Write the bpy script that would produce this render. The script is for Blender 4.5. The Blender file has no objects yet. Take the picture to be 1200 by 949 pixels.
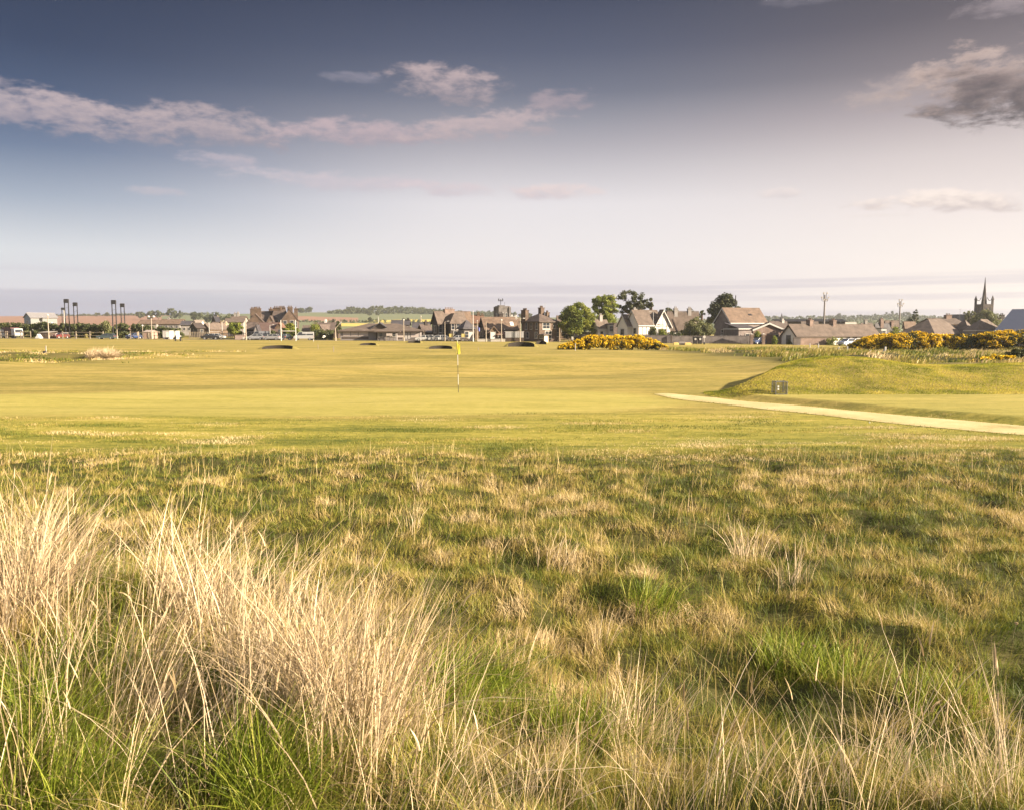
import bpy, math, random
import numpy as np
from mathutils import Vector, Matrix

SC = bpy.context.scene
COL = SC.collection
R = math.radians
# ------------------------------------------------------------------ camera frame
F = 942.0            # focal length in pixels of the 1200-wide photograph
PITCH = math.atan(88.5 / F)
CAMZ = 2.62
CP, SP = math.cos(PITCH), math.sin(PITCH)

def kx(px, py=395.0):
    """X / Y of the direction seen at photo pixel (px, py)"""
    y = -(py - 474.5) / F
    return ((px - 600.0) / F) / (CP + y * SP)

def kz(py):
    y = -(py - 474.5) / F
    return (-SP + y * CP) / (CP + y * SP)

def PX(px, D, py=395.0): return kx(px, py) * D
def PZ(py, D): return CAMZ + kz(py) * D

# ------------------------------------------------------------------ numpy noise
def _hash(ix, iy, seed):
    h = (ix.astype(np.int64) * 374761393 + iy.astype(np.int64) * 668265263 + seed * 982451653) & 0xFFFFFFFF
    h = ((h ^ (h >> 13)) * 1274126177) & 0xFFFFFFFF
    h = ((h ^ (h >> 16)) * 2246822519) & 0xFFFFFFFF
    return ((h ^ (h >> 15)) & 0xFFFFFF) / float(0xFFFFFF)

def vnoise(x, y, seed=0):
    x = np.asarray(x, float); y = np.asarray(y, float)
    ix = np.floor(x); iy = np.floor(y)
    fx = x - ix; fy = y - iy
    fx = fx * fx * fx * (fx * (fx * 6 - 15) + 10); fy = fy * fy * fy * (fy * (fy * 6 - 15) + 10)
    a = _hash(ix, iy, seed); b = _hash(ix + 1, iy, seed)
    c = _hash(ix, iy + 1, seed); d = _hash(ix + 1, iy + 1, seed)
    return (a * (1 - fx) + b * fx) * (1 - fy) + (c * (1 - fx) + d * fx) * fy

def fbm(x, y, seed=0, octv=3, gain=.5):
    s = 0; a = 1; t = 0
    for o in range(octv):
        s = s + a * vnoise(x * 2 ** o + 17.3 * o, y * 2 ** o - 9.1 * o, seed + o); t += a; a *= gain
    return s / t

def sst(a, b, x):
    t = np.clip((np.asarray(x, float) - a) / (b - a), 0, 1)
    return t * t * (3 - 2 * t)

# ------------------------------------------------------------------ terrain
def bank_edge(x):
    return np.interp(x, [-12, -7, -4.6, -2.9, -1.9, -.53, -.3, 0, 9], [9.4, 8.3, 7.6, 6.6, 5.6, 4.2, 3.8, 3.6, 3.5])

MX = np.array([-9e3, 7.7, 8.6, 9.8, 11.8, 13.5, 15.0, 16.6, 18.8, 21, 24, 28, 36, 48, 60, 9e3])
MH = np.array([0, 0, .15, .50, .89, 1.14, 1.32, 1.27, .97, .95, 1.04, 1.10, .85, .3, 0, 0])
def mound(x, y):
    h = np.interp(x, MX, MH)
    yr = 32.0 + 5.4 * sst(8.4, 14.5, x)
    prof = np.where(y < yr, sst(30.6, yr, y) ** .72, 1 - (1 - .2 * sst(13, 18, x)) * sst(yr + .4, yr + 2.2 + 6.5 * sst(9.5, 15, x), y))
    fade = 1 - sst(60, 95, y)
    return h * prof * fade

PATH_C = [(60.0, -24.0), (30.0, 7.0), (22.0, 13.3), (16.9, 17.55), (13.3, 20.9), (11.4, 23.4), (9.4, 26.4), (8.0, 28.9), (6.9, 31.2), (6.1, 32.5), (5.75, 32.95)]

def gz(x, y):
    x = np.asarray(x, float); y = np.asarray(y, float)
    # hummocky rough near the camera
    e = bank_edge(x)
    bank = .66 * (1 - sst(-1.0, 1.5, y - e))
    near = 1 - sst(14.5, 18.0, y)
    hum = ((fbm(x / 1.9, y / 1.6, 3, 2) - .5) * .20 + (fbm(x / .58, y / .5, 53, 3, .6) - .5) * .25) * near
    lip = .04 * sst(10, 15.0, y) * (1 - sst(15.5, 19.5, y))
    # gentle swells of the mown ground
    mid = sst(15, 24, y) * (1 - sst(75, 130, y))
    sw = (fbm(x / 24, y / 6.5, 11, 2) - .5) * .85 * mid * sst(34, 46, y)
    sw2 = (fbm(x / 11, y / 5, 21, 2) - .5) * .16 * mid
    # low step of the teeing ground right of the path
    far = .28 - 1.36 * np.clip((x + 130) / 230, 0, 1)
    fz = far * sst(55, 185, y)
    rough_r = sst(17, 26, x) * sst(46, 60, y) * (1 - sst(95, 125, y))
    heath = (fbm(x / 4.5, y / 5.0, 31, 3) - .45) * .85 * rough_r
    rough_l = sst(24, 34, -x - .12 * y) * sst(62, 70, y) * (1 - sst(88, 98, y))
    heath2 = (fbm(x / 4, y / 3.5, 41, 3) - .35) * .55 * rough_l
    tx = x - np.interp(y, [-20, 7, 13.3, 20.9, 26.4, 32.6, 36], [56, 30, 22, 13.3, 9.4, 6.05, 4])
    tee = .17 * sst(1.55, 2.15, tx) * sst(8, 14, y) * (1 - sst(30.2, 32.5, y)) * sst(6.5, 9.5, x)
    return bank + hum + lip + sw + sw2 + fz + heath + heath2 + mound(x, y) + tee

def G(x, y): return float(gz(np.array([x]), np.array([y]))[0])

# ------------------------------------------------------------------ object helpers
def tag(o, label=None, cat=None, group=None, kind=None):
    if label: o['label'] = label
    if cat: o['category'] = cat
    if group: o['group'] = group
    if kind: o['kind'] = kind
    return o

def thing(name, label, cat, x, y, z=None, rz=0, group=None):
    o = bpy.data.objects.new(name, None); COL.objects.link(o)
    o.empty_display_size = .3
    o.location = (x, y, G(x, y) if z is None else z); o.rotation_euler = (0, 0, rz)
    return tag(o, label, cat, group)

def np_mesh(name, verts, faces, mat, parent=None, attrs=None, smooth=False, mat_idx=None):
    """faces: list of (M,k) int arrays"""
    me = bpy.data.meshes.new(name)
    verts = np.asarray(verts, np.float32)
    me.vertices.add(len(verts)); me.vertices.foreach_set('co', verts.ravel())
    if not isinstance(faces, list): faces = [faces]
    loops = np.concatenate([f.ravel() for f in faces]).astype(np.int32)
    tot = np.concatenate([np.full(len(f), f.shape[1], np.int32) for f in faces])
    st = np.concatenate([[0], np.cumsum(tot)[:-1]]).astype(np.int32)
    me.loops.add(len(loops)); me.loops.foreach_set('vertex_index', loops)
    me.polygons.add(len(tot)); me.polygons.foreach_set('loop_start', st); me.polygons.foreach_set('loop_total', tot)
    if smooth: me.polygons.foreach_set('use_smooth', np.ones(len(tot), bool))
    for m in (mat if isinstance(mat, list) else [mat]): me.materials.append(m)
    if mat_idx is not None: me.polygons.foreach_set('material_index', mat_idx.astype(np.int32))
    for k, v in (attrs or {}).items():
        a = me.attributes.new(k, 'FLOAT', 'POINT'); a.data.foreach_set('value', np.asarray(v, np.float32))
    me.update(calc_edges=True)
    o = bpy.data.objects.new(name, me); COL.objects.link(o)
    if parent: o.parent = parent
    return o

class MB:
    """collects shapes, links them as ONE mesh object"""
    def __init__(s, xf=None): s.v = []; s.f = []; s.xf = xf; s.smooth = False
    def add(s, vs, fs):
        b = len(s.v)
        s.v += [tuple(s.xf @ Vector(v)) if s.xf else tuple(v) for v in vs]
        s.f += [tuple(i + b for i in f) for f in fs]
        return s
    def box(s, x0, x1, y0, y1, z0, z1, bev=0):
        if bev:
            b = bev
            ring = [(x0 + b, y0), (x1 - b, y0), (x1, y0 + b), (x1, y1 - b), (x1 - b, y1), (x0 + b, y1), (x0, y1 - b), (x0, y0 + b)]
            cx, cy = (x0 + x1) / 2, (y0 + y1) / 2
            vs = []
            for z, k in ((z0, 1), (z1 - b, 1), (z1, 0)):
                for (x, y) in ring:
                    if k: vs.append((x, y, z))
                    else: vs.append((x - math.copysign(min(b, abs(x - cx)), x - cx), y - math.copysign(min(b, abs(y - cy)), y - cy), z))
            fs = [tuple(range(7, -1, -1)), tuple(range(16, 24))]
            for l in (0, 8):
                for i in range(8):
                    j = (i + 1) % 8; fs.append((l + i, l + j, l + 8 + j, l + 8 + i))
            return s.add(vs, fs)
        vs = [(x0, y0, z0), (x1, y0, z0), (x1, y1, z0), (x0, y1, z0), (x0, y0, z1), (x1, y0, z1), (x1, y1, z1), (x0, y1, z1)]
        return s.add(vs, [(3, 2, 1, 0), (4, 5, 6, 7), (0, 1, 5, 4), (1, 2, 6, 5), (2, 3, 7, 6), (3, 0, 4, 7)])
    def hexa(s, vs):
        return s.add(vs, [(3, 2, 1, 0), (4, 5, 6, 7), (0, 1, 5, 4), (1, 2, 6, 5), (2, 3, 7, 6), (3, 0, 4, 7)])
    def slab(s, pts, n, t):
        """polygon pts given a thickness t along n"""
        n = Vector(n).normalized() * t
        k = len(pts)
        top = [tuple(Vector(p) + n) for p in pts]
        fs = [tuple(range(k - 1, -1, -1)), tuple(range(k, 2 * k))]
        fs += [(i, (i + 1) % k, k + (i + 1) % k, k + i) for i in range(k)]
        return s.add(list(pts) + top, fs)
    def tube(s, pts, rad, n=8, cap=True):
        pts = [Vector(p) for p in pts]
        if not hasattr(rad, '__len__'): rad = [rad] * len(pts)
        vs = []; fs = []
        for i, p in enumerate(pts):
            d = (pts[min(i + 1, len(pts) - 1)] - pts[max(i - 1, 0)]).normalized()
            a = d.orthogonal().normalized() if abs(d.z) < .99 else Vector((1, 0, 0))
            a = (a - d * a.dot(d)).normalized(); b = d.cross(a)
            for k in range(n):
                t = 2 * math.pi * k / n
                vs.append(p + (a * math.cos(t) + b * math.sin(t)) * rad[i])
        for i in range(len(pts) - 1):
            for k in range(n):
                j = (k + 1) % n
                fs.append((i * n + k, i * n + j, (i + 1) * n + j, (i + 1) * n + k))
        if cap:
            fs.append(tuple(range(n - 1, -1, -1))); fs.append(tuple(range((len(pts) - 1) * n, len(pts) * n)))
        return s.add(vs, fs)
    def lathe(s, prof, c=(0, 0, 0), n=12):
        vs = []; fs = []
        for (r, z) in prof:
            for k in range(n):
                t = 2 * math.pi * k / n; vs.append((c[0] + r * math.cos(t), c[1] + r * math.sin(t), c[2] + z))
        for i in range(len(prof) - 1):
            for k in range(n):
                j = (k + 1) % n; fs.append((i * n + k, i * n + j, (i + 1) * n + j, (i + 1) * n + k))
        fs.append(tuple(range(n - 1, -1, -1))); fs.append(tuple(range((len(prof) - 1) * n, len(prof) * n)))
        return s.add(vs, fs)
    def extrude_y(s, prof, y0, y1):
        """profile in x,z extruded along y"""
        k = len(prof)
        vs = [(x, y0, z) for x, z in prof] + [(x, y1, z) for x, z in prof]
        fs = [tuple(range(k)), tuple(range(2 * k - 1, k - 1, -1))]
        fs += [(i, k + i, k + (i + 1) % k, (i + 1) % k) for i in range(k)]
        return s.add(vs, fs)
    def build(s, name, mat, parent=None, smooth=False):
        me = bpy.data.meshes.new(name)
        me.from_pydata(s.v, [], s.f); me.materials.append(mat)
        if smooth:
            for p in me.polygons: p.use_smooth = True
        me.update()
        o = bpy.data.objects.new(name, me); COL.objects.link(o)
        if parent: o.parent = parent
        return o

# ------------------------------------------------------------------ materials
class NT:
    def __init__(s, tree): s.t = tree; s.n = tree.nodes; s.l = tree.links
    def node(s, typ, **kw):
        n = s.n.new(typ)
        for k, v in kw.items(): setattr(n, k, v)
        return n
    def set(s, sock, v):
        if isinstance(v, bpy.types.NodeSocket): s.l.new(v, sock)
        else: sock.default_value = v
    def m(s, op, a, b=None, c=None, clamp=False):
        n = s.node('ShaderNodeMath', operation=op, use_clamp=clamp)
        s.set(n.inputs[0], a)
        if b is not None: s.set(n.inputs[1], b)
        if c is not None: s.set(n.inputs[2], c)
        return n.outputs[0]
    def mix(s, f, a, b, mode='MIX'):
        n = s.node('ShaderNodeMix', data_type='RGBA', blend_type=mode)
        s.set(n.inputs[0], f); s.set(n.inputs[6], a); s.set(n.inputs[7], b)
        return n.outputs[2]
    def ramp(s, f, stops, interp='LINEAR'):
        n = s.node('ShaderNodeValToRGB'); n.color_ramp.interpolation = interp
        e = n.color_ramp.elements
        while len(e) < len(stops): e.new(.5)
        for el, (p, c) in zip(e, stops):
            el.position = p; el.color = (*c[:3], 1)
        s.set(n.inputs[0], f); return n.outputs[0]
    def noise(s, vec, scale, detail=3, rough=.55, dist=0):
        n = s.node('ShaderNodeTexNoise'); s.set(n.inputs['Vector'], vec)
        n.inputs['Scale'].default_value = scale; n.inputs['Detail'].default_value = detail
        n.inputs['Roughness'].default_value = rough; n.inputs['Distortion'].default_value = dist
        return n.outputs[0]
    def mapping(s, vec, scale=(1, 1, 1), loc=(0, 0, 0), rot=(0, 0, 0)):
        n = s.node('ShaderNodeMapping'); s.set(n.inputs[0], vec)
        n.inputs[1].default_value = loc; n.inputs[2].default_value = rot; n.inputs[3].default_value = scale
        return n.outputs[0]
    def smooth(s, x, a, b):
        n = s.node('ShaderNodeMapRange', interpolation_type='SMOOTHSTEP'); n.clamp = True
        s.set(n.inputs[0], x); n.inputs[1].default_value = a; n.inputs[2].default_value = b
        n.inputs[3].default_value = 0; n.inputs[4].default_value = 1
        return n.outputs[0]

def c4(c): return (c[0], c[1], c[2], 1)

def new_mat(name):
    m = bpy.data.materials.new(name); m.use_nodes = True
    nt = NT(m.node_tree); b = nt.n['Principled BSDF']
    return m, nt, b

def mat(name, col, rough=.75, var=.25, scale=1.5, bump=0, bscale=20, metal=0, spec=.3, streak=None):
    m, nt, b = new_mat(name)
    co = nt.node('ShaderNodeTexCoord').outputs['Object']
    if streak: co = nt.mapping(co, streak)
    f = nt.noise(co, scale, 5, .65)
    f2 = nt.noise(co, scale * 9, 2, .6)
    f = nt.m('ADD', nt.m('MULTIPLY', f, .65), nt.m('MULTIPLY', f2, .35))
    lo = tuple(c * (1 - var) for c in col); hi = tuple(min(1, c * (1 + var)) for c in col)
    c = nt.ramp(f, [(.3, lo), (.7, hi)])
    nt.l.new(c, b.inputs['Base Color'])
    b.inputs['Roughness'].default_value = rough; b.inputs['Metallic'].default_value = metal
    b.inputs['Specular IOR Level'].default_value = spec
    if bump:
        bn = nt.node('ShaderNodeBump'); bn.inputs['Strength'].default_value = bump; bn.inputs['Distance'].default_value = .05
        nt.l.new(nt.noise(co, bscale, 3), bn.inputs['Height']); nt.l.new(bn.outputs[0], b.inputs['Normal'])
    return m

def brick_mat(name, col, col2, mortar, bw=.6, bh=.22, rough=.85):
    """coursed masonry / tiles; u runs along the wall, v is height"""
    m, nt, b = new_mat(name)
    co = nt.node('ShaderNodeTexCoord').outputs['Object']
    sx = nt.node('ShaderNodeSeparateXYZ'); nt.l.new(co, sx.inputs[0])
    u = nt.m('ADD', sx.outputs[0], sx.outputs[1])
    cx = nt.node('ShaderNodeCombineXYZ'); nt.l.new(u, cx.inputs[0]); nt.l.new(sx.outputs[2], cx.inputs[1])
    br = nt.node('ShaderNodeTexBrick'); nt.l.new(cx.outputs[0], br.inputs['Vector'])
    br.inputs['Color1'].default_value = c4(col); br.inputs['Color2'].default_value = c4(col2); br.inputs['Mortar'].default_value = c4(mortar)
    br.inputs['Scale'].default_value = 1; br.inputs['Brick Width'].default_value = bw; br.inputs['Row Height'].default_value = bh
    br.inputs['Mortar Size'].default_value = .015; br.inputs['Bias'].default_value = -.1
    w = nt.ramp(nt.noise(co, .9, 5, .65), [(.3, (.62, .62, .62)), (.7, (1.3, 1.3, 1.3))])
    nt.l.new(nt.mix(1, br.outputs[0], w, 'MULTIPLY'), b.inputs['Base Color'])
    b.inputs['Roughness'].default_value = rough; b.inputs['Specular IOR Level'].default_value = .25
    return m

def leaf_mat(name, stops, trans=.35, rough=.6, tint='tint'):
    m, nt, b = new_mat(name)
    a = nt.node('ShaderNodeAttribute', attribute_name=tint, attribute_type='GEOMETRY')
    col = nt.ramp(a.outputs['Fac'], stops)
    nt.l.new(col, b.inputs['Base Color'])
    b.inputs['Roughness'].default_value = rough; b.inputs['Specular IOR Level'].default_value = .25
    tr = nt.node('ShaderNodeBsdfTranslucent'); nt.l.new(col, tr.inputs[0])
    mx = nt.node('ShaderNodeMixShader'); mx.inputs[0].default_value = trans
    nt.l.new(b.outputs[0], mx.inputs[1]); nt.l.new(tr.outputs[0], mx.inputs[2])
    nt.l.new(mx.outputs[0], nt.n['Material Output'].inputs[0])
    return m
# ------------------------------------------------------------------ camera, sun, sky
EXPO = 2.15
SC.view_settings.view_transform = 'Standard'; SC.view_settings.look = 'None'
SC.view_settings.exposure = EXPO; SC.view_settings.gamma = 1.0; SC.view_settings.use_curve_mapping = False
cam = bpy.data.cameras.new('camera'); co_ = bpy.data.objects.new('camera', cam); COL.objects.link(co_)
cam.sensor_width = 36; cam.lens = 36 * F / 1200; cam.clip_start = .05; cam.clip_end = 20000
co_.location = (0, 0, CAMZ); co_.rotation_euler = (math.pi / 2 - PITCH, 0, 0)
SC.camera = co_

SUN_EL, SUN_AZ = R(21), R(106)      # azimuth clockwise from the view direction (+Y)
sd = Vector((math.sin(SUN_AZ) * math.cos(SUN_EL), math.cos(SUN_AZ) * math.cos(SUN_EL), math.sin(SUN_EL)))
sl = bpy.data.lights.new('sun', 'SUN'); sl.energy = 5.0; sl.angle = R(.6); sl.color = (1, .83, .62)
so = bpy.data.objects.new('sun', sl); COL.objects.link(so)
so.rotation_euler = (-sd).to_track_quat('-Z', 'Y').to_euler(); so.location = (60, -30, 60)

W = bpy.data.worlds.new('World'); SC.world = W; W.use_nodes = True
nt = NT(W.node_tree); bg = nt.n['Background']
STR = .12
bg.inputs[1].default_value = STR
KSKY = 1 / (STR * 2 ** EXPO)
def lin(r, g, b):
    f = lambda c: (c / 255 / 12.92) if c <= 10 else ((c / 255 + .055) / 1.055) ** 2.4
    return (f(r), f(g), f(b))
tc = nt.node('ShaderNodeTexCoord').outputs['Generated']
sx = nt.node('ShaderNodeSeparateXYZ'); nt.l.new(tc, sx.inputs[0])
dx, dy, dz = sx.outputs
el = nt.m('MULTIPLY', nt.m('ARCSINE', dz), 180 / math.pi)
az = nt.m('MULTIPLY', nt.m('ARCTAN2', dx, dy), 180 / math.pi)
def angles(px, py):
    x, z = kx(px, py), kz(py)
    return math.degrees(math.atan2(x, 1)), math.degrees(math.atan2(z, math.hypot(x, 1)))
elf = nt.m('DIVIDE', el, 30.0, clamp=True)
def sky_ramp(px, stops):
    stops = [(y, c) for y, c in stops]
    return nt.ramp(elf, [(max(0, min(1, angles(px, y)[1] / 30)), lin(*c)) for y, c in stops], 'LINEAR')
left = sky_ramp(0, [(386, (200, 203, 216)), (352, (198, 200, 214)), (335, (222, 222, 230)), (290, (219, 222, 228)), (225, (162, 173, 191)), (165, (104, 120, 150)), (100, (62, 79, 112)), (40, (38, 53, 86)), (-40, (28, 40, 70))])
mid = sky_ramp(600, [(386, (228, 222, 228)), (340, (230, 222, 228)), (300, (238, 232, 233)), (240, (230, 225, 228)), (170, (174, 170, 178)), (110, (110, 114, 132)), (60, (79, 85, 108)), (0, (54, 61, 86)), (-60, (44, 50, 74))])
right = sky_ramp(1200, [(386, (246, 234, 228)), (340, (248, 236, 230)), (300, (249, 238, 232)), (240, (240, 228, 224)), (170, (214, 202, 200)), (110, (172, 158, 160)), (60, (128, 117, 121)), (0, (92, 83, 90)), (-60, (74, 68, 76))])
aL = angles(0, 300)[0]; aR = angles(1200, 300)[0]
c = nt.mix(nt.smooth(az, aL, 0), left, mid)
c = nt.mix(nt.smooth(az, 2, aR), c, right)
# clouds: soft noise-edged banks placed by azimuth and elevation
cv = nt.node('ShaderNodeCombineXYZ'); nt.l.new(az, cv.inputs[0]); nt.l.new(el, cv.inputs[1])
cvs = nt.mapping(cv.outputs[0], (.16, .42, 1))
n1 = nt.noise(cvs, 2.1, 9, .60, .35)
n2 = nt.noise(nt.mapping(cv.outputs[0], (.22, .5, 1), (7, 3, 0)), 4.6, 8, .62)
nn = nt.m('ADD', nt.m('MULTIPLY', n1, .7), nt.m('MULTIPLY', n2, .3))
def cloud(px, py, sxp, syp, slope=0.0, amp=1.9, soft=.85, bias=0.0):
    a0, e0 = angles(px, py)
    k = 57.3 / F
    da = nt.m('SUBTRACT', az, a0); de = nt.m('SUBTRACT', nt.m('SUBTRACT', el, e0), nt.m('MULTIPLY', da, -slope))
    u = nt.m('DIVIDE', da, sxp * k); v = nt.m('DIVIDE', de, syp * k)
    d = nt.m('ADD', nt.m('MULTIPLY', u, u), nt.m('MULTIPLY', v, v))
    q = nt.m('SUBTRACT', nt.m('MULTIPLY', nt.m('SUBTRACT', nn, .5 - bias), amp * 2), nt.m('SUBTRACT', d, .75))
    return nt.smooth(q, -.05, soft), v
def lay(c, cl, col, op):
    return nt.mix(nt.m('MULTIPLY', cl, op), c, c4(col) if len(col) == 3 else col)
def shade_lay(c, args, top, bot, op):
    f, v = cloud(*args[:4], **args[4])
    t = nt.smooth(nt.m('ADD', v, nt.m('MULTIPLY', nt.m('SUBTRACT', n2, .5), 3.0)), -.9, .9)
    return nt.mix(nt.m('MULTIPLY', f, op), c, nt.mix(t, c4(lin(*bot)), c4(lin(*top))))
P = (192, 172, 176); PD = (164, 150, 160)
c = shade_lay(c, (60, 130, 150, 27, dict(slope=.06)), (190, 172, 175), (152, 143, 156), .92)
c = shade_lay(c, (220, 146, 170, 25, dict(slope=.03)), (190, 171, 173), (156, 146, 157), .9)
c = shade_lay(c, (420, 156, 140, 20, dict(slope=-.02)), (198, 175, 179), (168, 155, 165), .88)
c = shade_lay(c, (575, 148, 120, 21, dict(slope=-.10)), (198, 177, 178), (176, 162, 168), .88)
c = shade_lay(c, (655, 120, 50, 18, dict(slope=-.1)), (176, 158, 164), (168, 152, 160), .7)
c = shade_lay(c, (525, 98, 95, 24, dict(slope=.05)), (196, 174, 174), (152, 141, 149), .88)
c = shade_lay(c, (415, 92, 55, 8, dict(slope=.0)), (150, 144, 158), (140, 136, 150), .6)
c = shade_lay(c, (255, 188, 52, 12, dict()), (196, 182, 190), (176, 172, 186), .7)
c = shade_lay(c, (185, 224, 40, 6, dict()), (200, 190, 198), (190, 184, 194), .6)
c = shade_lay(c, (420, 214, 170, 14, dict(slope=.02)), (216, 200, 205), (198, 189, 198), .65)
c = shade_lay(c, (540, 222, 110, 11, dict(slope=.02)), (222, 205, 208), (206, 196, 203), .6)
c = shade_lay(c, (650, 225, 68, 13, dict(slope=.04)), (236, 214, 210), (208, 197, 202), .8)
c = shade_lay(c, (912, 227, 32, 8, dict()), (240, 226, 220), (212, 200, 202), .8)
c = shade_lay(c, (1110, 237, 110, 14, dict(slope=.05, soft=.6)), (252, 236, 226), (206, 192, 190), .95)
c = shade_lay(c, (1045, 252, 50, 4, dict(slope=.02)), (236, 222, 216), (222, 210, 206), .5)
c = shade_lay(c, (1080, 102, 90, 26, dict(slope=-.12)), (192, 172, 166), (170, 156, 156), .75)
c = shade_lay(c, (1190, 98, 125, 46, dict(slope=.05, soft=.7)), (200, 176, 166), (88, 76, 80), 1.0)
c = shade_lay(c, (1222, 116, 105, 38, dict(slope=.32, soft=.8)), (122, 104, 103), (74, 64, 68), .97)
c = shade_lay(c, (1190, 4, 60, 12, dict()), (176, 160, 162), (160, 146, 150), .6)
c = shade_lay(c, (940, 0, 60, 8, dict()), (132, 124, 134), (124, 118, 128), .5)
# long thin banks low over the horizon
hb = nt.noise(nt.mapping(cv.outputs[0], (.018, .95, 1), (1.7, 2.2, 0)), 1.5, 5, .55)
band = nt.m('MULTIPLY', nt.smooth(hb, .45, .58), nt.m('MULTIPLY', nt.smooth(el, .3, 1.2), nt.m('SUBTRACT', 1, nt.smooth(el, 2.9, 4.2))))
c = nt.mix(nt.m('MULTIPLY', band, .5), c, c4(lin(196, 189, 203)))
lb = nt.m('MULTIPLY', nt.m('SUBTRACT', 1, nt.smooth(el, 2.2, 2.5)), nt.m('SUBTRACT', 1, nt.smooth(az, -26, -4)))
c = nt.mix(nt.m('MULTIPLY', lb, .55), c, c4(lin(188, 190, 208)))
sky = nt.node('ShaderNodeTexSky', sky_type='NISHITA'); sky.sun_disc = False
sky.sun_elevation = SUN_EL; sky.sun_rotation = SUN_AZ; sky.altitude = 10; sky.air_density = 1; sky.dust_density = 2.5; sky.ozone_density = 1
# above the frame and behind the camera unseen bright broken cloud is added as fill light
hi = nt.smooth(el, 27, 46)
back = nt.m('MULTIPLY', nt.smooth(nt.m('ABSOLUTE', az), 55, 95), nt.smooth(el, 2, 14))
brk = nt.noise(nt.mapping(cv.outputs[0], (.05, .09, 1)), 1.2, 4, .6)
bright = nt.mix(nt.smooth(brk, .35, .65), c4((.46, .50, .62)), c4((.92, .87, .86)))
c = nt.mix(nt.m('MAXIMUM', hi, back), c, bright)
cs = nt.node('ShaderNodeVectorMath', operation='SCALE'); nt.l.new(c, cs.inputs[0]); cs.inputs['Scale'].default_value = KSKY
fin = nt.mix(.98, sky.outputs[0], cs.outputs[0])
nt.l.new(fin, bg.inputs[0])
SC.cycles.max_bounces = 6; SC.cycles.diffuse_bounces = 2; SC.cycles.transmission_bounces = 3; SC.cycles.transparent_max_bounces = 8
SC.cycles.use_denoising = True; SC.cycles.denoiser = 'OPENIMAGEDENOISE'; SC.cycles.denoising_input_passes = 'RGB_ALBEDO_NORMAL'; SC.cycles.denoising_prefilter = 'ACCURATE'
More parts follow.
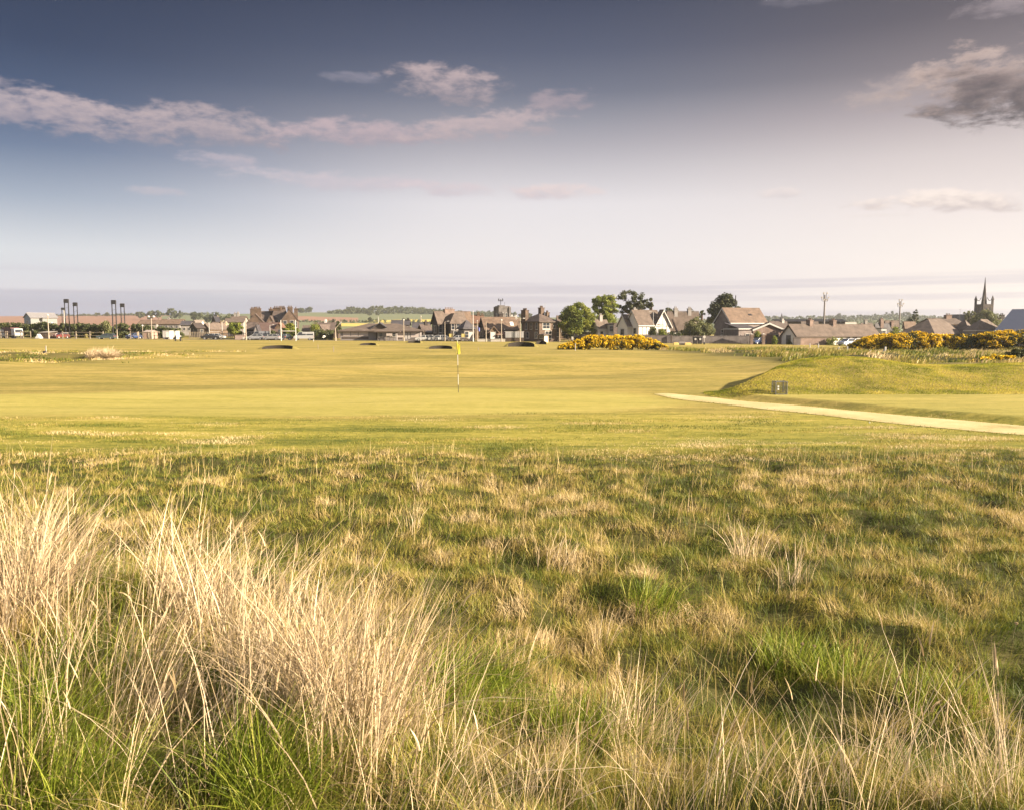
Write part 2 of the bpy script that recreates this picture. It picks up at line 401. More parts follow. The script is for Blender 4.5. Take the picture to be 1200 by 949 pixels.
# ------------------------------------------------------------------ ground sheet
def build_ground():
    ys = np.concatenate([np.linspace(-80, -6, 16), np.arange(-5, 22, .14), 22 * 1.0115 ** np.arange(0, 215), np.array([280, 320, 380, 460, 560, 700, 1000, 1500, 2500, 4000, 7000, 12000])])
    ys = np.unique(ys)
    s = np.linspace(-1, 1, 441); s = np.sign(s) * np.abs(s) ** 1.15 * 1.25
    Yg, S = np.meshgrid(ys, s, indexing='ij')
    Xg = S * (np.maximum(Yg, 0) * .85 + 9)
    Z = gz(Xg.ravel(), Yg.ravel())
    ny, nx = Yg.shape
    idx = np.arange(ny * nx).reshape(ny, nx)
    q = np.stack([idx[:-1, :-1], idx[:-1, 1:], idx[1:, 1:], idx[1:, :-1]], -1).reshape(-1, 4)
    x, y = Xg.ravel(), Yg.ravel()
    # which turf grows where: putting green, fairway, longer rough
    gx, gy = (x + 9.5) / 17.5, (y - 29.6 - .06 * (x + 8)) / 5.6
    ang = np.arctan2(gy, gx)
    green = 1 - sst(.86, 1.05, np.hypot(gx, gy) + .08 * np.sin(3 * ang + 1))
    tx = x - np.interp(y, [-20, 7, 13.3, 20.9, 26.4, 32.6, 36], [56, 30, 22, 13.3, 9.4, 6.05, 4])
    teeg = sst(2.0, 2.6, tx) * sst(6, 9, x) * (1 - sst(30.6, 31.6, y)) * sst(4, 8, y)
    green = np.maximum(green, teeg * .8)
    rough = 1 - sst(15.8, 18.0, y + (fbm(x / 1.3, y * 0 + 3, 5, 2) - .5) * 1.2)
    rl = sst(22, 34, -x - .12 * y) * sst(60, 66, y) * (1 - sst(92, 102, y)) * .7
    rr = sst(14, 24, x) * sst(46, 58, y) * (1 - sst(118, 130, y))
    mo = np.clip(mound(x, y) * 3, 0, 1) * .25
    rough = np.maximum(np.maximum(rough, rl), np.maximum(rr, mo))
    semi = (1 - sst(21.5, 26.5, y + (fbm(x / 5, y / 5, 8, 2) - .5) * 6))
    m, nt, b = new_mat('turf')
    co = nt.node('ShaderNodeTexCoord').outputs['Object']
    A = lambda n: nt.node('ShaderNodeAttribute', attribute_name=n, attribute_type='GEOMETRY').outputs['Fac']
    n_big = nt.noise(nt.mapping(co, (.5, 1.1, 1)), .11, 4, .6)
    n_mid = nt.noise(nt.mapping(co, (.26, 1.5, 1)), .62, 6, .72)  # stretched streaks also paint the shade of undulating ground into the turf
    n_sm = nt.noise(nt.mapping(co, (.75, 1.2, 1)), 3.2, 4, .7)
    n_fine = nt.noise(co, 16, 3, .7)
    mixn = nt.m('ADD', nt.m('MULTIPLY', n_big, .34), nt.m('ADD', nt.m('MULTIPLY', n_mid, .40), nt.m('MULTIPLY', n_sm, .26)))
    mixf = nt.m('ADD', nt.m('MULTIPLY', mixn, .9), nt.m('MULTIPLY', n_fine, .10))
    fair = nt.ramp(mixf, [(.37, (.095, .089, .020)), (.46, (.180, .151, .037)), (.54, (.265, .207, .058)), (.63, (.33, .252, .086))])
    semic = nt.ramp(mixf, [(.39, (.060, .072, .012)), (.46, (.135, .132, .022)), (.53, (.235, .205, .038)), (.61, (.35, .28, .085))])
    gre = nt.ramp(mixf, [(.37, (.170, .158, .032)), (.50, (.270, .234, .060)), (.64, (.345, .292, .09))])
    rou = nt.ramp(mixf, [(.36, (.022, .024, .007)), (.5, (.050, .048, .014)), (.64, (.10, .085, .032))])
    c = nt.mix(A('semi'), fair, semic)
    c = nt.mix(A('green'), c, gre)
    c = nt.mix(A('rough'), c, rou)
    nt.l.new(c, b.inputs['Base Color'])
    b.inputs['Roughness'].default_value = .9; b.inputs['Specular IOR Level'].default_value = .12
    bn = nt.node('ShaderNodeBump'); bn.inputs['Strength'].default_value = .55; bn.inputs['Distance'].default_value = .035
    nt.l.new(nt.m('ADD', nt.m('MULTIPLY', n_sm, 1.2), nt.m('MULTIPLY', n_fine, .5)), bn.inputs['Height']); nt.l.new(bn.outputs[0], b.inputs['Normal'])
    o = np_mesh('ground', np.stack([x, y, Z], 1), q, m, attrs={'green': green, 'rough': rough, 'semi': semi}, smooth=True)
    tag(o, kind='structure')
build_ground()

# path of worn pale grit crossing in front of the mound
def build_path():
    c = np.array(PATH_C)
    d = np.concatenate([[0], np.cumsum(np.hypot(*np.diff(c, axis=0).T))])
    t = np.linspace(0, d[-1], 260)
    px_ = np.interp(t, d, c[:, 0]); py_ = np.interp(t, d, c[:, 1])
    k = np.ones(15) / 15
    sm = lambda a: np.convolve(np.pad(a, 7, 'edge'), k, 'valid')
    px_, py_ = sm(px_), sm(py_)
    tx, ty = np.gradient(px_), np.gradient(py_); L = np.hypot(tx, ty); nx_, ny_ = -ty / L, tx / L
    half = np.interp(t, [0, d[-1] - 9, d[-1] - 2.5, d[-1]], [1.05, 1.05, .85, .45]) + (vnoise(t / 1.6, t * 0, 4) - .5) * .12
    rows = []
    W_ = np.linspace(-1, 1, 13)
    for w in W_:
        x = px_ + nx_ * half * w; y = py_ + ny_ * half * w
        rows.append(np.stack([x, y, gz(x, y) + .03 - .02 * w ** 4], 1))
    V = np.stack(rows, 1).reshape(-1, 3)
    n, mcols = len(t), len(W_)
    idx = np.arange(n * mcols).reshape(n, mcols)
    q = np.stack([idx[:-1, :-1], idx[1:, :-1], idx[1:, 1:], idx[:-1, 1:]], -1).reshape(-1, 4)
    m, nt, b = new_mat('path_grit')
    co = nt.node('ShaderNodeTexCoord').outputs['Object']
    f = nt.m('ADD', nt.m('MULTIPLY', nt.noise(co, .55, 6, .72), .65), nt.m('MULTIPLY', nt.noise(co, 18, 3, .75), .35))
    nt.l.new(nt.ramp(f, [(.36, (.25, .205, .09)), (.47, (.36, .30, .145)), (.56, (.41, .345, .18)), (.66, (.46, .395, .23))]), b.inputs['Base Color'])
    b.inputs['Roughness'].default_value = .95; b.inputs['Specular IOR Level'].default_value = .1
    tag(np_mesh('path', V, q[:, ::-1], m, smooth=True), kind='structure')
    # turf creeping over the edges of the path
    n = 16000
    r_ = np.random.default_rng(12)
    i = r_.integers(0, len(t), n); s = r_.choice([-1, 1], n)
    o = half[i] * s + s * (np.abs(r_.normal(0, .16, n)) - .10 - .10 * (vnoise(t[i] / .5, t[i] * 0 + s, 14) > .55))
    x, y = px_[i] + nx_[i] * o + r_.normal(0, .05, n), py_[i] + ny_[i] * o + r_.normal(0, .05, n)
    k = (np.abs(x / y) < .8) & (y < 33.2); x, y = x[k], y[k]; n = len(x)
    blades('path_edge_grass', x, y, r_.uniform(.03, .07, n), .012 * r_.uniform(.6, 1.3, n), r_.uniform(0, 6.28, n), np.clip(r_.normal(.7, .3, n), .1, 1.2), np.clip(r_.normal(.45, .14, n), .1, 1), M_ROUGH)

# ------------------------------------------------------------------ grass
rng = np.random.default_rng(7)
def blades(name, x, y, h, w, ldir, lean, tint, matl, curve=1.0, z=None, segs=2, taper=.75, kind='stuff', label=None, cat=None, parent=None, wdir=None):
    n = len(x)
    z = gz(x, y) - .01 if z is None else z
    if wdir is None: wdir = rng.uniform(0, 2 * np.pi, n)
    wx, wy = np.cos(wdir) * w * .5, np.sin(wdir) * w * .5
    lv = np.linspace(0, 1, segs + 1)
    vs = []; tt = []
    lx, ly = np.cos(ldir) * lean, np.sin(ldir) * lean
    for i, t in enumerate(lv):
        s = t * (1 - .35 * curve) + t * t * .35 * curve if curve < 1.01 else t ** 1.5
        bx = x + lx * h * (t * .35 + .65 * t ** 2.0); by = y + ly * h * (t * .35 + .65 * t ** 2.0)
        bz = z + h * (t - .42 * np.minimum(lean, 1.3) ** 2 * t ** 2.2)
        if i < segs:
            k = 1 - taper * t ** 1.6 if i else .8
            vs.append(np.stack([bx - wx * k, by - wy * k, bz], 1)); vs.append(np.stack([bx + wx * k, by + wy * k, bz], 1))
        else: vs.append(np.stack([bx, by, bz], 1))
    m = 2 * segs + 1
    V = np.stack(vs, 1).reshape(-1, 3)
    base = np.arange(n) * m
    quads = [np.stack([base + 2 * i, base + 2 * i + 1, base + 2 * i + 3, base + 2 * i + 2], 1) for i in range(segs - 1)]
    tri = np.stack([base + 2 * segs - 2, base + 2 * segs - 1, base + 2 * segs], 1)
    T = np.repeat(tint, m)
    fs = ([np.concatenate(quads)] if quads else []) + [tri]
    o = np_mesh(name, V, fs, matl, parent=parent, attrs={'tint': T})
    tag(o, label, cat, kind=kind)
    return o

M_ROUGH = leaf_mat('rough_grass_blades', [(0, (.058, .080, .011)), (.22, (.120, .142, .018)), (.42, (.220, .208, .034)), (.6, (.315, .252, .062)), (.78, (.41, .305, .125)), (1, (.56, .44, .25))], .32, .55)
M_STRAW = leaf_mat('dry_grass_stems', [(0, (.17, .12, .06)), (.2, (.31, .232, .12)), (.6, (.47, .36, .22)), (1, (.64, .52, .36))], .25, .5)
M_LUSH = leaf_mat('lush_grass_blades', [(0, (.050, .082, .007)), (.4, (.115, .165, .012)), (.75, (.22, .255, .028)), (1, (.42, .39, .11))], .4, .45)

def wedge(n, y0, y1, p, kmax=.80, pad=1.2):
    """points in the strip in front of the camera, density falling as y**-p"""
    u = rng.random(n)
    q = 2 - p
    y = (u * (y1 ** q - y0 ** q) + y0 ** q) ** (1 / q)
    x = rng.uniform(-1, 1, n) * (y * kmax + pad)
    return x, y

M_MOUND = leaf_mat('mound_grass_blades', [(0, (.09, .12, .012)), (.3, (.25, .265, .028)), (.55, (.42, .38, .055)), (.8, (.52, .43, .10)), (1, (.62, .51, .19))], .35, .55)
# hummocky rough between the bank and the mown ground
N = 560000
x, y = wedge(N, 2.4, 17.6, 1.25)
n1 = .55 * fbm(x / .62, y / .55, 51, 3) + .45 * fbm(x / .27, y / .24, 57, 2); n2 = fbm(x / 2.6, y / 2.2, 61, 2); n3 = fbm(x / .34, y / .30, 71, 2)
hum = fbm(x / 1.5, y / 1.25, 3, 3)
keep = rng.random(N) < np.clip(.36 + 2.4 * (n3 - .30), .34, 1) * (1 - sst(16.2, 17.6, y + (fbm(x / 1.3, y * 0 + 3, 5, 2) - .5) * 1.2))
x, y, n1, n2, n3, hum = [a[keep] for a in (x, y, n1, n2, n3, hum)]
n = len(x)
tint = np.clip(.365 + 1.5 * (n1 - .5) + .4 * (n2 - .5) + 1.0 * (n3 - .5) + rng.normal(0, .13, n) + .16 * (rng.random(n) < .12), 0, 1)
h = (.055 + .095 * rng.random(n) ** 1.5 + .15 * np.clip(n1 - .45, 0, 1) + .06 * np.clip(n2 - .5, 0, 1) + .10 * (rng.random(n) < .05)) * (1 - .35 * sst(11, 16.5, y))
wd = .0034 * (y / 4) ** .72 * rng.uniform(.7, 1.3, n)
ld = vnoise(x / .33, y / .3, 81) * 5 * np.pi + rng.normal(0, .9, n)
blades('rough_grass', x, y, h, wd, ld, np.clip(rng.normal(.68, .34, n), .05, 1.3), tint, M_ROUGH, segs=2)
# thin bleached seed stems standing above the rough
N = 9000
x, y = wedge(N, 4.5, 16.5, .9)
k = fbm(x / .9, y / .8, 91, 2) > .56 - .02 * (y > 9)
x, y = x[k], y[k]; n = len(x)
blades('seed_stems', x, y, rng.uniform(.22, .42, n), .0028 * (y / 4) ** .75, rng.normal(0.4, 1.2, n), np.abs(rng.normal(.35, .3, n)), np.clip(rng.normal(.80, .12, n), 0, 1), M_ROUGH, segs=3)
# short, tufty turf just beyond the rough
N = 190000
x, y = wedge(N, 15.8, 29, 1.5, .78, 0)
tx = x - np.interp(y, [-20, 7, 13.3, 20.9, 26.4, 32.6, 36], [56, 30, 22, 13.3, 9.4, 6.05, 4])
gx, gy = (x + 9.5) / 17.5, (y - 29.6 - .06 * (x + 8)) / 5.6
n1 = fbm(x / 2.4, y / .9, 15, 3)
k = (np.hypot(gx, gy) > 1.0) & ((np.abs(tx) > 1.35) | (x < 5)) & ~((tx > 1.9) & (x > 6)) & (rng.random(N) < np.clip(.55 + 3 * (n1 - .5), .1, 1) * (1 - sst(22, 29, y)))
x, y, n1 = x[k], y[k], n1[k]; n = len(x)
tint = np.clip(.45 + 2.2 * (fbm(x / 2.2, y / .8, 16, 3) - .5) + rng.normal(0, .10, n), 0.05, 1)
blades('semi_rough_grass', x, y, rng.uniform(.025, .06, n) * (1 + .7 * (n1 > .58)), .009 * rng.uniform(.6, 1.4, n), rng.uniform(0, 6.28, n), np.clip(rng.normal(.7, .3, n), .1, 1.2), tint, M_ROUGH, segs=2)
build_path()
# mound grass
N = 190000
x = rng.uniform(7.6, 36, N); y = rng.uniform(30.7, 42, N)
k = (mound(x, y) > .02) & (np.abs(x / y) < .80)
x, y = x[k], y[k]; n = len(x)
lay_ = fbm(x / 1.6, y / 1.2, 25, 3)
tint = np.clip(.45 + 1.4 * (lay_ - .5) + .5 * (fbm(x / .5, y / .6, 26, 2) - .5) + rng.normal(0, .08, n), 0.02, .8)
blades('mound_grass', x, y, rng.uniform(.04, .09, n) * (1 + .8 * np.clip(lay_ - .5, 0, 1)), .018 * rng.uniform(.6, 1.4, n), rng.normal(-.9, .6, n), np.clip(rng.normal(.8, .3, n), .1, 1.25), tint, M_MOUND, segs=2)
# heath behind the mound and the left rough
def far_grass(name, N, x0, x1, y0, y1, hh, ww, t0, seed, thr=.42):
    x = rng.uniform(x0, x1, N); y = rng.uniform(y0, y1, N)
    nn_ = fbm(x / 2.4, y / 2.6, seed, 3)
    ex = np.minimum(sst(0, 6, x - x0), sst(0, 6, x1 - x)) * np.minimum(sst(0, 6, y - y0), sst(0, 6, y1 - y))
    k = (nn_ > thr + .25 * (1 - ex)) & (np.abs(x / y) < .85)
    x, y, nn_ = x[k], y[k], nn_[k]; n = len(x)
    tint = np.clip(t0 + 2.0 * (fbm(x / 3.2, y / 3, seed + 5, 3) - .5) + rng.normal(0, .1, n), 0, 1)
    blades(name, x, y, hh * rng.uniform(.5, 1.2, n) * (.5 + 1.6 * np.clip(nn_ - .4, 0, .6)), ww * rng.uniform(.6, 1.4, n), rng.normal(-.4, .9, n), np.clip(rng.normal(.6, .3, n), .1, 1.2), tint, M_ROUGH, segs=2)
far_grass('heath_grass', 90000, 20, 76, 48, 118, .55, .07, .50, 101)
far_grass('links_grass', 26000, -76, -30, 62, 98, .24, .07, .52, 111, .47)

def seed_heads(name, B, share):
    k = (rng.random(len(B)) < share) & (B[:, 4] < .7) & (B[:, 2] > .3)
    b = B[k]; n = len(b)
    h, a, l = b[:, 2], b[:, 3], b[:, 4]; t = .93
    q = l * h * (t * .35 + .65 * t * t)
    x, y = b[:, 0] + np.cos(a) * q, b[:, 1] + np.sin(a) * q
    z = gz(b[:, 0], b[:, 1]) - .01 + h * (t - .42 * np.minimum(l, 1.3) ** 2 * t ** 2.2)
    for kk in range(2):
        blades(name, x, y, rng.uniform(.06, .12, n), rng.uniform(.007, .012, n), a, np.clip(l * 1.2, 0, 1), np.clip(rng.normal(.45, .2, n), 0, 1), M_STRAW, segs=3, z=z, taper=.5)
# tall bleached marram on the bank: leaning clumps of long stems
def clumps(cx, cy, per, spread, hmean, leanmean, ldir, seed):
    r = np.random.default_rng(seed)
    out = []
    for i in range(len(cx)):
        n = int(per[i]); rr = np.sqrt(r.random(n)) * spread[i]; a = r.uniform(0, 6.283, n)
        x = cx[i] + rr * np.cos(a); y = cy[i] + rr * np.sin(a)
        h = np.abs(r.normal(hmean[i], hmean[i] * .34, n)) + .10
        fan = a; w_ = rr / spread[i] * .55
        lx = np.cos(ldir[i]) * leanmean[i] + np.cos(fan) * w_ * .75 + r.normal(0, .26, n) + (r.random(n) < .12) * r.normal(0, .6, n); ly = np.sin(ldir[i]) * leanmean[i] + np.sin(fan) * w_ * .75 + r.normal(0, .26, n)
        out.append(np.stack([x, y, h, np.arctan2(ly, lx), np.clip(np.hypot(lx, ly), 0, 1.3)], 1))
    return np.concatenate(out)
r = np.random.default_rng(21)
# clump centres: inside the bank, denser toward its rim
cx = []; cy = []
while len(cx) < 24:
    y_ = r.uniform(3.1, 11.5); x_ = r.uniform(-.78, .02) * y_ - .15
    d = float(y_ - bank_edge(np.array(x_)))
    if -4.2 < d < -.05 and y_ > 3.9 and (fbm(np.array(x_ / 1.1), np.array(y_ / 1.1), 77, 2) > .40 or d > -1.6): cx.append(x_); cy.append(y_)
# strong clumps seen along the rim of the bank
KEY = [(415, 862, 1.35), (385, 845, 1.1), (440, 850, 1.2), (400, 900, .7), (345, 800, .9), (300, 765, 1.0), (255, 735, 1.0), (205, 715, .95), (330, 735, .4), (275, 695, .9), (225, 680, .9), (165, 690, .25), (50, 715, 1.1), (15, 735, 1.0), (80, 690, .7), (30, 690, .9), (385, 780, .6), (360, 735, .4), (420, 940, .5), (480, 950, .3), (60, 585, .5), (30, 580, .45), (60, 900, .22), (140, 850, .26), (205, 875, .24), (255, 830, .2), (150, 790, .15), (85, 815, .28), (305, 850, .3), (240, 930, .2), (175, 950, .2), (20, 960, .18), (330, 900, .25), (110, 760, .15)]
for kx_, ky_, s_ in KEY:
    zz = .62; D_ = (CAMZ - zz) / -kz(ky_)
    cx.append(PX(kx_, D_, ky_)); cy.append(D_)
cx = np.array(cx); cy = np.array(cy); nC = len(cx); nk = len(KEY)
per = r.uniform(30, 110, nC); per[-nk:] = [150 * k[2] for k in KEY]
hm = r.uniform(.28, .50, nC); hm[-nk:] = [.60 * (.8 + .2 * k[2]) for k in KEY]
sp = r.uniform(.10, .30, nC); sp[-nk:] = .24
B = clumps(cx, cy, per, sp, hm, np.abs(r.normal(.30, .18, nC)), r.normal(.1, .9, nC), 5)
n = len(B)
blades('marram_grass', B[:, 0], B[:, 1], B[:, 2], .0040 * (B[:, 1] / 4) ** .5 * rng.uniform(.45, 1.8, n), B[:, 3], B[:, 4], np.clip(rng.normal(.56, .27, n), 0, 1), M_STRAW, segs=4, taper=.6)
seed_heads('marram_seed_heads', B, .05)
# sparser stems along the foot of the picture and in the rough at the right
cx = []; cy = []; per = []; hm = []
for i in range(30):
    px_ = r.uniform(500, 1230); D_ = r.uniform(2.9, 3.55); cx.append(PX(px_, D_, 900)); cy.append(D_); per.append(r.uniform(6, 24)); hm.append(r.uniform(.24, .46))
for px_, py_, m_, h_ in [(745, 850, 70, .36), (760, 830, 40, .3), (720, 835, 40, .3), (610, 760, 30, .25), (705, 720, 26, .25), (880, 625, 60, .34), (870, 632, 40, .3), (930, 660, 40, .28), (1185, 880, 60, .42), (560, 880, 22, .42), (610, 900, 22, .42), (660, 910, 16, .40), (520, 890, 30, .44), (480, 600, 20, .25), (490, 560, 20, .3), (650, 640, 40, .25), (640, 905, 26, .46), (1040, 905, 28, .46), (1015, 900, 22, .42), (1090, 905, 22, .40), (1140, 900, 20, .42)]:
    zz = .25 if py_ < 870 else .5
    D_ = (CAMZ - zz) / -kz(py_); cx.append(PX(px_, D_, py_)); cy.append(D_); per.append(m_); hm.append(h_)
nC = len(cx)
B = clumps(cx, cy, per, r.uniform(.08, .22, nC), hm, np.abs(r.normal(.2, .12, nC)), r.normal(.3, .6, nC), 6)
n = len(B)
blades('straw_grass', B[:, 0], B[:, 1], B[:, 2], .0038 * (B[:, 1] / 4) ** .6 * rng.uniform(.6, 1.4, n), B[:, 3], B[:, 4], np.clip(rng.normal(.66, .22, n), 0, 1), M_STRAW, segs=4, taper=.6)
seed_heads('straw_seed_heads', B, .09)
# flattened dead thatch lying between the stems
N = 17000
x, y = wedge(N, 2.5, 12.5, 1.1)
k = (x < .1) & (y - bank_edge(x) < .3) & (rng.random(N) < np.where(x < -.5, 1, .2))
x, y = x[k], y[k]; n = len(x)
blades('dead_thatch', x, y, rng.uniform(.10, .34, n), .0036 * (y / 4) ** .6, rng.uniform(0, 6.28, n), rng.uniform(.8, 1.35, n), np.clip(rng.normal(.40, .25, n), 0, 1), M_STRAW, segs=3, z=gz(x, y) + rng.uniform(0, .07, n))
# short green and tawny grass under the marram
N = 110000
x, y = wedge(N, 2.3, 12.5, 1.2)
k = (y - bank_edge(x) < .5); x, y = x[k], y[k]
k = rng.random(len(x)) < np.clip(.45 + 3 * (fbm(x / .8, y / .8, 131, 2) - .4), .3, 1); x, y = x[k], y[k]; n = len(x)
tint = np.clip(np.where(x < -.4, .32, .25) + 1.9 * (fbm(x / .7, y / .7, 133, 3) - .5) + rng.normal(0, .12, n), 0, 1)
blades('bank_grass', x, y, rng.uniform(.10, .30, n), .0040 * (y / 4) ** .6 * rng.uniform(.7, 1.3, n), vnoise(x / .5, y / .5, 135) * 12 + rng.normal(0, .5, n), np.clip(rng.normal(.6, .3, n), .1, 1.3), tint, M_ROUGH, segs=3)
# vivid green tussocks low on the left and in pockets of the rough
cx = []; cy = []; per = []; hm = []; sp_ = []
for px_, py_, m_, h_, s_ in [(30, 890, 420, .24, .2), (80, 860, 340, .23, .18), (20, 830, 260, .22, .18), (110, 940, 460, .26, .18), (40, 955, 420, .25, .2), (300, 930, 420, .26, .15), (335, 960, 320, .27, .14), (270, 970, 200, .24, .14), (215, 905, 90, .15, .15), (180, 770, 160, .2, .22), (120, 790, 150, .2, .2), (545, 800, 500, .22, .35), (560, 770, 400, .2, .3), (600, 840, 300, .2, .3), (930, 745, 350, .2, .3), (980, 760, 250, .2, .3), (770, 690, 250, .2, .3), (690, 850, 400, .22, .3), (1100, 800, 200, .2, .3)]:
    zz = .62 if px_ < 480 else .2
    D_ = (CAMZ - zz) / -kz(py_)
    cx.append(PX(px_, D_, py_)); cy.append(D_); per.append(m_); hm.append(h_); sp_.append(s_)
nC = len(cx)
B = clumps(cx, cy, per, sp_, hm, np.abs(r.normal(.3, .1, nC)), r.normal(0, .7, nC), 8)
n = len(B)
blades('lush_grass', B[:, 0], B[:, 1], B[:, 2], .0052 * (B[:, 1] / 4) ** .6 * rng.uniform(.6, 1.3, n), B[:, 3], np.clip(B[:, 4] * 1.5, 0, 1.3), np.clip(rng.normal(.58, .25, n), 0, 1), M_LUSH, segs=4, taper=.7)
# ------------------------------------------------------------------ materials for the town
STONE = brick_mat('brown_sandstone', (.088, .060, .044), (.066, .047, .036), (0.0935, 0.06875, 0.055), .7, .3)
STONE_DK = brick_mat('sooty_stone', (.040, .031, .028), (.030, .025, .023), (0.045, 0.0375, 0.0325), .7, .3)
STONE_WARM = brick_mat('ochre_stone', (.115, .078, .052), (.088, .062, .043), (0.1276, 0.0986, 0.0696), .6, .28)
GREYSTONE = brick_mat('grey_stone', (0.102, 0.093, 0.09), (0.075, 0.069, 0.069), (0.09, 0.084, 0.081), .7, .3)
BRICK = brick_mat('pink_brick', (.165, .112, .09), (.135, .09, .072), (0.1612, 0.124, 0.1054), .23, .075)
BRICK_GREY = brick_mat('mauve_grey_brick', (0.1632, 0.1326, 0.1224), (0.1292, 0.1054, 0.0986), (0.1428, 0.1224, 0.1156), .23, .075)
HARL = mat('white_harling', (.50, .475, .45), .9, .10, .8)
HARL_GREY = mat('grey_harling', (.20, .185, .175), .9, .12, .8)
CREAM = mat('cream_paint', (.40, .32, .22), .7, .1, 1)
SLATE = brick_mat('blue_slate', (0.06375, 0.0585, 0.06375), (0.045, 0.042, 0.048), (0.03375, 0.03, 0.03375), .4, .22, .6)
SLATE_BR = brick_mat('brown_slate', (0.0972, 0.072, 0.0612), (0.072, 0.05616, 0.0504), (0.0432, 0.036, 0.0324), .4, .22, .7)
TILE = brick_mat('brown_roof_tile', (.135, .094, .068), (.108, .076, .056), (0.078, 0.051, 0.036), .33, .3, .8)
TILE_GR = brick_mat('weathered_roof_tile', (.108, .083, .068), (.09, .07, .058), (0.066, 0.051, 0.042), .33, .3, .85)
TILE_RED = brick_mat('red_roof_tile', (.14, .078, .052), (.115, .064, .045), (0.0868, 0.0465, 0.0341), .33, .3, .8)
METAL_ROOF = mat('grey_blue_sheet_roof', (.17, .18, .225), .6, .06, .4, streak=(6, .2, .2))
WHITE = mat('white_paint', (.38, .365, .345), .55, .06, 2)
DIMFRAME = mat('weathered_window_paint', (.26, .24, .22), .6, .08, 2)
DKWOOD = mat('dark_timber', (.055, .04, .032), .75, .3, 2)
TRIM = mat('weathered_trim_paint', (.30, .285, .27), .6, .08, 2)
GLASS, _nt, _b = new_mat('window_glass')
_b.inputs['Base Color'].default_value = (.022, .026, .032, 1); _b.inputs['Roughness'].default_value = .08; _b.inputs['Specular IOR Level'].default_value = .5
STEEL = mat('galvanised_steel', (.34, .34, .34), .5, .1, 3, metal=.6)
DKSTEEL = mat('dark_steel', (.012, .011, .013), .5, .2, 3)
RUST = mat('rusty_steel', (.20, .12, .075), .8, .25, 2)
PALEPOLE = mat('pale_concrete_pole', (.26, .22, .175), .8, .1, 2)
CONC = mat('pale_concrete', (.38, .35, .31), .85, .12, 1.2)
ASPH = mat('asphalt', (.055, .053, .052), .9, .2, .6)
RUBBER = mat('black_rubber', (.015, .015, .016), .8, .1, 3)
FENCEWOOD = mat('silvered_wood', (.20, .165, .125), .85, .2, 2)
BARK = mat('bark', (.085, .06, .045), .9, .3, 2)
BARK_PALE = mat('pale_bark', (.19, .145, .105), .9, .25, 2)

# ------------------------------------------------------------------ buildings
def xf(x, y, th): return Matrix.Translation((x, y, 0)) @ Matrix.Rotation(th, 4, 'Z')

def window(root, X, side, u, z, w, h, L, Wd, fm, wd_off=0, bars=True, off=0.0):
    """a window on face side ('f' front, 'l' left, 'r' right, 'b' back): frame, and its pane as a child"""
    if side in 'fb': T = X @ Matrix.Translation((u, -Wd / 2 - off if side == 'f' else Wd / 2 + off, z)) @ Matrix.Rotation(0 if side == 'f' else math.pi, 4, 'Z')
    else: T = X @ Matrix.Translation((-L / 2 - off if side == 'l' else L / 2 + off, u, z)) @ Matrix.Rotation(-math.pi / 2 if side == 'l' else math.pi / 2, 4, 'Z')
    t = max(.07, min(w, h) * .10)
    f = MB(T)
    f.box(-w / 2, -w / 2 + t, -.10, .02, 0, h); f.box(w / 2 - t, w / 2, -.10, .02, 0, h)
    f.box(-w / 2 + t, w / 2 - t, -.10, .02, h - t, h); f.box(-w / 2 - .06, w / 2 + .06, -.16, .02, -t, 0)
    f.box(-w / 2 + t, w / 2 - t, -.10, .02, 0, t)
    if bars:
        f.box(-w / 2 + t, w / 2 - t, -.085, .0, h * .5 - .03, h * .5 + .03)
        if w > 1.3:
            f.box(-.035, .035, -.088, .0, t, h - t)
    fo = f.build('window', fm, root)
    MB(T).box(-w / 2 + t * .5, w / 2 - t * .5, -.05, .03, t * .5, h - t * .5).build('pane', GLASS, fo)
    return fo

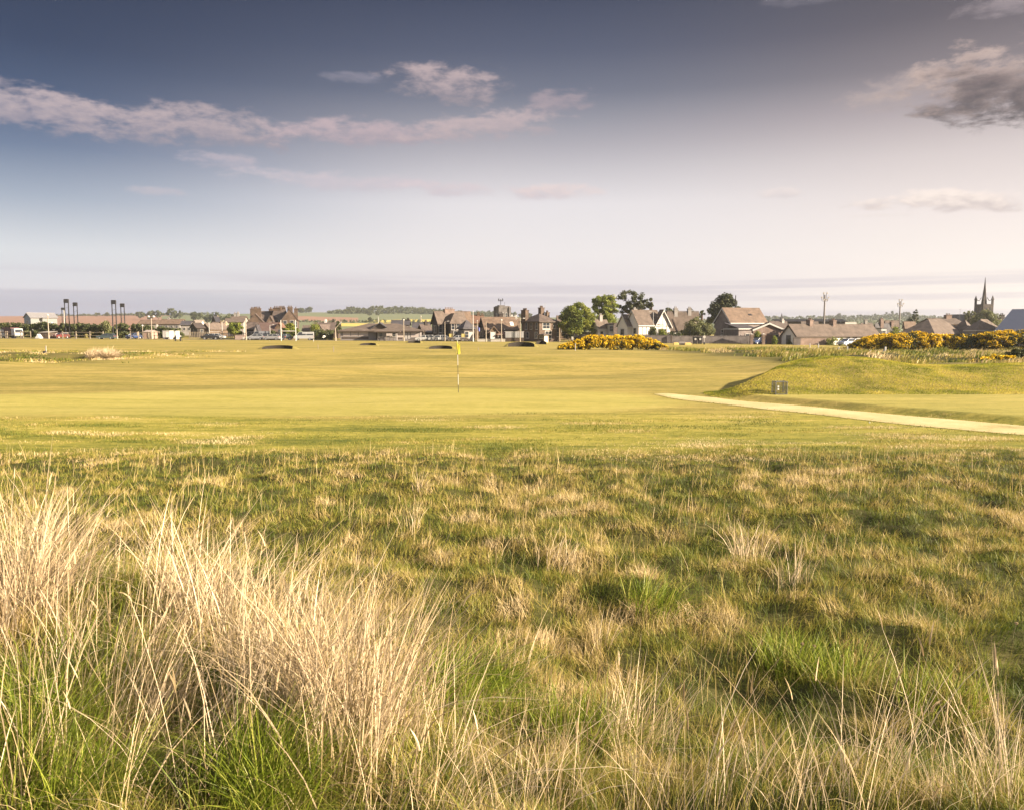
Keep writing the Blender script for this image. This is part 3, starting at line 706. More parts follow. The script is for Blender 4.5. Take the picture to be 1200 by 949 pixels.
def wing(root, x, y, th, L, Wd, eave, ridge, wallm, roofm, kind='u', over=.35, chim=(), wins=(), doors=(), z0=-.6, trim=None, fm=None, gut=True, chm=None, half=0.0, rname='roof', hipin=None, frame_mat=None, th_roof=.16):
    """one wing of a building in root-local coordinates; kind: ridge along 'u' (x) or 'v' (y), 'hip', 'pyr', 'flat'"""
    X = xf(x, y, th)
    fm = fm or DIMFRAME
    w = MB(X)
    lx, ly = L / 2, Wd / 2
    if kind in ('u', 'v'):
        if kind == 'u':
            prof = [(-ly, z0), (ly, z0), (ly, eave), (0, ridge), (-ly, eave)]
            vs = [(-lx, a, b) for a, b in prof] + [(lx, a, b) for a, b in prof]
        else:
            prof = [(-lx, z0), (lx, z0), (lx, eave), (0, ridge), (-lx, eave)]
            vs = [(a, -ly, b) for a, b in prof] + [(a, ly, b) for a, b in prof]
        fs = [(0, 1, 2, 3, 4), (9, 8, 7, 6, 5)] + [(i, 5 + i, 5 + (i + 1) % 5, (i + 1) % 5) for i in range(5)]
        w.add(vs, fs)
    else: w.box(-lx, lx, -ly, ly, z0, eave)
    wo = w.build('wall', wallm, root)
    rb = MB(X); t = th_roof
    sgn = 1
    if kind == 'u':
        hl = lx + over; k = (ridge - eave) / ly; o = over
        for s in (-1, 1):
            n = Vector((0, s * (ridge - eave), ly)).normalized()
            p = [(-hl, s * (ly + o), eave - k * o), (hl, s * (ly + o), eave - k * o), (hl, 0, ridge), (-hl, 0, ridge)]
            if s > 0: p = p[::-1]
            rb.slab([(a, b, c + .02) for a, b, c in p], n, t)
        rb.box(-hl, hl, -.12, .12, ridge + t * .6, ridge + t + .10)
    elif kind == 'v':
        hl = ly + over; k = (ridge - eave) / lx; o = over
        for s in (-1, 1):
            n = Vector((s * (ridge - eave), 0, lx)).normalized()
            p = [(s * (lx + o), -hl, eave - k * o), (s * (lx + o), hl, eave - k * o), (0, hl, ridge), (0, -hl, ridge)]
            if s < 0: p = p[::-1]
            rb.slab([(a, b, c + .02) for a, b, c in p], n, t)
        rb.box(-.12, .12, -hl, hl, ridge + t * .6, ridge + t + .10)
    elif kind in ('hip', 'pyr'):
        ox, oy = lx + over, ly + over
        hi = hipin if hipin is not None else (min(lx, ly) if kind == 'hip' else max(lx, ly))
        if lx >= ly: r0, r1 = (-max(.05, lx - hi), 0), (max(.05, lx - hi), 0)
        else: r0, r1 = (0, -max(.05, ly - hi)), (0, max(.05, ly - hi))
        e = eave - .10
        vs = [(-ox, -oy, e), (ox, -oy, e), (ox, oy, e), (-ox, oy, e), (-ox, -oy, e + t), (ox, -oy, e + t), (ox, oy, e + t), (-ox, oy, e + t), (r0[0], r0[1], ridge), (r1[0], r1[1], ridge)]
        if lx >= ly: fs = [(4, 5, 9, 8), (5, 6, 9), (6, 7, 8, 9), (7, 4, 8)]
        else: fs = [(4, 5, 8), (5, 6, 9, 8), (6, 7, 9), (7, 4, 8, 9)]
        fs += [(3, 2, 1, 0), (0, 1, 5, 4), (1, 2, 6, 5), (2, 3, 7, 6), (3, 0, 4, 7)]
        rb.add(vs, fs)
    elif kind == 'flat': rb.box(-lx - over, lx + over, -ly - over, ly + over, eave + .003, ridge)
    elif kind == 'mono':
        rb.slab([(-lx - over, -ly - over, eave), (lx + over, -ly - over, eave), (lx + over, ly, ridge), (-lx - over, ly, ridge)], (0, -(ridge - eave), Wd), t)
    ro = rb.build(rname, roofm, root)
    for (cx_, cy_, cw, cd, ct, cb, npots) in chim:
        c = MB(X)
        c.box(cx_ - cw / 2, cx_ + cw / 2, cy_ - cd / 2, cy_ + cd / 2, cb, ct)
        c.box(cx_ - cw / 2 - .09, cx_ + cw / 2 + .09, cy_ - cd / 2 - .09, cy_ + cd / 2 + .09, ct + .002, ct + .17)
        for i in range(npots):
            a = (i + .5) / npots - .5
            q = (cx_ + a * cw * .85, cy_) if cw >= cd else (cx_, cy_ + a * cd * .85)
            c.lathe([(.15, .17), (.12, .45), (.15, .5), (.14, .62)], (q[0], q[1], ct), 8)
        c.build('chimney', chm or wallm, ro)
    if trim:
        f = MB(X)
        if kind == 'v':
            for yy in (-ly - over - .05,):
                for s in (-1, 1):
                    k = (ridge - eave) / lx
                    f.slab([(s * (lx + over), yy, eave - k * over - .22), (0, yy, ridge - .22), (0, yy, ridge + t), (s * (lx + over), yy, eave - k * over + t)][::(1 if s < 0 else -1)], (0, -1, 0), .06)
        if kind == 'u':
            for s0 in (-1, 1):
                xx = s0 * (lx + over + .01)
                for s in (-1, 1):
                    k = (ridge - eave) / ly
                    f.slab([(xx, s * (ly + over), eave - k * over - .22), (xx, 0, ridge - .22), (xx, 0, ridge + t), (xx, s * (ly + over), eave - k * over + t)], (s0, 0, 0), .06)
            k = (ridge - eave) / ly
            f.box(-lx - over, lx + over, -ly - over - .12, -ly - over - .01, eave - k * over - .10, eave - k * over + .14)
        if kind in ('hip', 'pyr', 'flat', 'mono'):
            f.box(-lx - over - .02, lx + over + .02, -ly - over - .10, -ly - over - .005, eave - .20, eave + .06)
            f.box(-lx - over - .10, -lx - over - .005, -ly - over, ly + over, eave - .20, eave + .06)
        f.build('bargeboard', trim, root)
    for wn in wins:
        side, u, z, ww, hh = wn[:5]
        window(root, X, side, u, z, ww, hh, L, Wd, fm, bars=(wn[5] if len(wn) > 5 else True))
    for side, u, ww, hh, m in doors:
        T = X @ Matrix.Translation({'f': (u, -Wd / 2, 0), 'l': (-L / 2, u, 0), 'r': (L / 2, u, 0)}[side]) @ Matrix.Rotation({'f': 0, 'l': -math.pi / 2, 'r': math.pi / 2}[side], 4, 'Z')
        d = MB(T); d.box(-ww / 2, ww / 2, -.06, .02, 0, hh); d.box(-ww / 2 - .1, -ww / 2 - .002, -.10, .02, 0, hh + .1); d.box(ww / 2 + .002, ww / 2 + .1, -.10, .02, 0, hh + .1)
        do = d.build('door', m, root)
        MB(T).box(ww / 2 - .16, ww / 2 - .10, -.12, -.062, 1.0, 1.12).build('handle', STEEL, do)
    if half:
        # timber studs on the front and left walls
        s = MB(X)
        for i in range(int(L / half) + 1):
            u = -lx + L * i / int(L / half)
            s.box(u - .07, u + .07, -ly - .03, -ly + .02, .0, eave - .02)
        s.box(-lx, lx, -ly - .035, -ly + .02, eave * .48, eave * .48 + .14)
        s.box(-lx, lx, -ly - .035, -ly + .02, eave - .2, eave - .04)
        if kind == 'v':
            for i in range(1, int(L / half)):
                u = -lx + L * i / int(L / half)
                s.box(u - .07, u + .07, -ly - .03, -ly + .02, eave, eave + (ridge - eave) * (1 - abs(u) / lx) - .12)
        s.build('timber_frame', TRIM if half > 1.15 else frame_mat or TRIM, root)
    return X

def foot(pL, pC, pR, D, th):
    """footprint from photo columns: far-left edge, nearest corner, far-right edge; th = turn of the front"""
    Cx = PX(pC, D); kR = kx(pR); kL = kx(pL)
    L = (kR * D - Cx) / (math.cos(th) - kR * math.sin(th))
    Wd = (Cx - kL * D) / (math.sin(th) + kL * math.cos(th)) if pL < pC else None
    return Cx, L, Wd

def house(name, label, pL, pC, pR, D, thd, base, eave, ridge, wallm, roofm, kind='u', W=8.0, cat='house', group=None, **kw):
    """a free-standing building whose corner, eaves and ridge are read off the photograph; returns root and size"""
    th = R(thd)
    Cx, L, Wd = foot(pL, pC, pR, D, th)
    if Wd is None or Wd > 40 or Wd < .8: Wd = W
    u = Vector((math.cos(th), math.sin(th))); v = Vector((-math.sin(th), math.cos(th)))
    c = Vector((Cx, D)) + u * L / 2 + v * Wd / 2
    g = PZ(base, D) if base else G(Cx, D)
    root = thing(name, label, cat, c.x, c.y, g, 0, group)
    e = PZ(eave, D) - g; r = PZ(ridge, D + Wd * .4) - g
    if 'wins' in kw: kw['wins'] = [(s, (f * (L if s in 'fb' else Wd)), z * e if z <= 1.0 else z, *rest) for s, f, z, *rest in kw['wins']]
    if 'doors' in kw: kw['doors'] = [(s, f * (L if s == 'f' else Wd), *rest) for s, f, *rest in kw['doors']]
    if 'chim' in kw: kw['chim'] = [(fx * L, fy * Wd, cw, cd, PZ(ct, D + Wd * .4) - g, e * .9, npt) for fx, fy, cw, cd, ct, npt in kw['chim']]
    wing(root, 0, 0, th, L, Wd, e, r, wallm, roofm, kind, **kw)
    return root, L, Wd, e, r, g, c

def addwing(root, c, g, pL, pC, pR, D, thd, eave, ridge, wallm, roofm, kind='u', W=6, **kw):
    th = R(thd)
    Cx, L, Wd = foot(pL, pC, pR, D, th)
    if Wd is None or Wd > 40 or Wd < 1: Wd = W
    u = Vector((math.cos(th), math.sin(th))); v = Vector((-math.sin(th), math.cos(th)))
    q = Vector((Cx, D)) + u * L / 2 + v * Wd / 2
    e = PZ(eave, D) - g; r = PZ(ridge, D + (Wd * .4 if kind in ('u', 'hip', 'pyr') else 0)) - g
    if 'wins' in kw: kw['wins'] = [(s, (f * (L if s in 'fb' else Wd)), z * e if z <= 1.0 else z, *rest) for s, f, z, *rest in kw['wins']]
    if 'doors' in kw: kw['doors'] = [(s, f * (L if s == 'f' else Wd), *rest) for s, f, *rest in kw['doors']]
    if 'chim' in kw: kw['chim'] = [(fx * L, fy * Wd, cw, cd, PZ(ct, D + Wd * .4) - g, e * .9, npt) for fx, fy, cw, cd, ct, npt in kw['chim']]
    wing(root, q.x - c.x, q.y - c.y, th, L, Wd, e, r, wallm, roofm, kind, **kw)
    return L, Wd, e, r

# ------------------------------------------------------------------ trees and shrubs
def leaf_cloud(cent, rad, per, size, seed, squash=.8, up=.25):
    """leaf-sized quads spread through clumps; returns verts, faces, random tint per leaf"""
    r_ = np.random.default_rng(seed)
    n = per.sum()
    ci = np.repeat(np.arange(len(cent)), per)
    d = r_.normal(0, 1, (n, 3)); d /= np.linalg.norm(d, axis=1)[:, None]
    rr = rad[ci][:, None] * (r_.random((n, 1)) ** .45)
    p = cent[ci] + d * rr * np.array([1, 1, squash])
    nrm = d * .55 + r_.normal(0, .6, (n, 3)) + np.array([0, 0, up]); nrm /= np.linalg.norm(nrm, axis=1)[:, None]
    t = np.cross(nrm, r_.normal(0, 1, (n, 3))); t /= np.linalg.norm(t, axis=1)[:, None]
    b = np.cross(nrm, t)
    s = size * r_.uniform(.55, 1.35, (n, 1))
    V = np.stack([p - t * s * .5, p - b * s * .36, p + t * s * .6, p + b * s * .36], 1).reshape(-1, 3)
    Fq = np.arange(n * 4).reshape(n, 4)
    tint = np.clip(.5 + r_.normal(0, .14, n) + np.repeat(r_.normal(0, .16, len(cent)), per), 0, 1)
    return V, Fq, np.repeat(tint, 4), ci

M_LEAF = leaf_mat('sycamore_leaves', [(0, (.055, .085, .012)), (.5, (.14, .165, .024)), (1, (.27, .27, .05))], .38)
M_LEAF_DK = leaf_mat('dark_leaves', [(0, (.026, .034, .012)), (.5, (.052, .062, .022)), (1, (.095, .10, .036))], .22)
M_LEAF_PALE = leaf_mat('willow_leaves', [(0, (.065, .075, .03)), (.5, (.12, .13, .05)), (1, (.24, .23, .11))], .35)
M_PINE = leaf_mat('pine_needles', [(0, (.026, .034, .015)), (.5, (.048, .056, .022)), (1, (.085, .086, .034))], .12)
M_GORSE = leaf_mat('gorse_spines', [(0, (.018, .024, .006)), (.5, (.038, .046, .010)), (1, (.075, .08, .018))], .12)
M_BLOOM = leaf_mat('gorse_flowers', [(0, (.52, .30, .004)), (.5, (.70, .455, .005)), (1, (.80, .56, .010))], .25)
M_FAR = leaf_mat('far_leaves', [(0, (.035, .045, .022)), (.5, (.06, .072, .032)), (1, (.10, .11, .05))], .25)

def tree(label, px0, px1, ytop, ybot, D, mat_, seed, name='tree', group=None, bark=None, base=None, nclump=46, per=90, leaf=.42, shape='round', lean=0, trunk=True, flat=0, core=.55, cat='tree', limbs=7, gap=1.0, ztop=None):
    """tree whose crown spans photo columns px0..px1 and rows ytop..ybot at distance D"""
    r_ = np.random.default_rng(seed)
    X0, X1 = PX(px0, D), PX(px1, D); cx_ = (X0 + X1) / 2; rx = (X1 - X0) / 2
    g = G(cx_, D) if base is None else base
    zt, zb = PZ(ytop, D) - g, PZ(ybot, D) - g
    zb = max(zb, .15); cz = (zt + zb) / 2; rz_ = (zt - zb) / 2
    root = thing(name, label, cat, cx_, D, g, 0, group)
    ry = rx * .9
    # clump centres
    u = r_.normal(0, 1, (nclump, 3)); u /= np.linalg.norm(u, axis=1)[:, None]
    rad = r_.random(nclump) ** (1 / 2.8) * .93
    c = u * rad[:, None]
    if shape == 'cone':
        hgt = r_.random(nclump) ** 1.25; a = r_.uniform(0, 6.28, nclump); q = (1 - hgt) * r_.uniform(.5, .95, nclump) + .04
        c = np.stack([np.cos(a) * q, np.sin(a) * q, hgt * 1.9 - .95], 1)
    if shape == 'dome':
        c[:, 2] = np.abs(c[:, 2]) * 1.75 - .85
        k = np.sqrt(np.clip(1 - (c[:, 2] * .5 + .42) ** 2, .08, 1)); c[:, :2] *= (.55 + .45 * k)[:, None]
    if shape == 'layer':
        c[:, 2] = np.round(c[:, 2] * 3) / 3 + r_.normal(0, .06, nclump)
    cc = np.stack([c[:, 0] * rx + lean * c[:, 2] * rx, c[:, 1] * ry, cz + c[:, 2] * rz_], 1)
    rr = r_.uniform(.20, .36, nclump) * min(rx, rz_ * 1.3) * gap
    per_ = np.maximum(8, (per * r_.uniform(.6, 1.3, nclump)).astype(int))
    V, Fq, tint, _ = leaf_cloud(cc, rr, per_, leaf, seed + 1)
    V[:, 2] = np.maximum(V[:, 2], .03)
    np_mesh('crown' if trunk else 'foliage', V, Fq, mat_, root, {'tint': tint})
    tb = MB()
    hh = max(zb + rz_ * .9, .4); r0 = max(.05, min(.55, .045 * zt))
    top = Vector((lean * rx * .4, 0, hh))
    pts = [Vector((0, 0, -.4)), Vector((0, 0, 0)), Vector((r_.normal(0, .04) * zt, r_.normal(0, .03) * zt, hh * .5)), top]
    tb.tube(pts, [r0 * 1.35, r0 * 1.1, r0 * .8, r0 * .35], 8)
    for i in r_.choice(nclump, min(limbs, nclump), replace=False):
        q = Vector(cc[i]); s = pts[2].lerp(top, r_.uniform(-.35, .6)) if zb > .8 else Vector((0, 0, .1))
        mdp = s.lerp(q, .5) + Vector((0, 0, .05 * zt))
        tb.tube([s, mdp, q], [r0 * .45, r0 * .3, r0 * .1], 6)
    tb.build('trunk' if trunk else 'stem', bark or BARK, root, True)
    return root

def bush(label, px0, px1, ytop, ybot, D, mat_, seed, name='bush', group=None, per=80, leaf=.3, n=26, cat='bush', depth=None, base=None):
    """low rounded shrub sitting on the ground: foliage and stems"""
    r_ = np.random.default_rng(seed)
    X0, X1 = PX(px0, D), PX(px1, D); cx_ = (X0 + X1) / 2; rx = (X1 - X0) / 2
    g = G(cx_, D) if base is None else base
    h = PZ(ytop, D) - g
    zb = max(0, PZ(ybot, D) - g)
    root = thing(name, label, cat, cx_, D, g, 0, group)
    a = r_.uniform(-1, 1, n); dpt = depth or max(1.0, min(rx, 3))
    env = np.sqrt(np.clip(1 - a ** 2, 0, 1)) ** .75
    rr = r_.uniform(.16, .3, n) * h + .08
    zc = np.clip(r_.random(n) ** .6 * h * env * .95, rr * .6, None) - rr * .35 + zb * .3
    cc = np.stack([a * (rx - rr), r_.uniform(-.5, .5, n) * dpt, zc], 1)
    V, Fq, tint, _ = leaf_cloud(cc, rr, np.maximum(10, (per * r_.uniform(.7, 1.3, n)).astype(int)), leaf, seed + 3)
    V[:, 2] = np.maximum(V[:, 2], .02)
    np_mesh('foliage', V, Fq, mat_, root, {'tint': tint})
    s = MB()
    for i in range(min(7, n)):
        q = Vector(cc[i]); s.tube([(0, 0, -.2), (q.x * .8, q.y * .8, q.z * .5), tuple(q)], [.07, .05, .02], 5)
    s.build('stem', BARK, root)
    return root

def gorse(label, prof, D, depth, seed, dens=1.0, bloom=.6, dark=(), base=None, cat='gorse bush', name='gorse_bush'):
    """gorse thicket; prof = [(px, ytop, ybot)] outline read off the photograph; parts foliage, blossom, stem"""
    r_ = np.random.default_rng(seed)
    prof = np.array(prof, float)
    pc = (prof[0, 0] + prof[-1, 0]) / 2
    X0 = PX(pc, D); g = G(X0, D) if base is None else base
    root = thing(name, label, cat, X0, D, g)
    xs = np.array([PX(p, D) - X0 for p in prof[:, 0]]); zt = np.array([PZ(y, D) - g for y in prof[:, 1]])
    wd = xs[-1] - xs[0]
    n = int(max(40, wd * depth * 6.0 * dens))
    a = r_.uniform(xs[0], xs[-1], n); b = r_.uniform(-.5, .5, n)
    H = np.interp(a, xs, zt)
    env = np.sqrt(np.clip(1 - (2 * b) ** 2 * .85, 0, 1))
    ht = np.maximum(H * env, .12)
    rr = np.minimum(r_.uniform(.22, .46, n), ht * .75 + .08)
    z = np.where(r_.random(n) < .5, ht - rr * .8, ht * r_.uniform(.08, .85, n))
    gy = np.array([G(X0 + p, D + q * depth) - g for p, q in zip(a, b)])
    cc = np.stack([a, b * depth, np.maximum(z, .1) + gy * .8], 1)
    per_ = np.full(n, 70)
    V, Fq, tint, ci = leaf_cloud(cc, rr, per_, .15, seed + 1, .85)
    np_mesh('foliage', V, Fq, M_GORSE, root, {'tint': tint})
    # blossom sits on the outer shoots of the flowering clumps
    nb = fbm((a + X0) / 1.7, b * depth / 1.2 + z / 1.1, seed, 3)
    fl = np.clip((nb - (1 - bloom) * .72 - .12) * 7, 0, 1) * np.clip(.45 + z / np.maximum(H, .3), 0, 1)
    for d0, d1 in dark: fl[(a > PX(d0, D) - X0) & (a < PX(d1, D) - X0)] *= .12
    pb = (110 * fl * r_.uniform(.6, 1.2, n)).astype(int)
    V, Fq, tint, ci = leaf_cloud(cc + np.array([0, 0, .05]), rr * 1.05, pb, .135, seed + 2, .9)
    np_mesh('blossom', V, Fq, M_BLOOM, root, {'tint': tint})
    return root

def hedge(label, prof, D, depth, mat_, seed, leaf=.34, name='hedge', dens=1.0, base=None, cat='hedge'):
    r_ = np.random.default_rng(seed)
    prof = np.array(prof, float); pc = (prof[0, 0] + prof[-1, 0]) / 2
    X0 = PX(pc, D); g = G(X0, D) if base is None else base
    root = thing(name, label, cat, X0, D, g)
    xs = np.array([PX(p, D) - X0 for p in prof[:, 0]]); zt = np.array([PZ(y, D) - g for y in prof[:, 1]])
    n = int((xs[-1] - xs[0]) * zt.mean() * 2.6 * dens) + 8
    a = r_.uniform(xs[0], xs[-1], n); H = np.interp(a, xs, zt) * (1 + (fbm((a + X0) / 3.5, a * 0, seed, 2) - .5) * .22)
    z = H * r_.random(n) ** .8
    rr = r_.uniform(.4, .85, n) * min(1, zt.mean() / 2.2)
    cc = np.stack([a, r_.uniform(-.5, .5, n) * depth, np.maximum(z - rr * .7, .15)], 1)
    V, Fq, tint, _ = leaf_cloud(cc, rr, np.full(n, 55), leaf, seed + 1)
    V[:, 2] = np.maximum(V[:, 2], -.2)
    np_mesh('foliage', V, Fq, mat_, root, {'tint': tint})
    return root

# ------------------------------------------------------------------ vehicles
def paint(name, col):
    
    m, nt, b = new_mat(name)
    b.inputs['Base Color'].default_value = (*col, 1); b.inputs['Roughness'].default_value = .32; b.inputs['Coat Weight'].default_value = .4
    return m
P_WHITE = paint('white_car_paint', (.27, .27, .27)); P_SILVER = paint('silver_car_paint', (.22, .22, .23)); P_DARK = paint('charcoal_car_paint', (.03, .034, .04))
P_TEAL = paint('dark_teal_car_paint', (.035, .055, .065)); P_BLUE = paint('blue_car_paint', (.025, .045, .12)); P_GREY = paint('grey_car_paint', (.16, .165, .18)); P_RED = paint('red_car_paint', (.10, .022, .02)); P_PALEBLUE = paint('pale_blue_car_paint', (.22, .25, .33)); P_BLACK = paint('black_car_paint', (.012, .012, .014))
LAMPG, _nt, _b = new_mat('headlight_glass'); _b.inputs['Base Color'].default_value = (.6, .6, .58, 1); _b.inputs['Roughness'].default_value = .15
LAMPR, _nt, _b = new_mat('tail_light_glass'); _b.inputs['Base Color'].default_value = (.35, .02, .015, 1); _b.inputs['Roughness'].default_value = .2

PROF = {
 'hatch': ([(-2.0, .35), (-2.02, .75), (-1.75, .92), (-.95, 1.0), (-.25, 1.0), (1.55, 1.0), (1.95, .95), (2.0, .6), (1.97, .35)], [(-.95, .98), (-.35, 1.42), (.2, 1.48), (1.25, 1.45), (1.75, .98)], (-1.28, 1.25), 1.68),
 'estate': ([(-2.3, .35), (-2.32, .74), (-2.05, .9), (-1.05, .97), (2.2, .97), (2.3, .75), (2.28, .35)], [(-1.05, .95), (-.4, 1.4), (.3, 1.46), (1.85, 1.43), (2.2, .95)], (-1.45, 1.4), 1.72),
 'saloon': ([(-2.25, .35), (-2.28, .72), (-2.0, .88), (-1.0, .96), (1.5, .97), (2.2, .93), (2.27, .7), (2.25, .35)], [(-1.0, .94), (-.35, 1.38), (.2, 1.43), (.9, 1.40), (1.6, .95)], (-1.4, 1.35), 1.7),
 'van': ([(-2.6, .4), (-2.62, .95), (-2.4, 1.15), (-1.85, 1.25), (2.6, 1.3), (2.62, .4)], [(-1.85, 1.22), (-1.25, 2.05), (-.8, 2.15), (2.55, 2.15), (2.6, 1.28)], (-1.7, 1.6), 1.85),
}
def car(label, px, D, rot, kind, pm, name='parked_car', group=None, cat='car', scale=1.0, base=None):
    body, cab, ax, wdt = PROF[kind]
    X0 = PX(px, D); root = thing(name, label, cat, X0, D, base, R(rot), group)
    if scale != 1: root.scale = (scale,) * 3
    h = wdt / 2
    b = MB(); k = len(body)
    # body: waist-wide, tucked at sill
    vs = []
    for yy, ins in ((-h, 0), (h, 0)):
        vs += [(x, yy, z) for x, z in body]
    fs = [tuple(range(k)), tuple(range(2 * k - 1, k - 1, -1))] + [(i, k + i, k + (i + 1) % k, (i + 1) % k) for i in range(k)]
    b.add(vs, fs)
    # cabin shell: roof and pillars, narrower at the top
    kk = len(cab)
    def ring(pad, inset):
        out = []
        for s in (-1, 1):
            for x, z in cab:
                t = (z - cab[0][1]) / 1.2
                out.append((x, s * (h - .04 - t * .22 - inset), z + pad))
        return out
    bo = None
    zr = max(z for _, z in cab)
    top = [(x, z) for x, z in cab if z > zr - .14]
    x0, x1 = top[0][0], top[-1][0]
    t = (zr - cab[0][1]) / 1.2; hw = h - .04 - t * .22
    b.box(x0, x1, -hw - .01, hw + .01, zr - .05, zr + .03, .03)
    for s in (-1, 1):
        for (xa, za), (xb, zb) in ((cab[0], top[0]), (cab[-1], top[-1])):
            ya = s * (h - .05); yb = s * (hw - .01)
            b.tube([(xa, ya, za), (xb, yb, zb)], [.05, .045], 5)
        b.tube([((x0 + x1) / 2, s * (h - .05), cab[0][1]), ((x0 + x1) / 2, s * hw, zr)], .05, 5)
        if kind == 'van': b.box(x0 + .9, x1, s * (hw + .03) - .03, s * (hw + .03) + .03, 1.25, zr)
    if kind == 'van': b.box(x1 - .02, x1 + .06, -hw, hw, 1.25, zr)
    b.build('body', pm, root)
    g = MB(); vs = ring(0, .03)
    g.add(vs, [tuple(range(kk)), tuple(range(2 * kk - 1, kk - 1, -1))] + [(i, kk + i, kk + (i + 1) % kk, (i + 1) % kk) for i in range(kk)])
    g.build('windows', GLASS, root)
    for xw in ax:
        for s in (-1, 1):
            w = MB(Matrix.Translation((xw, s * (h - .09), .31)) @ Matrix.Rotation(math.pi / 2, 4, 'X'))
            w.lathe([(.20, -.11), (.29, -.11), (.32, -.07), (.32, .07), (.29, .11), (.20, .11)], (0, 0, 0), 16)
            wo = w.build('wheel', RUBBER, root, False)
            r2 = MB(Matrix.Translation((xw, s * (h - .09), .31)) @ Matrix.Rotation(math.pi / 2, 4, 'X'))
            r2.lathe([(.03, -.125), (.19, -.12), (.205, -.10), (.205, .10), (.19, .12), (.03, .125)], (0, 0, 0), 12)
            r2.build('rim', STEEL, wo)
    for s in (-1, 1):
        MB().box(body[1][0] - .02, body[1][0] + .14, s * (h - .32) - .15, s * (h - .32) + .15, body[1][1] - .14, body[1][1] + .03, .03).build('headlight', LAMPG, root)
        xr = max(x for x, _ in body)
        MB().box(xr - .10, xr + .02, s * (h - .20) - .12, s * (h - .20) + .12, .72, .92, .03).build('tail_light', LAMPR, root)
    return root

# ------------------------------------------------------------------ poles and posts
def lamp_post(label, px, ytop, D, pm=None, style='single', group=None, base=None, r=.085, name='lamp_post', cat='lamp post', arm=1):
    X0 = PX(px, D); g = G(X0, D) if base is None else base
    h = PZ(ytop, D) - g
    root = thing(name, label, cat, X0, D, g, 0, group)
    pm = pm or PALEPOLE
    MB().tube([(0, 0, -.3), (0, 0, .9), (0, 0, .91), (0, 0, h)], [r * 1.5, r * 1.5, r, r * .7], 10).build('pole', pm, root)
    if style == 'single':
        MB().tube([(0, 0, h - .02), (arm * .25, 0, h + .12), (arm * .8, 0, h + .16)], [.04, .035, .03], 6).build('arm', pm, root)
        MB().box(arm * .8 - .28, arm * .8 + .28, -.12, .12, h + .08, h + .24, .04).build('lamp_head', TRIM, root)
    elif style == 'slant':
        MB().tube([(0, 0, h - .1), (.55, 0, h + .55), (1.15, 0, h + 1.15)], [.09, .075, .06], 8).build('arm', pm, root)
        MB(Matrix.Translation((1.25, 0, h + 1.25)) @ Matrix.Rotation(R(-42), 4, 'Y')).box(-.35, .4, -.14, .14, -.06, .1, .04).build('lamp_head', WHITE, root)
    elif style == 'tee':
        MB().tube([(-1.1, 0, h), (1.1, 0, h)], .05, 6).build('arm', pm, root)
        for s in (-1, 1): MB().box(s * .95 - .3, s * .95 + .3, -.15, .15, h + .03, h + .22, .04).build('lamp_head', WHITE, root)
    elif style == 'twin':
        MB().tube([(-.6, 0, h - .3), (0, 0, h - .05), (.6, 0, h - .3)], .05, 6).build('arm', pm, root)
        for s in (-1, 1): MB().lathe([(.05, 0), (.28, .1), (.30, .34), (.12, .5)], (s * .6, 0, h - .35), 10).build('lamp_head', WHITE, root)
    elif style == 'globe':
        MB().lathe([(.06, 0), (.2, .06), (.24, .24), (.16, .4), (.02, .46)], (0, 0, h), 10).build('lamp_head', WHITE, root)
    return root

def post(label, px, ytop, D, pm, w=.12, name='marker_post', cat='post', group=None, base=None, capm=None):
    X0 = PX(px, D); g = G(X0, D) if base is None else base
    h = PZ(ytop, D) - g
    b = MB().box(-w / 2, w / 2, -w / 2, w / 2, -.35, h - .04, min(.02, w * .15))
    b.box(-w / 2 - .012, w / 2 + .012, -w / 2 - .012, w / 2 + .012, h - .038, h, .01)
    o = b.build(name, pm); o.location = (X0, D, g)
    return tag(o, label, cat, group)
# ================================================================== hills and fields behind the town
M_PAST = mat('pasture', (.10, .115, .052), .95, .14, .02); M_PLOUGH = mat('ploughed_red_soil', (.20, .108, .068), .95, .10, .02, streak=(1, .3, 1))
M_RAPE = mat('rape_flowers_field', (.40, .31, .06), .95, .12, .03); M_STUB = mat('stubble_field', (.25, .20, .10), .95, .12, .02); M_PASTD = mat('darker_pasture', (.075, .10, .035), .95, .15, .02)
RPX = np.array([-700, -200, 0, 70, 150, 190, 240, 300, 350, 390, 430, 480, 520, 560, 600, 650, 700, 780, 860, 900, 950, 1000, 1030, 1065, 1100, 1200, 1400, 1900])
RPY = np.array([371, 371, 371, 370.5, 370, 370, 369, 368, 366.5, 366.5, 366.5, 366.5, 367.5, 369.5, 371.5, 372.5, 373, 374, 375, 375.5, 376, 375, 373.2, 373.2, 376, 377, 377, 377])
DR0, DR1 = 560., 1600.
def hill_z(px, D):
    zr = CAMZ + kz(RPY[0]) * 0 + np.interp(px, RPX, [PZ(y, DR1) for y in RPY])
    zr = np.interp(px, RPX, [PZ(y, DR1) for y in RPY])
    t = np.clip((D - DR0) / (DR1 - DR0), 0, 1)
    base = -1.4
    z = base + (zr - base) * (t ** 1.08) + np.where(D > DR1, -(D - DR1) * .012, 0)
    return z + (fbm(px / 90, D / 260, 201, 2) - .5) * 3.0 * t * (1 - t) * 2
def HZ(px, D): return float(hill_z(np.array([float(px)]), np.array([float(D)]))[0])
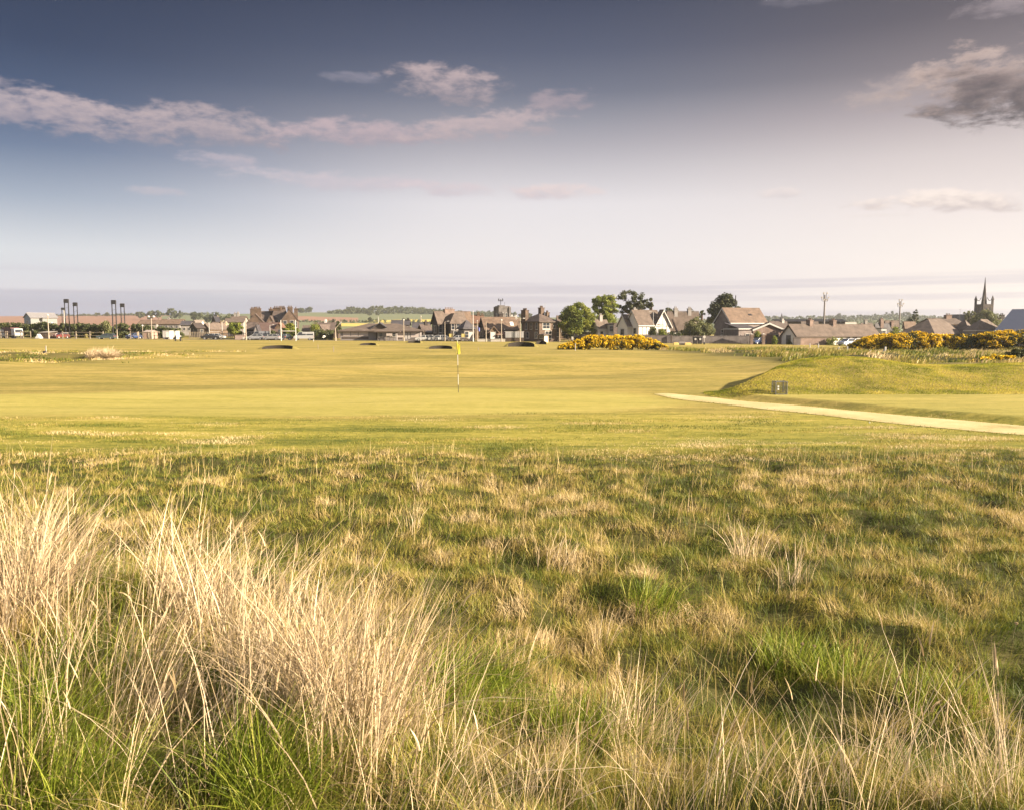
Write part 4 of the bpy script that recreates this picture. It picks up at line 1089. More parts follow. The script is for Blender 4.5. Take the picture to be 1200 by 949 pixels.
def build_hills():
    pxs = np.linspace(-700, 1900, 261); Ds = np.concatenate([np.linspace(DR0 - 20, DR1, 70), np.linspace(DR1 + 20, DR1 + 90, 4)])
    Dg, Pg = np.meshgrid(Ds, pxs, indexing='ij')
    X = (Pg - 600) / 946.2 * Dg
    Z = hill_z(Pg.ravel(), Dg.ravel())
    ny, nx = Dg.shape; idx = np.arange(ny * nx).reshape(ny, nx)
    q = np.stack([idx[:-1, :-1], idx[:-1, 1:], idx[1:, 1:], idx[1:, :-1]], -1).reshape(-1, 4)
    pc = (Pg[:-1, :-1] + Pg[1:, 1:]).ravel() / 2; dc = (Dg[:-1, :-1] + Dg[1:, 1:]).ravel() / 2
    t = (dc - DR0) / (DR1 - DR0)
    mi = np.zeros(len(pc), int)
    cell = _hash(np.floor(pc / 70 + .8 * t), np.floor(t * 5.2 + .3 * np.sin(pc / 110)), 5)
    mi[cell > .55] = 4; mi[cell > .86] = 3
    mi[(pc < 182 + 14 * t) & (t > .12)] = 1
    midz = (pc > 300) & (pc < 640)
    mi[midz] = 0
    mi[midz & (t > .36 + .02 * np.sin(pc / 25)) & (t < .66 - .0011 * (pc - 350)) & (pc < 425)] = 1
    mi[midz & (t > .20) & (t < .30 + .0003 * (pc - 400)) & (pc > 396) & (pc < 460)] = 2
    mi[midz & (t > .33 + .0006 * (pc - 430)) & (t < .44 + .0007 * (pc - 430)) & (pc >= 430)] = 2
    o = np_mesh('hills', np.stack([X.ravel(), Dg.ravel(), Z], 1), q, [M_PAST, M_PLOUGH, M_RAPE, M_STUB, M_PASTD], smooth=True, mat_idx=mi)
    tag(o, kind='structure')
build_hills()

def far_mass(name, label, pxs, tops, D0, D1, dens, size, matl, seed, z_of=None):
    """wood or hedgerow too far off to count its trees: one object of leaf clumps"""
    r_ = np.random.default_rng(seed)
    n = dens
    p = r_.uniform(pxs[0], pxs[-1], n); D_ = r_.uniform(D0, D1, n)
    X = (p - 600) / 946.2 * D_; g = hill_z(p, D_)
    H = np.interp(p, pxs, tops) * (1 + (fbm(p / 3.2, D_ / 200, seed, 2) - .5) * .7)
    z = g + H * r_.random(n) ** .7
    rr = np.minimum(r_.uniform(1.5, 3.2, n), H * .5 + .4)
    V, Fq, tint, _ = leaf_cloud(np.stack([X, D_, z - rr * .5], 1), rr, np.full(n, 22), size, seed + 1)
    return tag(np_mesh(name, V, Fq, matl, None, {'tint': tint}), label, kind='stuff')
far_mass('forest', 'dark conifer plantation along the hilltop', [385, 396, 420, 440, 470, 500, 520, 545, 575, 600], [3, 6, 9, 12, 12, 10, 8, 6, 9, 6], 1440, 1590, 1500, 2.4, M_FAR, 301)
far_mass('hedgerow', 'scrubby hedgerow along the top of the ploughed field', [60, 80, 110, 150, 200, 260], [3, 4, 3, 4, 5, 5], 1560, 1600, 330, 1.9, M_FAR, 303)
far_mass('woodland', 'hazy woods along the far ridge', [840, 870, 900, 940, 980, 1020, 1060, 1100, 1140, 1200, 1260], [8, 9, 8, 9, 10, 8, 7, 9, 8, 9, 9], 1350, 1590, 1500, 2.2, M_FAR, 305)
far_mass('hedgerow', 'broken hedges between the hazy fields', [820, 900, 1000, 1100, 1200, 1260], [5, 5, 6, 5, 6, 5], 800, 1300, 700, 1.7, M_FAR, 307)
far_mass('hedgerow', 'low hedge lines crossing the green hillside', [340, 400, 500, 600, 660], [2.5, 3, 3, 3, 3], 900, 930, 220, 1.4, M_FAR, 309)

def ftree(label, px0, px1, yt, yb, D, seed, m=None, group=None, shape='round', name='far_tree', n=22, leaf=None):
    pc = (px0 + px1) / 2
    return tree(label, px0, px1, yt, yb, D, m or M_FAR, seed, name=name, group=group, nclump=n, per=60, leaf=leaf or D * .0016, shape=shape, base=min(HZ(pc, D), PZ(yb, D) - .3), limbs=4)
GR = 'trees standing on the hills'
for a in [
 ('small grey-green tree alone on the field edge behind the floodlights', 112, 118, 366.5, 371, 1500, 401),
 ('flat-topped tree on the skyline right of the floodlights', 124, 130, 366.8, 371, 1500, 402),
 ('rounded tree before the twin-headed lamp, end of the field', 160, 170, 365, 373, 1200, 403),
 ('broad olive tree above the long brown roof', 170, 183, 364, 374, 1150, 404),
 ('pale bare-topped tree next to the tallest of the left treeline', 182, 192, 363.5, 374, 1150, 405),
 ('tallest domed tree of the treeline above the terraces', 195, 209, 361.5, 374, 1100, 406),
 ('thin tree with a separate tuft on top above the terraces', 208, 215, 364, 375, 1100, 407),
 ('big domed olive tree above the dark-roofed cottages', 223, 240, 365.5, 376, 900, 408),
 ('dark tree right of the big domed tree above the cottages', 238, 250, 368, 377, 900, 409),
 ('ragged tree behind the steep dark gable', 250, 262, 367, 378, 900, 410),
 ('tree behind the cream chimney, left of the stone house', 262, 276, 368, 379, 850, 411),
 ('clump of dark trees on the ridge right of the stone house', 349, 361, 360.5, 367, 1560, 412),
 ('umbrella-shaped tree on the ridge beside the dark clump', 358, 368, 360, 367, 1570, 413),
 ('spreading bare tree breaking the plantation skyline', 405, 419, 359.5, 367, 1580, 414),
 ('lone pale tree in the green field below the plantation, left one', 430, 436, 364, 370, 1300, 415),
 ('lone pale tree in the green field below the plantation, right one', 441, 446, 365.5, 370, 1300, 416),
 ('round dark tree by the yellow rape field over the pavilion', 432, 436, 372, 377, 900, 417),
 ('dark tree at the rape field edge above the pavilion roof end', 471, 476, 373, 378, 850, 418),
 ('umbrella pine on the skyline right of the church tower', 599, 606, 366, 373, 1400, 419),
 ('spreading grey tree on the skyline left of the villa chimney', 606, 616, 368, 373.5, 1400, 420),
 ('pair-crowned tree directly left of the villa roof', 617, 624, 368, 374, 1400, 421),
 ('narrow pointed tree on the ridge right of the tall floodlight mast', 980, 984.5, 367, 376, 1400, 422),
 ('dark conifer clump on the small hilltop left of the second mast', 1035, 1052, 365.5, 372, 1500, 423),
 ('second dark clump on the hilltop behind the second mast', 1052, 1066, 365.8, 372, 1500, 424)]:
    ftree(*a, group=GR)

# ================================================================== playing field edge on the left
hedge('tall dark ragged hedge running behind the parked cars and posts', [(-40, 378.5, 397), (20, 378.5, 397), (60, 377.5, 397), (100, 379, 397), (150, 379.5, 397), (185, 382, 397), (212, 384, 397)], 222, 3, M_LEAF_DK, 501, .5, dens=1.1)
bush('lime green bush rising out of the dark hedge', 121, 130, 377.5, 390, 219, M_LEAF_PALE, 503, n=18, leaf=.4)
# long red-soil field edge shed; blue of its shaded gable is painted on a sheet
SHED_ = house('storage_shed', 'pale sheet-metal shed with its gable end coloured blue as shade, beyond the hedge', 29.5, 37, 68, 300, 52, 386, 372.5, 367.5, mat('grey_sheet_wall', (.14, .137, .135), .6, .06, .3, streak=(8, 8, .2)), mat('white_sheet_roof', (.15, .145, .15), .6, .05, .3), 'u', cat='shed', wins=[('l', 0, .35, 2.0, 1.6)], doors=[('f', .2, 3.0, 2.6, METAL_ROOF)])
MB(xf(0, 0, R(52))).add([(-SHED_[1] / 2 - .03, -SHED_[2] / 2, 0), (-SHED_[1] / 2 - .03, SHED_[2] / 2, 0), (-SHED_[1] / 2 - .03, SHED_[2] / 2, SHED_[3]), (-SHED_[1] / 2 - .03, 0, SHED_[4] - .05), (-SHED_[1] / 2 - .03, -SHED_[2] / 2, SHED_[3])], [(0, 4, 3, 2, 1)]).build('gable_shade', mat('gable_shade_blue', (.12, .16, .23), .6, .08, 1), SHED_[0])
# floodlight towers of the playing field
FLOODLENS, _nt, _b = new_mat('floodlight_lens'); _b.inputs['Base Color'].default_value = (.02, .02, .022, 1); _b.inputs['Roughness'].default_value = .4; _b.inputs['Specular IOR Level'].default_value = .1
def floodlight(label, px, ytop, D, hw=.55, box=1.5, group='floodlight towers of the playing field', lattice=True):
    X0 = PX(px, D); g = G(X0, D); h = PZ(ytop, D) - g
    root = thing('floodlight_tower', label, 'floodlight', X0, D, g, R(12), group)
    b = MB()
    for s in (-1, 1): b.tube([(s * hw, 0, -.4), (s * hw, 0, h - .2)], [.15, .12], 8)
    k = int(h / 1.7)
    for i in range(k):
        z = .5 + i * (h - 1.6) / k
        b.tube([(-hw, 0, z), (hw, 0, z + .5)], .022, 5)
    b.build('mast', DKSTEEL, root)
    f = MB().box(-box / 2, box / 2, -.35, .35, h - box * .95, h - .02, .06)
    f.build('lamp_housing', DKSTEEL, root)
    for s in (-1, 1):
        for zz in (.30, .70):
            MB(Matrix.Translation((s * box * .25, -.36, h - box * zz)) @ Matrix.Rotation(math.pi / 2, 4, 'X')).lathe([(.02, .0), (.27, .0), (.30, .05), (.28, .09), (.02, .07)], (0, 0, 0), 12).build('lamp', FLOODLENS, root)
    return root
floodlight('tallest left floodlight on twin dark posts, just right of a short one', 79.8, 350.8, 212, .46, 1.1)
floodlight('slightly lower floodlight right of the tallest left one', 90, 354.8, 228, .46, 1.1)
floodlight('tall floodlight left of the pair near the estate car', 135, 352, 208, .44, 1.1)
floodlight('shorter floodlight, right of the pair near the estate car', 145, 356, 228, .44, 1.1)
floodlight('small far floodlight on the left beside a white mast', 75.2, 361, 300, .35, .85)
lamp_post('white cylindrical mast beside the small far floodlight', 76.6, 364, 296, WHITE, 'none', r=.28, name='mast', cat='mast')
# fence of the pitch: posts and rails
def fence(label, pxs, ytop, D, pm, rails=2, pw=.11, name='fence', wire=False, g0=None, ramp_=0):
    X0 = PX(sum(pxs) / len(pxs), D); g = G(X0, D)
    root = thing(name, label, 'fence', X0, D, g)
    pts = []
    for i, p in enumerate(pxs):
        x = PX(p, D) - X0; y = ramp_ * i; gg = G(X0 + x, D + y) - g; h = PZ(ytop, D) - g
        pts.append((x, y, gg, h))
        MB().box(x - pw / 2, x + pw / 2, y - pw / 2, y + pw / 2, gg - .35, h, .02).build('post', pm, root)
    for k in range(rails):
        f = (k + 1) / (rails + .3)
        b = MB()
        b.tube([(x, y - pw * .7, gg + (h - gg) * f) for x, y, gg, h in pts], .016 if wire else .045, 5)
        b.build('wire' if wire else 'rail', STEEL if wire else pm, root)
    return root
fence('post and rail fence with pale posts left of the first lamp post', [-12, 1, 7, 8.8, 24.5, 27.2, 36], 388.5, 204, FENCEWOOD, 2, .16)
fence('pale post fence before the dark hedge, under the floodlights', [73.5, 89.3, 105.5, 121], 388.8, 204, FENCEWOOD, 2, .22)
fence('fence of pale posts beside the blue car and pink shed', [153, 162.5, 167.6, 174, 181, 186.5], 388.6, 206, FENCEWOOD, 2, .16)
def paling(label, p0, p1, ytop, D, pm, gap=.42, pw=.16, name='paling_fence'):
    X0 = PX((p0 + p1) / 2, D); g = G(X0, D); h = PZ(ytop, D) - g
    root = thing(name, label, 'fence', X0, D, g)
    x0, x1 = PX(p0, D) - X0, PX(p1, D) - X0; n = int((x1 - x0) / gap)
    r_ = random.Random(int(p0))
    b = MB()
    for i in range(n + 1):
        x = x0 + (x1 - x0) * i / n
        b.box(x - pw / 2, x + pw / 2, -.02, .02, .05, h - r_.random() * .12)
    for zz in (.35, .8): b.box(x0, x1, .025, .075, h * zz, h * zz + .1)
    b.build('palings', pm, root)
    for i in range(0, n + 1, 6):
        x = x0 + (x1 - x0) * i / n
        MB().box(x - .07, x + .07, .08, .2, -.35, h - .05).build('post', pm, root)
paling('tall pale paling fence in front of the dark cottages', 222, 243, 389, 216, FENCEWOOD)
paling('long low paling fence behind the small rugby goal', 244, 288, 390, 219, mat('grey_fence_wood', (.22, .185, .16), .85, .2, 1.5), .5, .2)
lamp_post('plain pale lamp post left of the floodlights', 57.2, 370.5, 201, PALEPOLE, 'globe', r=.13)
lamp_post('twin-headed pale lamp post left of the white cabins', 178, 371, 203, PALEPOLE, 'twin', r=.12)
lamp_post('thin pale pole in front of the tall floodlight pair', 137.4, 386.5, 202, PALEPOLE, 'none', name='pole', cat='pole', r=.12)
lamp_post('short slim pole beside the pink shed', 167.4, 383, 209, PALEPOLE, 'globe', r=.09, name='pole', cat='pole')
# vehicles and sheds on the left
car('white van half hidden at the left end of the fence', -3, 208, 0, 'van', P_WHITE, cat='van', name='parked_van')
def lorry(label, px, D):
    X0 = PX(px, D); root = thing('parked_lorry', label, 'lorry', X0, D, None, R(150))
    MB().box(-.6, 3.4, -1.15, 1.15, .95, 2.75, .06).build('cargo_box', mat('maroon_paint', (.06, .022, .022), .5, .1), root)
    c = MB(); c.extrude_y([(-2.3, .6), (-2.35, 1.3), (-2.1, 2.45), (-.75, 2.5), (-.75, .6)], -1.05, 1.05); co2 = c.build('cab', P_WHITE, root)
    MB().hexa([(-2.37, -.9, 1.42), (-2.30, -.9, 1.42), (-2.30, .9, 1.42), (-2.37, .9, 1.42), (-2.19, -.85, 2.25), (-2.10, -.85, 2.25), (-2.10, .85, 2.25), (-2.19, .85, 2.25)]).build('windscreen', GLASS, co2)
    MB().box(-2.2, 3.3, -.5, .5, .55, .9).build('chassis', DKSTEEL, root)
    for xw in (-1.6, 1.2, 2.6):
        for s in (-1, 1):
            MB(Matrix.Translation((xw, s * .95, .45)) @ Matrix.Rotation(math.pi / 2, 4, 'X')).lathe([(.1, -.14), (.42, -.14), (.46, -.08), (.46, .08), (.42, .14), (.1, .14)], (0, 0, 0), 16).build('wheel', RUBBER, root)
lorry('small dark red lorry with a white cab in front of the hedge', 16.5, 207)
def low_shed(label, p0, p1, ytop, D, wm, rm, name='shed', depth=4, kind='mono', th=0, doors=(), wins=()):
    X0 = PX((p0 + p1) / 2, D); g = G(X0, D); L = PX(p1, D) - PX(p0, D); h = PZ(ytop, D) - g
    root = thing(name, label, 'shed', X0, D + depth / 2, g)
    wing(root, 0, 0, R(th), L, depth, h * .82, h, wm, rm, kind, over=.15, doors=doors, wins=wins, th_roof=.08)
    return root
low_shed('long low grey-roofed shed with a dark front beside the lamp post', 46, 57, 388.8, 208, DKWOOD, mat('felt_roof', (.20, .18, .165), .9, .15), doors=[('f', 0, .9, 1.2, DKWOOD)])
low_shed('small pink-walled shed behind the fence posts', 168.5, 177, 387.8, 214, mat('pink_boarding', (.24, .165, .135), .8, .1, 2), mat('felt_roof', (.26, .22, .2), .9, .15), kind='u', doors=[('f', .6, .7, 1.4, FENCEWOOD)])
def cabin(label, p0, p1, ytop, D):
    X0 = PX((p0 + p1) / 2, D); g = G(X0, D) + .45; L = PX(p1, D) - PX(p0, D); h = PZ(ytop, D) - g
    root = thing('site_cabin', label, 'cabin', X0, D + 1.2, g)
    b = MB().box(-L / 2, L / 2, -1.2, 1.2, 0, h, .04)
    for i in range(int(L / .3)): b.box(-L / 2 + .15 + i * .3, -L / 2 + .2 + i * .3, -1.215, -1.19, .08, h - .1)
    b.build('wall', WHITE, root)
    MB().box(-L / 2 - .05, L / 2 + .05, -1.25, 1.25, h + .002, h + .10).build('roof', WHITE, root)
    for s in (-1, 1): MB().box(s * L * .35 - .2, s * L * .35 + .2, -.9, .9, -.5, -.002).build('foot', CONC, root)
    MB().box(L / 2 - 1.0, L / 2 - .25, -1.24, -1.218, .05, h - .25).build('door', HARL, root)
cabin('larger white site cabin, nearest the twin-headed lamp post', 190.5, 198.8, 388.3, 204)
cabin('smaller white site cabin just right of the larger one', 199.8, 206.2, 388.5, 207)
car('dark teal estate car parked broadside on the grass edge', 124.5, 200, 4, 'estate', P_TEAL, scale=.93)
car('small dark blue car parked end-on behind the fence', 156.8, 208, 68, 'hatch', P_BLUE)
car('red car glimpsed behind the fence and a white board', 71.3, 209, 70, 'hatch', P_RED)
car('low black car parked by the paling fence', 247, 205, 185, 'saloon', P_BLACK)
car('white car tucked behind the black car', 254.5, 209, 180, 'hatch', P_WHITE)
car('white and grey van parked beside the tall rugby goal', 356.2, 206, 8, 'van', P_WHITE, cat='van', name='parked_van', scale=.95)
def sign_board(label, p0, p1, y0, y1, D, m, name='sign_board', legs=True, cat='sign', panels=1, base=None):
    X0 = PX((p0 + p1) / 2, D); g = G(X0, D) if base is None else base; L = PX(p1, D) - PX(p0, D); zt, zb = PZ(y0, D) - g, PZ(y1, D) - g
    root = thing(name, label, cat, X0, D, g)
    for i in range(panels):
        w = L / panels
        MB().box(-L / 2 + i * w + .03, -L / 2 + (i + 1) * w - .03, -.05, .05, zb, zt, .01).build('panel', m, root)
    for s in ((-.45, .45) if L > .7 else (0,)):
        MB().box(s * L - .05, s * L + .05, .055, .14, -.3, zt - .05).build('post', FENCEWOOD, root)
    return root
sign_board('low white horizontal board on the fence by the red car', 72.5, 80, 389.8, 390.8, 204.5, WHITE)
sign_board('cream round-edged notice board beside the small blue car', 160.6, 163, 389.4, 393.8, 205, CREAM)
sign_board('tiny white notice at the foot of the paling fence', 284, 286.4, 395.4, 397.8, 196, WHITE)
def dinghy(label, px, D):
    X0 = PX(px, D); root = thing('tent', label, 'tent', X0, D)
    b = MB().add([(-.65, -.7, 0), (.65, -.7, 0), (.65, .9, 0), (-.65, .9, 0), (0, -.55, 1.15), (0, .8, 1.15)], [(0, 1, 4), (1, 2, 5, 4), (2, 3, 5), (3, 0, 4, 5), (3, 2, 1, 0)])
    b.build('canvas', WHITE, root)
    MB().tube([(0, -.58, 0), (0, -.58, 1.2)], .03, 6).build('pole', STEEL, root)
dinghy('tiny white ridge tent beside the long low shed', 45.4, 204)
def golf_bag(label, px, D, top):
    X0 = PX(px, D); root = thing('golf_trolley', label, 'golf trolley', X0, D, None, R(20))
    MB(Matrix.Rotation(R(-22), 4, 'X')).lathe([(.12, .12), (.16, .2), (.16, .8), (.19, .98), (.17, 1.0)], (0, 0, 0), 12).build('bag', RUBBER, root)
    for i in range(6):
        a = i * 1.05
        MB(Matrix.Rotation(R(-22), 4, 'X')).tube([(.09 * math.cos(a), .09 * math.sin(a), .95), (.13 * math.cos(a), .13 * math.sin(a), 1.28 + .04 * (i % 3))], [.015, .05], 6).build('club', top, root)
    for s in (-1, 1): MB(Matrix.Translation((s * .32, .1, .16)) @ Matrix.Rotation(math.pi / 2, 4, 'Y')).lathe([(.04, -.03), (.15, -.03), (.16, 0), (.15, .03), (.04, .03)], (0, 0, 0), 14).build('wheel', RUBBER, root)
    MB().tube([(-.32, .1, .16), (.32, .1, .16)], .02, 6).build('axle', STEEL, root)
    MB().tube([(0, .1, .2), (0, .55, 1.05), (0, .7, 1.1)], .02, 6).build('handle', STEEL, root)
golf_bag('black golf bag on a trolley, left of two near the white cabins', 205.6, 176, RUBBER)
golf_bag('black golf bag with white-topped clubs, right of two near the cabins', 211.4, 176, WHITE)
# rugby goals
def goal(label, p0, p1, ytop, ybar, D, r=.10):
    X0 = PX((p0 + p1) / 2, D); g = G(X0, D); L = PX(p1, D) - PX(p0, D); h = PZ(ytop, D) - g; hb = PZ(ybar, D) - g
    root = thing('rugby_goal', label, 'goalposts', X0, D, g)
    for s in (-1, 1):
        MB().tube([(s * L / 2, 0, -.4), (s * L / 2, 0, h)], [r, r * .8], 10).build('upright', WHITE, root)
    MB().tube([(-L / 2, 0, hb), (L / 2, 0, hb)], r * .8, 10).build('crossbar', WHITE, root)
goal('tall white rugby goalposts in front of the big stone house', 329.4, 346.6, 375.5, 388.5, 190, .13)
goal('smaller, more distant rugby goalposts before the cottages', 245.4, 260.6, 378, 389.3, 232, .10)
lamp_post('tall pale pole at the left corner of the big stone house', 288.4, 373, 200, PALEPOLE, 'none', r=.13, name='pole', cat='pole')
lamp_post('short white street lamp in front of the big stone house', 316.6, 381.6, 207, WHITE, 'single', r=.08)

# ------------------------------------------------------------------ village behind the playing field
v_ = dict(over=.25)
house('terrace', 'long terrace with a brown roof and white front below the treeline', 160, 162, 184, 330, 4, 388, 380, 376.2, HARL_GREY, TILE, 'u', W=8, cat='terrace', wins=[('f', -.3, .4, 1, 1), ('f', 0, .4, 1, 1), ('f', .3, .4, 1, 1)])
house('terrace', 'brown-roofed white terrace directly above the white cabins', 185, 186, 211, 310, 3, 388, 380.3, 375, HARL_GREY, TILE, 'u', W=9, cat='terrace', wins=[('f', -.36, .4, 1, 1), ('f', -.12, .4, 1, 1), ('f', .12, .4, 1, 1), ('f', .36, .4, 1, 1)], chim=[(-.2, 0, .9, .6, 373.5, 2)])
house('cottage', 'cottage with a plain blue-grey roof beside the brown terrace', 210.5, 212, 226, 300, 10, 392, 381.5, 377, HARL_GREY, SLATE, 'u', W=8, cat='cottage', wins=[('f', -.2, .4, 1, 1.1), ('f', .2, .4, 1, 1.1)])
house('cottage', 'dark stone cottage with an ochre gable behind the tall paling fence', 223.5, 231.5, 240, 245, 28, 396, 385, 379.5, STONE_DK, SLATE_BR, 'u', cat='cottage', wins=[('l', 0, .5, .9, 1.1), ('f', .1, .5, .9, 1.1)], chim=[(-.45, 0, .6, .9, 377.5, 2)])
house('house', 'low house with a wide pale roof behind the dark cottage', 224, 226, 234.5, 280, 5, 390, 380, 376, HARL, mat('pale_roof', (.25, .205, .17), .8, .1, 1), 'u', W=7, wins=[('f', 0, .5, 1, 1)])
house('cottage', 'ochre-gabled cottage left of the small rugby goal', 232, 236.5, 246, 262, -24, 395, 386, 380, STONE_WARM, TILE_GR, 'v', W=8, cat='cottage', wins=[('f', -.2, .3, .8, 1.1), ('f', .2, .3, .8, 1.1)], chim=[(0, .35, .6, .9, 378.6, 2)])
house('house', 'tall dark house with a steep gable and a cream chimney', 248.5, 255, 259.5, 330, 26, 392, 379, 371.2, STONE_DK, SLATE, 'u', wins=[('l', 0, .55, 1.1, 1.5), ('l', 0, .2, 1.1, 1.5), ('f', .2, .5, .9, 1.3)], chim=[(.46, 0, .9, 1.2, 371.6, 3)], chm=CREAM)
house('house', 'low house with a weathered brown roof behind the small rugby goal', 245, 246.5, 261.5, 285, 5, 394, 384.5, 378.5, HARL_GREY, TILE_GR, 'u', W=8, wins=[('f', -.3, .3, 1.1, 1.1), ('f', .1, .3, 1.1, 1.1)])
house('cottage', 'cottage with a dark slate roof between the small goal and round tree', 260, 262, 272, 270, 8, 396, 388.5, 382.5, STONE_DK, SLATE_BR, 'u', W=7, cat='cottage', wins=[('f', 0, .4, 1, 1.1)], chim=[(-.42, 0, .7, .9, 379.2, 2)], chm=CREAM)
house('house', 'big plain house with a brown roof behind the round tree', 268, 269.5, 285.5, 300, 5, 394, 378, 371.5, HARL_GREY, TILE_GR, 'u', W=9, wins=[('f', -.25, .6, 1, 1.3), ('f', .25, .6, 1, 1.3)], chim=[(-.3, 0, .8, .7, 368.2, 2), (-.08, 0, .8, .7, 367.4, 2)])
house('house', 'small pale-roofed bungalow between the cream chimney and round tree', 262, 264, 270.5, 340, 10, 390, 378.5, 374, HARL, TILE_GR, 'u', W=7, wins=[('f', 0, .4, 1, 1)])
tree('round bushy tree at the left side of the big stone house', 267.5, 285, 378, 394.5, 212, M_LEAF, 511, nclump=34, per=110, leaf=.38)
def wall_thing(label, p0, p1, ytop, D, m, th=.3, name='boundary_wall', cop=None, D1=None):
    X0, X1 = PX(p0, D), PX(p1, D1 or D); g = G((X0 + X1) / 2, D); L = math.hypot(X1 - X0, (D1 or D) - D); h = PZ(ytop, D) - g
    root = thing(name, label, 'wall', (X0 + X1) / 2, (D + (D1 or D)) / 2, g, math.atan2((D1 or D) - D, X1 - X0))
    MB().box(-L / 2, L / 2, -th / 2, th / 2, -.5, h - .08).build('masonry', m, root)
    MB().box(-L / 2 - .04, L / 2 + .04, -th / 2 - .05, th / 2 + .05, h - .078, h + .02).build('coping', cop or m, root)
    return root
wall_thing('low pink-grey wall below the round tree', 275.5, 287, 393, 203, mat('pink_render', (.28, .21, .18), .9, .1, 1))

# ------------------------------------------------------------------ big stone house
rt, L_, W_, e_, r_, g_, c_ = house('stone_house', 'big brown sandstone house with many chimneys behind the tall rugby goal', 325, 330.5, 349.8, 222, 14, 397.5, 376, 363.8, STONE, SLATE_BR, 'v', W=15, cat='house',
    wins=[('f', -.30, .62, 1.1, 1.9), ('f', 0.12, .62, 1.1, 2.0), ('f', .36, .62, .9, 1.6), ('f', -.2, .18, 1.3, 1.9), ('f', .25, .18, 1.3, 1.9)], chim=[(.02, -.42, 1.4, 1.0, 361.8, 3), (.36, -.1, 1.0, 1.4, 362.6, 3)], over=.1)
addwing(rt, c_, g_, 316, 318, 331, 224, 6, 378.5, 363.6, STONE, SLATE_BR, 'u', W=11, over=.15, wins=[('f', .05, .68, .8, 2.2), ('f', .36, .68, .9, 2.2), ('f', -.2, .25, 1.2, 1.9)], chim=[(-.22, -.02, 2.2, 1.1, 361.6, 4), (.18, .1, 1.6, 1.0, 361.2, 4)])
addwing(rt, c_, g_, 312.5, 313.2, 320.8, 220, 8, 378.5, 371.2, STONE, SLATE_BR, 'v', W=7, over=.1, wins=[('f', 0, .66, .9, 1.7), ('f', 0, .2, 1.3, 1.9)])
addwing(rt, c_, g_, 300, 302, 315, 226, 6, 379, 366.0, STONE, SLATE_BR, 'u', W=10, over=.1, chim=[(.45, 0, 1.0, 1.4, 362.8, 3)], wins=[('f', -.1, .6, 1.0, 1.8), ('f', .3, .6, 1.0, 1.8)])
addwing(rt, c_, g_, 286.5, 289.3, 310.2, 216, 12, 379.5, 368.6, STONE, SLATE_BR, 'v', W=13, over=.1, chim=[(-.23, .02, 1.7, 1.2, 362.8, 4), (.05, -.2, 1.9, 1.2, 362.6, 4)], wins=[('l', -.2, .6, 1.0, 1.8), ('l', .2, .6, 1.0, 1.8)])
addwing(rt, c_, g_, 287, 289, 300, 212, 6, 386.5, 379, STONE_DK, SLATE_BR, 'u', W=5, over=.2, wins=[('f', -.2, .25, 1.0, 1.4), ('f', .25, .25, 1.0, 1.4)])
addwing(rt, c_, g_, 299, 300.5, 324, 213, 3, 389, 379.2, STONE_DK, mat('dark_red_slate', (.085, .055, .048), .85, .2, .8), 'u', W=7, over=.3, wins=[('f', -.3, .25, 1.2, 1.3), ('f', .3, .25, 1.2, 1.3)])
addwing(rt, c_, g_, 297.6, 298, 302.4, 209, 6, 389, 382, HARL_GREY, SLATE, 'v', W=4, over=.1, wins=[('f', 0, .3, .8, 1.5)])
addwing(rt, c_, g_, 322, 323, 331, 214, 4, 385, 379.8, STONE_WARM, TILE_RED, 'v', W=5, over=.1, wins=[('f', -.15, .4, .7, 1.5), ('f', .2, .4, .7, 1.5)])
tree('broad green tree spreading over the goalposts beside the stone house', 331, 352, 378.2, 395, 209, M_LEAF, 521, nclump=44, per=110, leaf=.36, shape='dome')
bush('dark ivy bush at the foot of the stone house', 315, 325, 387, 397, 208, M_LEAF_DK, 522, n=18)
for lab, p, D_, rot, k_, pm_ in [('grey car parked at the foot of the stone house, left end', 299.5, 203, 10, 'hatch', P_GREY), ('dark grey van parked in front of the stone house', 305.5, 208, 6, 'van', P_GREY), ('charcoal car right of the dark grey van', 311.5, 206, 12, 'hatch', P_DARK), ('silver car below the short white street lamp', 318.5, 203, 0, 'hatch', P_SILVER), ('dark hatchback left of the tall rugby goal', 325, 205, 8, 'hatch', P_DARK), ('teal car standing inside the tall rugby goal', 333, 207, 20, 'hatch', P_TEAL)]:
    car(lab, p, D_, rot, k_, pm_, group='cars parked below the stone house', cat='van' if k_ == 'van' else 'car', name='parked_van' if k_ == 'van' else 'parked_car')

# ------------------------------------------------------------------ bungalow and dark hedge
house('bungalow', 'dark-roofed white bungalow behind the dense green hedge', 365, 367, 388, 245, 4, 396, 385.3, 378.8, HARL, SLATE_BR, 'u', W=9, cat='bungalow', wins=[('f', -.3, .35, 1.2, 1.2), ('f', .1, .35, 1.6, 1.2)], chim=[(.08, 0, .7, .7, 376.8, 2)])
house('porch_cottage', 'low brick cottage between the rugby goal and the green hedge', 353, 355, 364.5, 250, 8, 396, 388, 382.5, BRICK, TILE_GR, 'u', W=7, cat='cottage', wins=[('f', -.2, .3, 1, 1.2), ('f', .2, .3, 1, 1.2)])
house('cottage', 'small pale gabled cottage peeping over the dense green hedge', 369.5, 371.8, 378, 236, -12, 397, 386.5, 381.5, HARL, SLATE_BR, 'v', W=7, cat='cottage', wins=[('f', 0, .5, .9, 1.1)])
house('garage', 'dark brown-roofed garage between the hedge and the pavilion', 381, 384, 396, 240, 6, 396, 387.5, 379, STONE_DK, SLATE_BR, 'u', W=8, cat='garage', doors=[('f', 0, 2.4, 2.1, DKWOOD)], chim=[(-.1, .1, .7, .7, 376.5, 2)])
